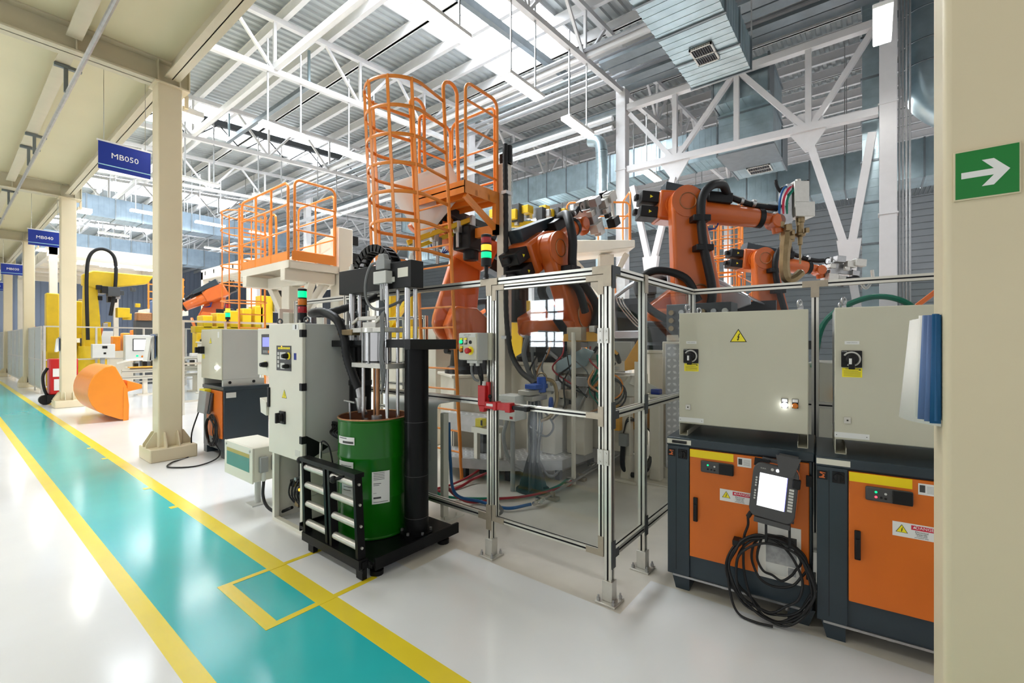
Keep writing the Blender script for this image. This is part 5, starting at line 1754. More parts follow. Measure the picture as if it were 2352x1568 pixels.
cp = T('sheet_pressing', 'white car panel held up behind the tall orange ladder cage', 'car part', (3.75, 4.3, 3.3))
A_, B_, C_, D_ = V((3.40, 4.72, 3.47)), V((3.93, 4.10, 3.75)), V((4.06, 3.98, 3.42)), V((3.72, 4.34, 2.78))
b = MB()
n_ = (B_ - A_).cross(D_ - A_).normalized()
N_ = 6
for i in range(N_ + 1):
    for j in range(N_ + 1):
        u_, v_ = i / N_, j / N_
        p = (A_ * (1 - u_) + B_ * u_) * (1 - v_) + (D_ * (1 - u_) + C_ * u_) * v_
        b.v.append(tuple(p + n_ * .06 * math.sin(math.pi * u_) * math.sin(math.pi * v_)))
for i in range(N_):
    for j in range(N_):
        a = i * (N_ + 1) + j
        b.f.append((a, a + 1, a + N_ + 2, a + N_ + 1)); b.m.append(0)
o = O('sheet', b, 'panel_white', cp); sd = o.modifiers.new('thickness', 'SOLIDIFY'); sd.thickness = .012
gf = T('suction_gripper', 'yellow and black gripper frame with suction arms under the white car panel', 'gripper', (3.9, 4.2, 2.9))
b = MB(); b.bar((3.55, 4.45, 2.75), (4.25, 4.0, 3.12), .06, .06); b.bar((3.70, 4.55, 2.72), (4.35, 4.1, 3.05), .05, .05)
O('frame_bar', b, 'mach_yellow', gf, bev=.006)
for (x, y, z) in ((3.62, 4.42, 2.76), (3.85, 4.30, 2.90), (4.08, 4.12, 3.02), (4.22, 4.02, 3.10), (3.95, 4.35, 2.82)):
    b = MB(); b.box(x - .035, x + .035, y - .05, y + .05, z - .10, z + .05); b.cyl((x, y, z - .28), (x, y, z - .05), .022, 10)
    O('clamp_arm', b, 'steel_dull', gf, bev=.005)
b = MB(); b.box(4.12, 4.42, 3.95, 4.25, 2.72, 3.02); b.cyl((4.3, 4.1, 2.6), (4.3, 4.1, 2.75), .10, 16)
O('tool_changer', b, 'black_plastic', gf, bev=.02)
for k, m_ in enumerate(('tool_blue', 'hose_green', 'rubber')):
    b = MB(); b.tube(spl([(4.2 + .03 * k, 4.0, 3.08), (4.25 + .03 * k, 3.96, 2.95), (4.22, 3.98, 2.82)], 5), .010, 6); O('hose', b, m_, gf)

# ------------------------------------------------------------------ tall orange caged ladder with platform
lt = T('ladder_cage', 'tall orange safety cage ladder with handrails and a small platform', 'ladder', (3.65, 3.9, 0))
def LN(x, y, z):
    return V((x - .105 * z / 4.4, y + .19 * z / 4.4, z))
RY, LY = 3.63, 4.21
LX = 3.66
for y in (RY, LY):
    pts = [LN(LX, y, 0.0), LN(LX, y, 2.2), LN(LX, y, 4.40)]
    top = LN(LX, y, 4.42)
    arc = [top + V((.11 - .11 * math.cos(math.radians(a)), 0, .11 * math.sin(math.radians(a)))) for a in range(15, 181, 15)]
    down = [top + V((.22, 0, -.4)), top + V((.24, -.01, -1.05))]
    b = MB(); b.tube(pts + arc + down, .021, 10)
    O('handrail', b, 'rail_orange', lt)
for k in range(14):
    z = .30 + k * .235
    b = MB(); b.cyl(LN(LX, RY, z), LN(LX, LY, z), .011, 8)
    O('rung', b, 'rail_orange', lt)
hz_ = [2.50 + .295 * k for k in range(7)]
def hoop_pt(a, z):       # a from 0 (right rail) to 1 (left rail)
    r = .375
    if a < .12:
        x, y = LX - (LX - 3.27) * a / .12, RY - .08 * a / .12
    elif a > .88:
        x, y = LX - (LX - 3.27) * (1 - a) / .12, LY + .08 * (1 - a) / .12
    else:
        th_ = math.radians(-90 - 180 * (a - .12) / .76)
        x, y = 3.27 + r * math.cos(th_), (RY + LY) / 2 + r * math.sin(th_)
    return LN(x, y, z)
for z in hz_:
    b = MB()
    n = 26
    for i in range(n + 1):
        p = hoop_pt(i / n, z); pc_ = hoop_pt(.5, z); 
        for dz in (-.018, .018):
            b.v.append((p.x, p.y, p.z + dz))
    for i in range(n):
        b.f.append((2 * i, 2 * i + 1, 2 * i + 3, 2 * i + 2)); b.m.append(0)
    o = O('hoop', b, 'rail_orange', lt); sd = o.modifiers.new('thickness', 'SOLIDIFY'); sd.thickness = .009; sd.offset = 0
for a in (.20, .36, .52, .68, .82):
    b = MB(); b.bar(hoop_pt(a, 2.28), hoop_pt(a, 4.29), .034, .009, up=(1, .3, 0))
    O('strap', b, 'rail_orange', lt)
b = MB()
px0, px1, py0, py1 = 3.68, 4.28, 3.60, 4.46
b.box(px0, px1, py0, py1, 3.30, 3.315)
for q_ in ((px0, px1, py0, py0 + .012), (px0, px1, py1 - .012, py1), (px0, px0 + .012, py0, py1), (px1 - .012, px1, py0, py1)):
    b.box(*q_, 3.23, 3.375)
for x in (3.85, 4.07):
    b.box(x, x + .04, py0, py1, 3.24, 3.30)
O('platform', b, 'rail_orange', lt)
b = MB()
for yy in (py0 + .03, py1 - .03):
    b.bar((px0 + .03, yy, 3.21), (px1 - .03, yy, 2.93), .05, .06); b.box(px1 - .06, px1, yy - .03, yy + .03, 2.86, 3.23)
b.box(px1 - .06, px1, py0, py1, 2.86, 2.98)
O('support_bracket', b, 'rail_orange', lt)
def rail_frame(t, p, q, z0, z1, m='rail_orange', mids=(.33, .64), r=.019, nm='railing', posts=2):
    p, q = V(p), V(q)
    d = (q - p).normalized()
    rr_ = .10
    pts = [V((p.x, p.y, z0)), V((p.x, p.y, z1 - rr_))]
    for a in range(15, 91, 15):
        pts.append(V((p.x, p.y, z1 - rr_)) + d * (rr_ - rr_ * math.cos(math.radians(a))) + UP * rr_ * math.sin(math.radians(a)))
    for a in range(0, 91, 15):
        pts.append(V((q.x, q.y, z1 - rr_)) - d * (rr_ - rr_ * math.sin(math.radians(a))) + UP * rr_ * math.cos(math.radians(a)))
    pts.append(V((q.x, q.y, z0)))
    b = MB(); b.tube(pts, r, 10)
    f = O(nm, b, m, t)
    for k in mids:
        b = MB(); b.cyl((p.x, p.y, z0 + (z1 - z0) * k), (q.x, q.y, z0 + (z1 - z0) * k), r * .75, 8)
        O('mid_rail', b, m, f)
    for k in range(1, posts - 1):
        c = p + (q - p) * k / (posts - 1)
        b = MB(); b.cyl((c.x, c.y, z0), (c.x, c.y, z1), r * .9, 8)
        O('baluster', b, m, f)
    return f
rail_frame(lt, (px0 + .03, py0 + .02, 0), (px1 - .02, py0 + .02, 0), 3.37, 4.50, mids=(.14, .55, .82))
rail_frame(lt, (px0 + .05, py1 - .02, 0), (px1 - .02, py1 - .02, 0), 3.37, 4.40, mids=(.14, .55))
rail_frame(lt, (px1 - .015, py0 + .06, 0), (px1 - .015, py1 - .05, 0), 3.37, 4.45, mids=(.14, .55))

mp = T('machine_post', 'cream post with a black corrugated hose beside the tall ladder platform', 'post', (4.37, 3.6, 0))
b = MB(); b.box(4.30, 4.43, 3.525, 3.655, 0, 3.74)
O('shaft', b, 'machine_cream', mp, bev=.005)
b = MB(); b.box(4.2, 4.53, 3.42, 3.75, 0, .03)
O('base_plate', b, 'machine_cream', mp)
hpts = spl([(4.30, 3.52, 3.95), (4.26, 3.49, 3.75), (4.265, 3.485, 3.3), (4.27, 3.485, 2.6), (4.27, 3.48, 1.9), (4.25, 3.40, 1.45), (4.2, 3.22, 1.22), (4.05, 2.95, 1.13), (3.93, 2.80, 1.10)], 14)
b = MB(); b.tube(hpts, [.030 + (.003 if i % 2 else 0) for i in range(len(hpts))], 10)
O('corrugated_hose', b, 'rubber', mp, smooth=60)
for z in (3.35, 2.33, 1.6):
    b = MB(); b.box(4.23, 4.34, 3.45, 3.525, z - .02, z + .02)
    O('hose_bracket', b, 'steel_dull', mp)
b = MB(); b.cyl((4.36, 3.52, 3.74), (4.36, 3.52, 3.95), .05, 14); b.box(4.31, 4.42, 3.5, 3.62, 3.74, 3.86)
O('junction', b, 'black_plastic', mp)

# ------------------------------------------------------------------ left orange railed platform on its cream bracket frame
lp = T('railed_platform', 'orange railed access platform on cream bracket arms, left of the tall cage', 'platform', (3.9, 8, 0))
b = MB(); b.box(3.40, 4.25, 7.16, 8.97, 2.80, 2.83)
for k in range(14):
    b.box(3.42, 4.23, 7.2 + k * .125, 7.22 + k * .125, 2.77, 2.80)
O('deck', b, 'machine_cream', lp)
b = MB()
for q_ in ((3.40, 4.25, 7.16, 7.19), (3.40, 4.25, 8.94, 8.97), (3.40, 3.43, 7.16, 8.97), (4.22, 4.25, 7.16, 8.97)):
    b.box(*q_, 2.71, 2.80)
O('deck_frame', b, 'machine_cream', lp)
b = MB(); b.box(3.40, 3.41, 7.20, 8.97, 2.835, 2.97); b.box(3.45, 4.2, 7.15, 7.162, 2.835, 2.98)
O('kick_plate', b, 'rail_orange', lp)
rail_frame(lp, (3.41, 7.20, 0), (3.41, 8.95, 0), 2.83, 4.05, mids=(.38, .72), posts=4, r=.021)
rail_frame(lp, (3.50, 7.17, 0), (4.19, 7.17, 0), 2.83, 4.12, mids=(.38, .72, .12), r=.021)
rail_frame(lp, (4.22, 7.25, 0), (4.22, 8.5, 0), 2.83, 4.05, mids=(.38, .72), posts=3, r=.019)
b = MB(); b.tube(spl([(3.9, 8.97, 2.83), (3.9, 8.97, 3.7), (3.9, 8.9, 3.9), (3.9, 8.75, 3.9), (3.9, 8.7, 3.7), (3.9, 8.7, 2.83)], 6), .02, 8)
O('grab_rail', b, 'rail_orange', lp)
for x in (3.40, 3.85):
    b = MB(); b.bar((x, 9.05, .1), (x, 9.05, 3.98), .045, .02)
    O('ladder_rail', b, 'rail_orange', lp)
for k in range(16):
    b = MB(); b.cyl((3.4, 9.05, .3 + .25 * k), (3.85, 9.05, .3 + .25 * k), .012, 6)
    O('rung', b, 'rail_orange', lp)
b = MB()
for k in range(6):
    b.ring((3.62, 9.40, 2.3 + .33 * k), UP, .38, .012, 20, 6)
for a in range(20, 170, 30):
    x, y = 3.62 + .38 * math.cos(math.radians(a)), 9.40 + .38 * math.sin(math.radians(a))
    b.cyl((x, y, 2.2), (x, y, 4.0), .010, 6)
O('ladder_cage', b, 'rail_orange', lp)
b = MB(); b.bar((3.35, 8.9, 2.62), (4.4, 7.2, 2.62), .10, .16) if False else b.box(3.38, 4.24, 7.25, 7.40, 2.52, 2.71); b.box(3.38, 4.24, 8.70, 8.85, 2.52, 2.71); b.box(3.75, 3.9, 7.3, 8.8, 2.50, 2.70)
O('bearer', b, 'machine_cream', lp, bev=.01)
b = MB(); b.box(3.70, 3.98, 7.78, 8.06, 0, 2.50)
O('support_column', b, 'machine_cream', lp, bev=.01)
for (p, q_) in (((3.84, 7.84, 1.75), (3.84, 7.30, 2.55)), ((3.84, 8.0, 1.75), (3.84, 8.75, 2.55)), ((3.9, 7.9, 1.8), (4.14, 7.4, 2.55))):
    b = MB(); b.bar(p, q_, .12, .12)
    O('strut', b, 'machine_cream', lp, bev=.01)
gp = T('gantry_post', 'big cream machine post with a long arm behind the left orange platform', 'machine', (4.38, 7.2, 0))
b = MB(); b.box(4.26, 4.53, 7.17, 7.45, 0, 3.52)
O('post', b, 'machine_cream', gp, bev=.015)
b = MB(); b.prism([(0, 0), (1.6, -.25), (1.6, -.55), (1.3, -.55), (0, -.25)], (4.3, 7.45, 3.46), PY, UP, PX * .18)
O('arm', b, 'machine_cream', gp, bev=.02)
b = MB(); b.box(4.53, 4.66, 7.2, 7.4, 3.25, 3.42); b.box(4.53, 4.75, 7.22, 7.36, 2.95, 3.12); b.cyl((4.6, 7.3, 2.6), (4.6, 7.3, 2.95), .07, 14)
O('motor', b, 'black_plastic', gp, bev=.01)

# ------------------------------------------------------------------ grey car body on the line
cb = T('car', 'bare grey car body shell standing inside the glazed cell', 'car', (7.5, 2.6, 0))
XS = 6.80
b = MB()
# near side panel built as bands so that the door and window openings stay open
b.prism([(4.45, 1.62), (4.45, 1.95), (4.30, 2.14), (3.55, 2.26), (3.28, 2.30), (3.25, 1.62), (3.30, 1.62), (3.34, 1.82), (3.48, 1.97), (3.68, 2.02), (3.88, 1.97), (4.02, 1.82), (4.06, 1.62)], (XS, 0, 0), PY, UP, PX * .08)
O('front_wing', b, 'car_grey', cb, bev=.02, seg=3)
b = MB(); b.tube(spl([(XS + .05, 3.30, 2.28), (XS + .07, 2.95, 2.49), (XS + .10, 2.55, 2.59), (XS + .10, 2.1, 2.55), (XS + .07, 1.7, 2.38), (XS + .05, 1.35, 2.15)], 6), .038, 8); b.prism([(3.28, 1.60), (3.28, 1.72), (.9, 1.72), (.9, 1.60)], (XS, 0, 0), PY, UP, PX * .10)
O('roof_rail_and_sill', b, 'car_grey', cb, bev=.01)
for dx, dd in ((.02, 0), (.035, .045), (.05, .09)):
    b = MB(); b.tube(spl([(XS - .01 + dx, 3.26 - dd, 2.26), (XS - .01 + dx, 3.20 - dd, 2.12), (XS - .01 + dx, 2.98 - dd, 1.86), (XS - .01 + dx, 2.86 - dd, 1.77 + dd * .3), (XS - .01 + dx, 2.70 - dd, 1.745 + dd * .3), (XS - .01 + dx, 2.35, 1.74 + dd * .3)], 6), .013, 6)
    O('door_aperture_flange', b, 'steel', cb)
b = MB(); b.prism([(2.40, 1.70), (2.32, 1.70), (2.36, 2.57), (2.44, 2.57)], (XS + .01, 0, 0), PY, UP, PX * .09)
O('centre_pillar', b, 'car_grey', cb, bev=.015)
b = MB(); b.prism([(2.34, 1.70), (1.75, 1.70), (1.6, 1.95), (1.3, 2.05), (1.3, 2.14), (1.7, 2.36), (1.9, 2.46), (2.0, 2.2), (2.34, 2.14)], (XS, 0, 0), PY, UP, PX * .06)
O('rear_side', b, 'car_grey', cb, bev=.012)
b = MB(); pts = [(3.28, 2.30), (2.9, 2.50), (2.55, 2.58), (2.1, 2.54), (1.7, 2.38), (1.35, 2.15)]
for i in range(len(pts) - 1):
    b.add([(XS + .08, pts[i][0], pts[i][1]), (XS + .08, pts[i + 1][0], pts[i + 1][1]), (XS + 1.42, pts[i + 1][0], pts[i + 1][1] + .0), (XS + 1.42, pts[i][0], pts[i][1])], [(0, 1, 2, 3)])
b.f = b.f[1:]; b.m = b.m[1:]
o = O('roof', b, 'car_grey', cb); sd = o.modifiers.new('thickness', 'SOLIDIFY'); sd.thickness = .02
b = MB(); b.add([(XS + .05, 4.42, 2.06), (XS + .05, 3.34, 2.28), (XS + 1.4, 3.34, 2.28), (XS + 1.4, 4.42, 2.06)], [(0, 1, 2, 3)])
o = O('bonnet', b, 'panel_white', cb); sd = o.modifiers.new('thickness', 'SOLIDIFY'); sd.thickness = .02
b = MB(); b.box(XS + .12, XS + 1.35, 1.2, 4.3, 1.56, 1.66); b.box(XS + .3, XS + 1.2, 3.0, 3.25, 1.66, 2.26); b.box(XS + 1.38, XS + 1.46, 1.2, 4.4, 1.6, 2.2)
O('floor_pan', b, 'car_dark', cb)
b = MB(); b.ball((XS + .3, 2.55, 2.45), .12, 14, 8, sz=.7); b.box(XS + .15, XS + .4, 2.9, 3.1, 1.9, 2.15)
O('clamp', b, 'black_plastic', cb)
b = MB(); b.prism([(3.9, 0), (3.6, 0), (3.6, 1.5), (3.9, 1.5)], (XS + .2, 0, 0.05), PY, UP, PX * .9); b.prism([(1.2, 0), (.8, 0), (.8, 1.5), (1.2, 1.5)], (XS + .2, 0, 0.05), PY, UP, PX * .9); b.box(XS + .1, XS + 1.3, .6, 4.1, 1.45, 1.56)
O('carrier', b, 'dark_steel', cb)
# ------------------------------------------------------------------ inside the glazed cell
def checker(b, poly, z, mi=1, pitch=.10):
    xs = [p[0] for p in poly]; ys = [p[1] for p in poly]
    def inside(x, y):
        c = False
        n = len(poly)
        for i in range(n):
            (x0, y0), (x1, y1) = poly[i], poly[(i + 1) % n]
            if (y0 > y) != (y1 > y) and x < (x1 - x0) * (y - y0) / (y1 - y0) + x0:
                c = not c
        return c
    i = 0
    y = min(ys) + .05
    while y < max(ys) - .03:
        x = min(xs) + .05 + (pitch / 2 if i % 2 else 0)
        while x < max(xs) - .03:
            if inside(x, y) and inside(x + .03, y + .03) and inside(x - .03, y - .03):
                a = math.radians(45 if i % 2 else -45)
                u_, v_ = V((math.cos(a), math.sin(a), 0)), V((-math.sin(a), math.cos(a), 0))
                c = V((x, y, z))
                b.add([c + u_ * .034, c + v_ * .016, c - u_ * .034, c - v_ * .016, c + V((0, 0, .003))], [(0, 1, 4), (1, 2, 4), (2, 3, 4), (3, 0, 4)], mi)
            x += pitch
        y += pitch / 2
        i += 1
def step(label, poly, z, th=.11):
    t = T('checker_step', label, 'step', (poly[0][0], poly[0][1], 0))
    b = MB(); b.prism(poly, (0, 0, z - th), PX, PY, UP * th); checker(b, poly, z + .0005)
    O('tread', b, ['checker', 'checker_dash'], t)
    b = MB()
    cx_, cy_ = sum(p[0] for p in poly) / len(poly), sum(p[1] for p in poly) / len(poly)
    for (x, y) in poly:
        x, y = x + (cx_ - x) * .15, y + (cy_ - y) * .15
        b.box(x - .03, x + .03, y - .03, y + .03, 0, z - th)
    O('leg', b, 'dark_steel', t)
    return t
step('low checker plate step running in front of the cell machines', [(3.60, 3.74), (3.84, 3.18), (4.28, 2.69), (5.13, 2.68), (5.6, 2.30), (6.2, 2.9), (5.3, 3.35), (4.62, 3.35), (4.32, 3.42), (4.15, 3.75), (3.95, 4.3)], .24)
step('higher checker plate step behind the yellow blocks', [(3.97, 4.3), (3.97, 3.55), (4.17, 3.45), (4.17, 4.3)], .66, .2)
yb = T('yellow_block', 'pair of small yellow blocks on a rail behind the left glass panel', 'block', (3.82, 3.38, .24))
for (x, y) in ((3.77, 3.44), (3.84, 3.32)):
    b = MB(); b.box(x - .04, x + .04, y - .05, y + .05, .60, .69); b.box(x - .042, x - .03, y - .055, y - .03, .62, .68, 1); O('block', b, ['label_yellow', 'black_plastic'], yb, bev=.005)
b = MB(); b.box(3.70, 3.95, 3.22, 3.52, .54, .60); b.box(3.72, 3.77, 3.45, 3.5, .2435, .54); b.box(3.88, 3.93, 3.24, 3.29, .2435, .54)
O('rail', b, 'alu', yb)

gd = T('sheet_guard', 'grey sheet metal guard with rounded top edge behind the black press column', 'guard', (2.9, 3.2, 0))
b = MB()
prof_g = [(2.70, .16), (2.70, .96)] + [(2.70 + .05 - .05 * math.cos(math.radians(a)), .96 + .05 * math.sin(math.radians(a))) for a in range(15, 91, 15)] + [(3.05, 1.01)]
n = len(prof_g)
for (x, z) in prof_g:
    b.v.append((x, 2.98, z)); b.v.append((x, 3.70, z))
for i in range(n - 1):
    b.f.append((2 * i, 2 * i + 1, 2 * i + 3, 2 * i + 2)); b.m.append(0)
o = O('sheet', b, 'cab_side', gd); sd = o.modifiers.new('thickness', 'SOLIDIFY'); sd.thickness = .006
b = MB(); b.box(2.74, 2.80, 2.94, 2.98, .01, .92); b.box(2.74, 2.80, 3.64, 3.70, .01, .92)
O('leg', b, 'cab_white', gd)
b = MB(); b.box(2.68, 2.92, 2.86, 3.0, 0, .012); b.cyl((2.72, 2.9, .012), (2.72, 2.9, .035), .01, 6); b.cyl((2.86, 2.9, .012), (2.86, 2.9, .035), .01, 6)
O('foot_plate', b, 'cab_white', gd)
b = MB(); b.box(2.65, 2.70, 3.06, 3.16, .50, .68)
sk = O('plug_socket', b, 'grey_plastic', gd, bev=.006)
b = MB(); b.tube(spl([(2.67, 3.11, .5), (2.66, 3.12, .35), (2.63, 3.16, .2), (2.56, 3.3, .05)], 6), .016, 8); b.tube(spl([(2.67, 3.11, .68), (2.67, 3.10, .78), (2.67, 3.18, .80), (2.67, 3.2, .6)], 5), .007, 6)
O('cable', b, 'rubber', sk)

# hoses and pipes on the cell floor
def hose(label, pts, r, m, cat='hose', n=8):
    o = O(cat, MB().tube(spl(pts, n), r, 10), m, loc=pts[0])
    return tag(o, label, cat)
hose('blue hose dropping by the sheet guard and curving across the cell floor', [(2.86, 3.0, .82), (2.90, 3.02, .45), (3.02, 3.08, .12), (3.20, 2.92, .03), (3.22, 2.62, .03), (3.42, 2.49, .04)], .015, 'hose_blue')
hose('dark red hose sagging beside the blue hose across the cell floor', [(2.88, 3.05, .5), (2.97, 3.15, .2), (3.12, 3.02, .03), (3.35, 2.85, .03), (3.62, 2.66, .03), (4.12, 2.53, .03), (4.20, 2.53, .06)], .013, 'hose_red')
hose('green hose lying between the red hose and the pedestal foot', [(2.90, 3.3, .3), (3.05, 3.3, .05), (3.40, 2.86, .02), (3.70, 2.66, .02), (4.05, 2.60, .03), (4.25, 2.60, .06)], .013, 'hose_green')
hose('red hose running behind the step toward the fence', [(2.72, 3.66, .03), (3.0, 3.6, .016), (3.35, 3.42, .016), (3.62, 3.42, .05), (3.80, 3.30, .12)], .015, 'hose_red')
hose('second red hose beside the blue one at the sheet guard foot', [(2.70, 3.76, .03), (2.98, 3.68, .02), (3.3, 3.55, .016), (3.58, 3.50, .05), (3.74, 3.44, .12)], .012, 'hose_red')
hose('short grey flexible conduit rising at the gate post foot', [(3.02, 2.72, .02), (3.02, 2.60, .03), (2.95, 2.45, .12), (2.85, 2.42, .22)], .014, 'cable_grey')
for i, (y, lb) in enumerate(((2.46, 'lowest grey steel pipe along the cell floor with a blue hose end'), (2.56, 'middle grey steel pipe along the cell floor'), (2.66, 'rear grey steel pipe along the cell floor'))):
    t = T('floor_pipe', lb, 'pipe', (3.5 + i * .7, y, .05))
    x0 = 3.52 + i * .72
    b = MB(); b.tube([(x0, y, .05), (6.4, y + .25, .05)], .014, 8)
    O('pipe', b, 'steel_dull', t)
    b = MB(); b.cyl((x0 - .10, y, .05), (x0 + .06, y, .05), .020, 10); b.box(x0 - .04, x0, y - .03, y + .03, .03, .085)
    O('fitting', b, 'steel', t)
    b = MB(); b.box(x0 + .18, x0 + .25, y - .06, y + .06, 0, .035); b.box(x0 + .2, x0 + .23, y - .02, y + .02, .035, .08)
    O('pipe_clip', b, 'bracket', t)

st = T('tool_pedestal', 'dark round foot pedestal carrying a blue nozzle tool and bundled hoses', 'pedestal', (3.86, 2.79, 0))
b = MB(); b.lathe((3.86, 2.79, 0), [(.175, 0), (.175, .018), (.05, .02), (.045, .62), (.05, .95)], 32)
O('stem', b, 'stand_dark', st)
for k in range(6):
    a = math.radians(60 * k + 20)
    d = V((math.cos(a), math.sin(a), 0)); s_ = V((-math.sin(a), math.cos(a), 0))
    b = MB(); b.prism([(.04, .02), (.155, .02), (.045, .38)], V((3.86, 2.79, 0)) - s_ * .005, d, UP, s_ * .01)
    O('fin', b, 'stand_dark', st)
b = MB(); b.box(3.74, 4.0, 2.70, 2.88, .94, .99); b.box(3.70, 3.90, 2.72, 2.86, 1.0, 1.05)
O('bracket', b, 'zinc', st, bev=.005)
b = MB(); b.box(3.76, 3.98, 2.68, 2.82, 1.06, 1.11); b.cyl((3.92, 2.72, 1.02), (3.92, 2.72, 1.18), .05, 14); b.lathe((3.98, 2.66, .90), [(.07, 0), (.07, .03), (.03, .04)], 18, (.4, -.9, 0))
O('nozzle_tool', b, 'tool_blue', st, bev=.006)
b = MB(); b.tube(spl([(3.94, 2.70, 1.16), (4.0, 2.62, 1.12), (4.03, 2.60, .95), (3.98, 2.64, .78), (3.90, 2.72, .72)], 6), .02, 8); b.ring((3.92, 2.72, 1.17), (1, .5, 0), .05, .01, 16, 6)
O('elbow_hose', b, 'brass', st)
b = MB()
for k in range(7):
    a = k * .9
    b.tube(spl([(3.86 + .05 * math.cos(a), 2.76 + .05 * math.sin(a), .93), (3.86 + .08 * math.cos(a), 2.76 + .07 * math.sin(a), .7), (3.86 + .055 * math.cos(a), 2.77 + .05 * math.sin(a), .45), (3.86 + .06 * math.cos(a), 2.78 + .06 * math.sin(a), .30)], 5), .011, 6)
b.tube(spl([(3.9, 2.76, .9), (4.02, 2.64, .68), (3.94, 2.68, .56), (3.80, 2.8, .68)], 6), .012, 6); b.tube(spl([(3.88, 2.75, .35), (4.0, 2.70, .14), (4.2, 2.72, .10), (4.4, 2.78, .16)], 6), .015, 8)
O('hose_bundle', b, 'cable_grey', st)
wb = T('white_box', 'white control box beside the blue nozzle tool behind the gate', 'control box', (3.72, 2.9, .74))
b = MB(); b.box(3.60, 3.80, 2.82, 3.04, .745, 1.0)
O('housing', b, 'panel_white', wb, bev=.006)
b = MB(); b.text('CONTROL', (3.5985, 2.95, .95), NY, UP, .016); b.text('UNIT', (3.5985, 2.95, .92), NY, UP, .014)
O('lettering', b, 'lightgrey_plastic', wb)
b = MB(); b.box(3.5985, 3.5998, 2.85, 2.89, .765, .79)
O('red_mark', b, 'red', wb)
b = MB(); b.cyl((3.70, 2.93, 0), (3.70, 2.93, .745), .025, 10); b.tube(spl([(3.68, 2.98, .75), (3.66, 3.02, .55), (3.72, 2.98, .3), (3.8, 2.86, .2)], 6), .02, 8)
O('post', b, 'grey_plastic', wb)

def block(name, label, cat, boxes, m='machine_cream', bev=.01):
    x0 = boxes[0]
    t = T(name, label, cat, ((x0[0] + x0[1]) / 2, (x0[2] + x0[3]) / 2, 0))
    for bx in boxes:
        b = MB(); b.box(*bx[:6]); O(bx[6] if len(bx) > 6 else 'frame', b, bx[7] if len(bx) > 7 else m, t, bev=bev)
    return t
block('assembly_machine', 'large cream machine standing behind the pedestal and gate', 'machine',
      [(4.58, 4.78, 2.58, 2.82, .245, 1.18, 'upright'), (4.95, 5.5, 2.2, 2.78, .26, 1.15, 'base'), (4.5, 5.4, 2.42, 2.82, 1.18, 1.32, 'cross_beam'), (5.0, 5.1, 2.2, 2.78, 1.32, 1.55, 'panel', 'cab_side'), (4.40, 4.56, 2.86, 3.05, .245, 1.28, 'upright'), (4.30, 4.42, 3.08, 3.2, .245, 1.1, 'upright')])
block('tall_cabinet', 'cream cabinets behind the black press column', 'cabinet',
      [(4.6, 5.0, 5.1, 5.5, 0, 1.75, 'upright'), (4.6, 4.8, 5.6, 6.3, 0, 1.6, 'panel')])
fx = T('welding_fixture', 'cluttered grey steel fixture with clamps and cables behind the gate glass', 'fixture', (4.6, 2.6, 1.0))
rf = random.Random(21)
b = MB(); b.box(4.35, 4.55, 2.75, 3.15, .98, 1.10); b.box(4.42, 4.50, 2.45, 2.95, 1.05, 1.16); b.bar((4.5, 2.7, .7), (4.5, 2.5, 1.05), .08)
O('body', b, 'steel_dull', fx, bev=.008)
b = MB(); b.prism([(0, 0), (.42, .10), (.52, .26), (.40, .30), (.05, .14)], (4.42, 2.90, 1.18), NY, UP, PX * .03)
O('green_plate', b, 'galv', fx)
for k in range(46):
    c = V((rf.uniform(4.32, 4.75), rf.uniform(2.22, 3.2), rf.uniform(.85, 1.72)))
    s_ = rf.uniform(.018, .06)
    b = MB()
    if k % 3 == 0:
        d = V((rf.uniform(-1, 1), rf.uniform(-1, 1), rf.uniform(-1, 1))).normalized()
        b.cyl(c - d * s_ * 2, c + d * s_ * 2, s_ * .6, 10)
    else:
        b.obox(c, V((s_, 0, 0)), V((0, s_ * rf.uniform(.7, 1.8), 0)), V((0, 0, s_ * rf.uniform(.7, 1.8))))
    O('clamp', b, ['steel_dull', 'dark_steel', 'zinc', 'black_plastic', 'steel_dull', 'bracket'][k % 6], fx, bev=.004)
for k in range(16):
    p = V((rf.uniform(4.3, 4.6), rf.uniform(2.2, 3.1), rf.uniform(1.1, 1.6)))
    b = MB(); b.tube(spl([p, p + V((-.05, rf.uniform(-.1, .1), -.15)), p + V((-.02, rf.uniform(-.2, .2), -.32)), p + V((.06, rf.uniform(-.25, .25), -.5))], 6), rf.choice((.007, .010, .013)), 6)
    O('hose', b, ['rubber', 'hose_red', 'rubber', 'hose_green', 'cable_grey', 'copper'][k % 6], fx)
b = MB()
for k in range(3):
    b.ring((4.62, 2.28, 1.02 - .03 * k), (1, .6, .1), .13 + .02 * k, .011, 22, 6)
O('coiled_hose', b, 'rubber', fx)
b = MB(); b.tube(spl([(4.62, 2.36, 1.15), (4.55, 2.5, 1.0), (4.5, 2.62, .9), (4.5, 2.7, .95)], 6), .012, 6); b.ring((4.61, 2.28, 1.05), (1, .6, .1), .14, .009, 22, 6)
O('orange_hose', b, 'guard_orange', fx)
b = MB(); b.tube(spl([(4.3, 3.18, 1.62), (4.28, 3.22, 1.4), (4.33, 3.16, 1.15), (4.4, 3.1, 1.0)], 6), .03, 8); b.tube(spl([(4.34, 3.14, 1.62), (4.34, 3.14, 1.35), (4.38, 3.1, 1.0)], 6), .018, 8)
O('hose_loom', b, 'cable_grey', fx)

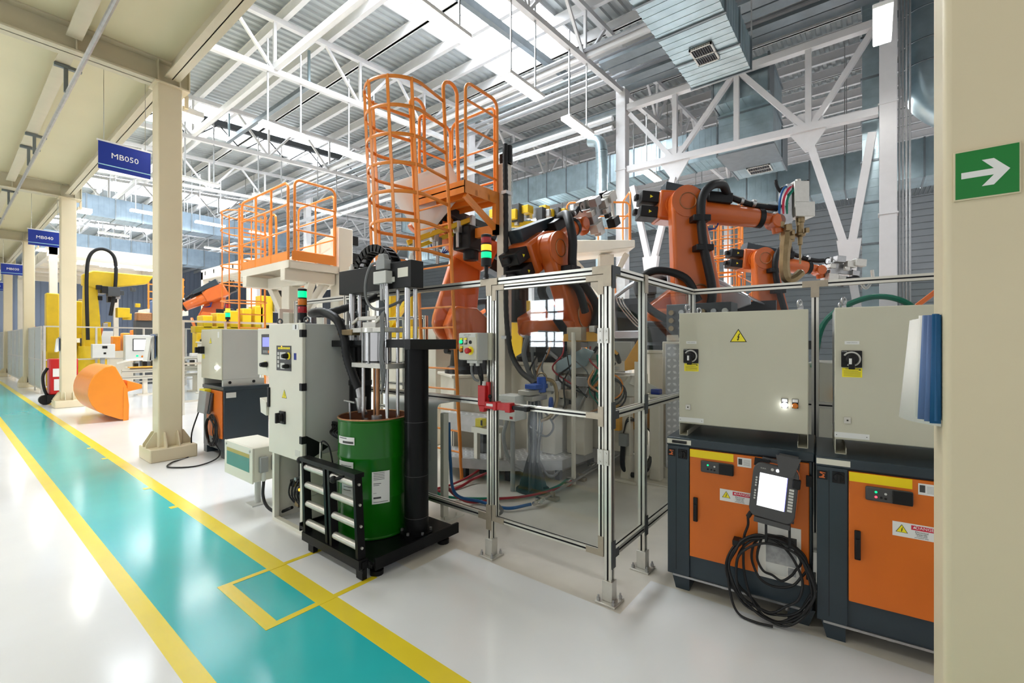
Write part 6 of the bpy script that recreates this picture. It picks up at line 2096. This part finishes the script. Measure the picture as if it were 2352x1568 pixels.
def oplate(label, o, u, poly, th=.012, post=None):
    t = T('orange_shield', label, 'shield', o)
    u = V(u).normalized()
    n_ = u.cross(UP).normalized()
    b = MB(); b.prism(poly, V(o), u, UP, n_ * th)
    O('plate', b, 'plate_orange', t, bev=.002)
    b = MB(); b.cyl(V((o[0], o[1], 0)) + u * .12 + n_ * .05, V((o[0], o[1], poly[0][1] + o[2])) + u * .12 + n_ * .05 + UP * .1, .025, 10)
    O('stand', b, 'machine_cream', t)
oplate('orange yellow shield plate sloping up right of the gate hinge post', (4.68, 2.14, 1.23), (.62, -.78, 0), [(0, 0), (.15, .02), (.24, .18), (.24, .41), (.19, .41), (0, .10)])
oplate('orange yellow shield plate lying above the fixture seen through the gate', (4.26, 2.68, 1.60), (.62, -.78, 0), [(0, -.05), (.02, .03), (.32, .06), (.42, .02), (.62, -.18), (.60, -.20), (.40, -.05)])

sp_ = T('sensor_post', 'cream post with tilted sensor head and orange box inside the fence corner', 'post', (4.85, 2.18, 0))
b = MB(); b.box(4.80, 4.90, 2.13, 2.23, .02, .92); b.prism([(0, 0), (.22, 0), (.16, .25), (.06, .25)], (4.74, 2.12, .02), PX, UP, PY * .1); b.box(4.66, 5.04, 2.0, 2.36, 0, .03)
O('shaft', b, 'machine_cream', sp_, bev=.006)
b = MB(); b.prism([(0, 0), (.18, 0), (.18, .20), (.10, .22), (0, .10)], (4.78, 2.24, .93), (.6, -.78, 0), UP, V((.78, .6, 0)) * .08); b.bar((4.86, 2.16, 1.12), (5.05, 1.92, .98), .10, .10)
O('sensor_head', b, 'cab_white', sp_, bev=.008)
b = MB(); b.box(4.92, 5.1, 2.0, 2.16, .55, .82); b.box(4.72, 4.80, 2.22, 2.34, .55, .84)
O('orange_box', b, 'plate_orange', sp_, bev=.005)
b = MB(); b.box(4.74, 4.80, 2.14, 2.24, .38, .52)
O('junction_box', b, 'grey_plastic', sp_, bev=.006)
b = MB(); b.tube(spl([(4.77, 2.2, .38), (4.77, 2.2, .15), (4.82, 2.12, .06), (4.9, 2.0, .1), (4.96, 1.94, .28), (4.98, 1.92, .4)], 6), .028, 10)
O('hose_loop', b, 'rubber', sp_)
b = MB()
for k in range(3):
    b.tube(spl([(4.78, 2.2, .52), (4.80, 2.15, .66 + .02 * k), (4.9, 2.03, .62), (4.98 + .02 * k, 1.95, .5), (5.0, 1.95, .36)], 6), .006, 6)
O('cable', b, 'rubber', sp_)
p3 = block('sensor_post', 'plain cream post with a blue cap inside the short fence panel', 'post', [(4.93, 5.05, 1.84, 1.96, .01, .93, 'shaft'), (4.90, 5.08, 1.81, 1.99, .93, .96, 'cap'), (4.94, 5.04, 1.85, 1.95, .96, 1.02, 'blue_cap', 'sign_blue'), (4.8, 5.2, 1.7, 2.1, 0, .012, 'foot_plate')])
cz = T('checker_plate_screen', 'upright checker plate panel beside the left grey cabinet', 'panel', (5.2, 1.75, 0))
b = MB(); b.obox((5.22, 1.78, .82), V((.62, -.78, 0)) * .10, V((.78, .62, 0)) * .01, (0, 0, .70), 0)
for i in range(20):
    for j in range(3):
        c = V((5.22, 1.78, .18 + i * .068)) - V((.78, .62, 0)) * .0115 + V((.62, -.78, 0)) * (-.065 + .065 * j)
        a = math.radians(35 if (i + j) % 2 else -35)
        u_ = V((.62, -.78, 0)) * math.cos(a) + UP * math.sin(a); v_ = V((.62, -.78, 0)) * -math.sin(a) + UP * math.cos(a)
        b.add([c + u_ * .027, c + v_ * .016, c - u_ * .027, c - v_ * .016], [(0, 1, 2, 3)], 1)
O('plate', b, ['checker', 'checker_dash'], cz)
b = MB(); b.box(5.10, 5.5, 1.45, 2.0, 0, .12); O('base', b, 'machine_cream', cz)
mm = T('valve_station', 'cream valve frame with red and green hoses behind the left grey cabinet', 'machine', (5.5, 1.5, 0))
b = MB(); b.box(5.3, 5.7, 1.0, 1.95, .02, 1.55); b.box(5.3, 5.45, 1.4, 1.9, 1.55, 1.75)
O('frame', b, 'machine_cream', mm, bev=.01)
b = MB(); b.box(5.3, 5.6, 1.2, 1.9, 1.62, 1.98)
O('valve_rack', b, 'dark_steel', mm, bev=.006)
for k in range(18):
    y, z = 1.25 + .115 * (k % 6), 1.70 + .09 * (k // 6)
    b = MB(); b.cyl((5.24, y, z), (5.31, y, z), .03, 12)
    O('valve', b, ['zinc', 'steel_dull', 'brass'][k % 3], mm)
for k, m_ in enumerate(('hose_green', 'hose_red', 'cable_grey', 'rubber')):
    y = 1.42 + .1 * k
    b = MB(); b.tube(spl([(5.25, y, 1.72), (5.18, y - .02, 1.6), (5.22, y - .1, 1.45), (5.25, y - .16, 1.2), (5.25, y - .16, .2)], 6), .016, 8)
    O('hose', b, m_, mm)
b = MB(); b.box(5.395, 5.40, 1.6, 1.75, 1.42, 1.50); O('yellow_label', b, 'label_yellow', mm)
rr2 = T('equipment_rack', 'grey pumps and hoses behind the hazy glass over the grey cabinets', 'machine', (5.4, -.2, 0))
b = MB(); b.box(5.2, 5.9, -1.4, .5, .05, 1.35); O('cabinet', b, 'machine_cream', rr2, bev=.01)
b = MB(); b.box(5.3, 5.7, -.9, .1, 1.35, 1.75); O('pump_body', b, 'steel_dull', rr2, bev=.03)
b = MB(); b.tube(spl([(5.2, .45, 1.3), (5.2, .35, 1.75), (5.2, .0, 1.95), (5.2, -.3, 1.8), (5.2, -.4, 1.3)], 8), .025, 8); O('green_hose', b, 'hose_green', rr2)
b = MB(); b.box(5.15, 5.2, -.2, .3, 1.0, 1.12); O('orange_panel', b, 'plate_orange', rr2)

# other orange access ladders and yellow tooling deeper in the hall
def small_cage(label, x, y, z0, h, r=.38, frame=True):
    t = T('ladder_cage', label, 'ladder', (x, y, 0))
    b = MB()
    for k in range(int(h / .35) + 1):
        b.ring((x, y, z0 + .35 * k), UP, r, .014, 18, 6)
    O('hoop', b, 'rail_orange', t)
    b = MB()
    for a in range(0, 360, 45):
        b.cyl((x + r * math.cos(math.radians(a)), y + r * math.sin(math.radians(a)), z0), (x + r * math.cos(math.radians(a)), y + r * math.sin(math.radians(a)), z0 + h), .012, 6)
    O('strap', b, 'rail_orange', t)
    b = MB()
    for s_ in (-.22, .22):
        b.tube(spl([(x + r, y + s_, 0), (x + r, y + s_, z0 + h), (x + r, y + s_, z0 + h + .4), (x + r + .15, y + s_, z0 + h + .5), (x + r + .3, y + s_, z0 + h + .4), (x + r + .3, y + s_, z0 + h - .5)], 5), .02, 8)
    O('handrail', b, 'rail_orange', t)
    b = MB()
    for k in range(int((z0 + h) / .28)):
        b.cyl((x + r, y - .22, .28 * (k + 1)), (x + r, y + .22, .28 * (k + 1)), .010, 6)
    O('rung', b, 'rail_orange', t)
    return t
small_cage('orange caged ladder tops seen just left of the fence corner post', 9.1, 4.92, 1.2, 1.3)
t = small_cage('orange caged ladder and platform behind the big orange robot', 10.6, 2.55, 1.6, 2.6)
b = MB(); b.box(10.2, 11.8, 2.2, 3.2, 2.1, 2.2); O('platform', b, 'rail_orange', t)
rail_frame(t, (10.2, 3.2, 0), (10.2, 2.2, 0), 2.2, 3.3)
rail_frame(t, (10.2, 2.2, 0), (11.7, 2.2, 0), 2.2, 3.3, posts=3)
t = T('railed_platform', 'white cantilever platform with orange rails above the middle robot', 'platform', (8.9, 5.0, 0))
b = MB(); b.prism([(0, 0), (1.4, 0), (1.4, -.16), (0, -.30)], (8.2, 5.0, 3.68), (.62, -.78, 0), UP, V((.78, .62, 0)) * 1.0); O('deck', b, 'machine_cream', t, bev=.02)
b = MB(); b.prism([(.75, -.2), (1.05, -.2), (1.05, -3.4), (.75, -3.4)], (8.4, 5.2, 3.63), (.62, -.78, 0), UP, V((.78, .62, 0)) * .3); b.bar((8.45, 5.2, 3.4), (9.0, 4.6, 2.55), .16, .18); b.bar((9.3, 4.2, 3.45), (9.0, 4.6, 2.55), .12, .12)
O('post', b, 'machine_cream', t, bev=.01)
rail_frame(t, (8.3, 5.1, 0), (9.1, 4.05, 0), 3.68, 4.5, posts=3)
rail_frame(t, (9.15, 4.05, 0), (9.75, 4.5, 0), 3.68, 4.75, mids=(.6,))
yt = T('yellow_tooling', 'row of yellow grippers and valves above the middle robot', 'tooling', (7.05, 5.35, 0))
ry = random.Random(31)
b = MB(); b.bar((6.7, 5.75, 3.80), (7.65, 4.6, 3.86), .10, .10); b.box(7.0, 7.1, 5.3, 5.4, 0, 3.80)
O('beam', b, 'mach_yellow', yt, bev=.01)
for k in range(16):
    u_ = k / 15
    c = V((6.7 + .95 * u_, 5.75 - 1.15 * u_, 3.90)) + V((ry.uniform(-.1, .1), ry.uniform(-.1, .1), ry.uniform(0, .22)))
    s_ = ry.uniform(.04, .09)
    b = MB(); b.obox(c, V((s_, 0, 0)), V((0, s_, 0)), V((0, 0, s_ * ry.uniform(.8, 2.2))))
    O('gripper', b, ['mach_yellow', 'dark_steel', 'mach_yellow', 'steel_dull'][k % 4], yt, bev=.008)
yf = T('yellow_jig', 'yellow steel tooling frame behind the black press beam', 'tooling', (5.0, 6.3, 0))
for q_ in ((4.9, 5.05, 6.0, 6.9, 1.62, 1.80), (4.9, 5.05, 6.05, 6.2, 1.8, 2.35), (4.9, 5.05, 6.6, 6.72, 1.8, 2.45), (4.85, 5.5, 5.95, 6.05, 1.5, 1.75), (4.95, 5.1, 6.3, 6.45, 0, 1.62)):
    b = MB(); b.box(*q_); O('frame_bar', b, 'mach_yellow', yf, bev=.008)
b = MB(); b.bar((4.95, 6.15, 2.3), (4.95, 6.65, 1.8), .08); O('brace', b, 'mach_yellow', yf)
yg = T('yellow_tooling', 'yellow machine head seen through the gate, left of the robot base', 'tooling', (6.2, 4.9, 0))
for q_ in ((6.1, 6.5, 4.6, 5.0, 1.9, 2.25), (6.2, 6.4, 4.7, 4.95, 0, 1.9), (6.0, 6.1, 4.9, 5.2, 2.05, 2.25)):
    b = MB(); b.box(*q_); O('body', b, 'mach_yellow', yg, bev=.02)
b = MB(); b.box(5.9, 6.05, 5.0, 5.3, 2.1, 2.3); O('black_block', b, 'black_plastic', yg, bev=.02)
# inner fence frame seen through the left pane
inf = T('inner_fence', 'bare aluminium frame of an inner fence beyond the left glass panel', 'fence', (4.2, 5.0, 0))
for y in (4.75, 5.2, 5.75):
    O('post', prof(MB(), (4.1, y, 0), (4.1, y, 1.9)), ALU, inf)
for z in (.35, .6, .95, 1.25, 1.88):
    O('rail', prof(MB(), (4.1, 4.75, z), (4.1, 5.75, z)), ALU, inf)
# ------------------------------------------------------------------ along the walkway and the cells beyond
og = T('barrel_guard', 'bright orange rounded guard hood standing between the first two walkway columns', 'guard', (2.05, 11.5, 0))
arc = [(2.33, 0.0), (2.335, .30), (2.30, .66), (2.13, 1.06), (2.08, 1.09), (1.98, 1.06)]
for k in range(12):
    a = math.radians(118 + k * 11.5)
    arc.append((2.16 + .44 * math.cos(a) * .98, .60 + .50 * math.sin(a)))
arc.append((2.2, .03))
b = MB(); b.prism(arc, (0, 11.5, 0), PX, UP, PY * 1.5)
O('hood', b, 'guard_orange', og, bev=.012)
b = MB(); b.prism([(2.24, .0), (2.30, .0), (2.31, .62), (2.25, .66)], (0, 11.488, 0), PX, UP, PY * .012)
O('side_flange', b, 'guard_orange', og)
b = MB(); b.prism([(2.32, .55), (2.56, .60), (2.56, .68), (2.32, .78)], (0, 11.6, 0), PX, UP, PY * .3)
O('nose', b, 'guard_orange', og, bev=.01)

fe = T('fire_extinguisher', 'red wheeled extinguisher cabinet with white papers behind the second walkway column', 'extinguisher', (1.95, 16.1, 0))
b = MB(); b.box(1.68, 2.2, 15.8, 16.2, .24, 1.12); O('cabinet', b, 'red', fe, bev=.03)
b = MB(); b.box(1.74, 1.92, 15.79, 15.8, .68, .88); b.box(1.76, 1.92, 15.79, 15.8, .34, .62); O('paper', b, 'white', fe)
b = MB(); b.box(1.64, 2.2, 15.78, 16.2, .06, .24); b.cyl((1.62, 15.85, .12), (1.62, 16.0, .12), .12, 14); b.tube(spl([(1.66, 15.9, .9), (1.58, 15.9, .7), (1.6, 15.9, .4), (1.66, 15.9, .2)], 5), .03, 8); O('base_and_hose', b, 'black_plastic', fe)

ff = T('frosted_fence', 'long fence of frosted panels along the walkway beyond the second column', 'fence', (1.9, 19.4, 0))
y = 19.4
k = 0
while y < 47:
    O('post', MB().box(1.88, 1.92, y - .02, y + .02, 0, 2.0), 'zinc', ff)
    b = MB(); b.box(1.897, 1.903, y + .03, y + 1.47, .16, .98); O('panel', b, 'frost', ff)
    b = MB(); b.box(1.897, 1.903, y + .03, y + 1.47, 1.02, 1.97); O('panel', b, 'frost', ff)
    y += 1.5
b = MB(); b.box(1.885, 1.915, 19.4, 47, 1.97, 2.01); b.box(1.885, 1.915, 19.4, 47, .98, 1.02); b.box(1.885, 1.915, 19.4, 47, .12, .16)
O('rail', b, 'zinc', ff)
cf = T('cell_fence', 'thin steel railed fence across the cell behind the grey screen box', 'fence', (1.9, 19.3, 0))
b = MB()
for z in (.2, 1.0, 2.0):
    b.box(1.95, 7.5, 19.28, 19.32, z - .02, z + .02)
O('rail', b, 'zinc', cf)
for x in (1.95, 3.1, 4.3, 5.5, 7.5):
    O('post', MB().box(x - .025, x + .025, 19.27, 19.33, 0, 2.02), 'zinc', cf)
def fence_x(label, x0, x1, y, n):
    t = T('glass_fence', label, 'fence', (x0, y, 0))
    for i in range(n + 1):
        x = x0 + (x1 - x0) * i / n
        O('post', MB().box(x - .022, x + .022, y - .022, y + .022, 0, 2.0), 'alu', t)
        if i < n:
            b = MB(); b.box(x + .03, x + (x1 - x0) / n - .03, y - .003, y + .003, .3, 1.95); O('pane', b, 'glass_hazy', t)
    for z in (.28, 1.08, 1.98):
        O('rail', MB().box(x0, x1, y - .02, y + .02, z - .022, z + .022), 'alu', t)
    return t
fence_x('glazed fence behind the grey cabinet on the distant controller', 3.2, 5.6, 11.4, 3)
fence_x('short glazed fence behind the tall grey control cabinet', 2.95, 3.6, 6.45, 1)

hm = T('screen_console', 'grey console with a lit white screen beyond the orange guard hood', 'console', (4.05, 18.9, 0))
b = MB(); b.box(3.72, 4.40, 18.8, 19.1, .93, 1.76); O('housing', b, 'lightgrey_plastic', hm, bev=.02)
b = MB(); b.box(3.90, 4.33, 18.785, 18.8, 1.24, 1.64); sc_ = O('bezel', b, 'pendant_grey', hm, bev=.01)
b = MB(); b.box(3.93, 4.30, 18.78, 18.785, 1.27, 1.61); O('screen', b, 'screen', sc_)
b = MB(); b.lathe((4.02, 18.8, 1.08), [(.035, 0), (.03, .02), (0, .02)], 12, NY); O('button', b, 'led_green', hm)
b = MB(); b.lathe((4.30, 18.8, 1.06), [(.03, 0), (.03, .02), (0, .02)], 12, NY); b.lathe((4.15, 18.8, 1.06), [(.03, 0), (.03, .02), (0, .02)], 12, NY); O('button', b, 'lens_amber', hm)
b = MB(); b.box(4.0, 4.1, 18.9, 19.0, 0, .93); O('post', b, 'grey_plastic', hm)
sb = T('control_box', 'plain grey box with two dark sockets left of the white screen console', 'control box', (3.2, 18.9, 0))
b = MB(); b.box(2.94, 3.48, 18.85, 19.1, 1.04, 1.47); O('housing', b, 'lightgrey_plastic', sb, bev=.015)
b = MB(); b.box(3.17, 3.29, 18.84, 18.85, 1.33, 1.41); b.box(3.2, 3.26, 18.84, 18.85, 1.15, 1.21); O('socket', b, 'black_plastic', sb)
b = MB(); b.box(3.15, 3.25, 18.95, 19.05, 0, 1.04); O('post', b, 'grey_plastic', sb)
cv = T('conveyor_table', 'aluminium conveyor table between the orange guard hood and the nearest column', 'conveyor', (4.1, 16.9, 0))
for z in (.52, .70):
    O('side_rail', prof(MB(), (3.2, 16.6, z), (5.4, 16.6, z), .10), ALU, cv)
b = MB(); b.tube(spl([(3.1, 16.6, .95), (3.4, 16.5, 1.02), (4.2, 16.5, 1.04), (5.4, 16.6, 1.02)], 6), .03, 8); O('top_rail', b, 'alu', cv)
b = MB(); b.box(3.4, 5.3, 16.7, 17.3, .75, .80); b.box(3.35, 4.2, 16.5, 16.7, .80, .83, 1); O('bed', b, ['machine_cream', 'plate_orange'], cv)
for k in range(9):
    b = MB(); b.box(3.5 + .2 * k, 3.6 + .2 * k, 16.7, 16.85, .80, .92 + .05 * (k % 3)); O('carrier', b, 'black_plastic', cv)
for x in (3.75, 5.0):
    b = MB(); b.box(x - .05, x + .05, 16.65, 16.75, .02, .48); b.cyl((x, 16.7, 0), (x, 16.7, .03), .2, 16); O('leg', b, 'machine_cream', cv)

# yellow robots and tooling in the far left cell
ym = T('yellow_machine', 'tall yellow machine column standing right of the frosted fence', 'machine', (2.4, 21.5, 0))
for q_ in ((2.12, 2.42, 20.6, 21.0, 0, 3.1), (2.1, 2.7, 20.6, 21.6, .6, 1.25), (2.65, 3.0, 20.8, 21.4, 1.8, 2.9)):
    b = MB(); b.box(*q_); O('body', b, 'mach_yellow', ym, bev=.03)
rg = random.Random(77)
for k in range(14):
    c = V((rg.uniform(2.6, 3.3), rg.uniform(20.9, 21.6), rg.uniform(1.0, 3.0))); s_ = rg.uniform(.06, .18)
    b = MB(); b.obox(c, V((s_, 0, 0)), V((0, s_, 0)), V((0, 0, s_ * 1.5))); O('fitting', b, ['dark_steel', 'mach_yellow', 'bracket'][k % 3], ym, bev=.01)
yr = T('yellow_robot', 'yellow robot with a hanging cable loop right of the second walkway column', 'robot', (3.2, 20, 0))
b = MB(); b.lathe((3.05, 19.9, 0), [(.4, 0), (.35, .9), (.28, 1.0), (.28, 1.4)], 20); O('base', b, 'mach_yellow', yr)
b = MB(); b.prism(hull((3.1, 1.3), .24, (3.05, 3.3), .17), (0, 19.8, 0), PX, UP, PY * .25); O('lower_arm', b, 'mach_yellow', yr, bev=.04)
b = MB(); b.prism([(2.85, 3.35), (3.2, 3.25), (4.5, 3.55), (4.7, 3.85), (3.1, 3.85), (2.85, 3.7)], (0, 19.75, 0), PX, UP, PY * .35); O('upper_arm', b, 'mach_yellow', yr, bev=.04)
b = MB(); b.tube(spl([(2.95, 19.6, 1.6), (2.92, 19.6, 3.5), (3.0, 19.6, 4.3), (3.3, 19.6, 4.55), (3.6, 19.6, 4.3), (3.62, 19.6, 3.4), (3.5, 19.6, 2.4)], 8), .05, 10); O('cable_loop', b, 'rubber', yr)
for k in range(16):
    c = V((rg.uniform(3.2, 4.4), rg.uniform(19.5, 20.3), rg.uniform(2.0, 3.4))); s_ = rg.uniform(.06, .16)
    b = MB(); b.obox(c, V((s_, 0, 0)), V((0, s_, 0)), V((0, 0, s_))); O('tool_part', b, ['dark_steel', 'mach_yellow', 'steel_dull', 'black_plastic'][k % 4], yr, bev=.01)
yf2 = T('yellow_fixture', 'yellow toothed fixture over the fence right of the nearest walkway column', 'fixture', (4.2, 12, 0))
for k in range(5):
    b = MB(); b.box(3.75 + .28 * k, 3.95 + .28 * k, 12.0, 12.4, 1.85, 2.15 + .07 * k); O('tooth', b, 'mach_yellow', yf2, bev=.02)
b = MB(); b.box(3.6, 5.3, 12.0, 12.3, 1.75, 1.9); b.box(5.0, 5.3, 12.0, 12.3, 1.9, 2.7); b.box(4.2, 4.4, 12.1, 12.3, 0, 1.75); O('beam', b, 'mach_yellow', yf2, bev=.01)
b = MB(); b.box(5.3, 5.6, 11.9, 12.2, 2.3, 2.6); O('head', b, 'steel_dull', yf2, bev=.02)
stack_light(4.05, 11.4, 2.0, [('led_green', 'lit green lens'), ('led_amber', 'amber lens'), ('lens_red', 'red lens')], 'small distant signal lamp on the fence behind the grey cabinet', .42, .05, .04)
stack_light(4.62, 19.3, 2.0, [('led_green', 'lit green lens'), ('led_amber', 'amber lens')], 'small distant signal lamp above the white screen console', .4, .07, .04)
og2 = T('orange_tooling', 'row of bright orange tooling behind the plain grey socket box', 'tooling', (4.6, 22.2, 0))
for k in range(6):
    b = MB(); b.box(4.0 + .28 * k, 4.22 + .28 * k, 22.0, 22.4, 1.2, 1.75 + .12 * (k % 3)); O('tool', b, 'plate_orange' if k % 2 else 'guard_orange', og2, bev=.03)
b = MB(); b.box(3.9, 5.8, 22.0, 22.4, 0, 1.2); O('bench', b, 'machine_cream', og2)
bb_ = T('welding_transformer', 'dark blue and copper machine part above the white screen console', 'machine', (4.8, 20.8, 0))
b = MB(); b.box(4.85, 5.25, 20.6, 21.0, 2.45, 3.05); O('case', b, 'sheet_blue', bb_, bev=.04)
b = MB(); b.box(4.4, 4.85, 20.6, 21.0, 2.3, 2.6); O('arm', b, 'copper', bb_, bev=.04)
b = MB(); b.box(4.4, 5.3, 20.7, 21.1, 0, 2.3); O('pedestal', b, 'dark_steel', bb_)

# white canopies further down
def canopy(label, x0, x1, y0, y1, z, lamps=0):
    t = T('cell_canopy', label, 'canopy', (x0, y0, 0))
    b = MB(); b.box(x0, x1, y0, y1, z, z + .08); O('roof', b, 'machine_cream', t)
    b = MB()
    for q_ in ((x0, x1, y0, y0 + .12), (x0, x1, y1 - .12, y1), (x0, x0 + .12, y0, y1), (x1 - .12, x1, y0, y1)):
        b.box(*q_, z - .3, z)
    n = 5
    for k in range(n):
        yy = y0 + (y1 - y0) * (k + .5) / n; b.box(x0, x1, yy - .05, yy + .05, z - .15, z)
    O('roof_beam', b, 'machine_cream', t)
    for x in (x0 + .1, x1 - .1):
        for y in (y0 + .1, y1 - .1):
            b = MB(); b.box(x - .1, x + .1, y - .1, y + .1, 0, z); O('post', b, 'machine_cream', t)
    for k in range(lamps):
        b = MB(); xx = x0 + .8 + (x1 - x0 - 1.6) * k / max(1, lamps - 1); b.box(xx - .3, xx + .3, y0 + 1.5, y0 + 1.8, z - .34, z - .30); O('lamp', b, 'lamp_on', t)
    return t
canopy('white roofed canopy over the yellow robot at far left', 2.4, 6.2, 22.5, 33, 4.9, 3)
canopy('white roofed canopy behind the orange robot right of the nearest column', 6.5, 11.5, 16.5, 21, 4.3)
og3 = T('railed_platform', 'far orange railing grid just left of the nearest walkway column', 'railing', (4.9, 20.6, 0))
for k in range(5):
    O('bar', MB().box(5.0, 6.2, 21.9, 21.94, 2.9 + .28 * k, 2.95 + .28 * k), 'rail_orange', og3)
for k in range(5):
    O('upright', MB().box(5.0 + .28 * k, 5.05 + .28 * k, 21.88, 21.92, 2.8, 4.1), 'rail_orange', og3)
b = MB(); b.box(4.95, 6.3, 21.8, 23, 2.6, 2.8); b.box(5.5, 5.8, 22, 22.4, 0, 2.6); O('deck', b, 'machine_cream', og3)

# rows of plain machinery deep in the hall
rm = random.Random(12)
for i, (x, y, lb) in enumerate([(3.0, 30, 'pale machine row beyond the yellow column'), (2.6, 36, 'pale machine row at the far end of the frosted fence'), (7.5, 27, 'machine row beyond the white canopy'), (13.2, 13.5, 'machine row behind the left orange platform'), (15, 9, 'machine row behind the middle robot'), (18, 4, 'machine row behind the big orange robot'), (16, -1.5, 'machine row behind the right grey cabinet')]):
    t = T('machine_row', lb, 'machine', (x, y, 0))
    for k in range(16):
        w_, d_, h_ = rm.uniform(.3, 1.0), rm.uniform(.3, 1.0), rm.uniform(.6, 2.6)
        xx, yy = x + rm.uniform(0, 4.0), y + rm.uniform(-1.8, 1.8)
        b = MB(); b.box(xx, xx + w_, yy, yy + d_, 0, h_)
        O('housing', b, ['machine_cream', 'lightgrey_plastic', 'cab_side', 'mach_yellow', 'machine_cream', 'guard_orange', 'white'][(k + i) % 7], t, bev=.03)
        if k % 3 == 0:
            b = MB(); b.bar((xx, yy, h_), (xx + rm.uniform(-1, 1), yy + rm.uniform(-1, 1), h_ + rm.uniform(.3, 1.0)), .12, .14)
            O('arm', b, ['robot_orange', 'mach_yellow', 'dark_steel'][k % 3 if k else 0], t, bev=.02)
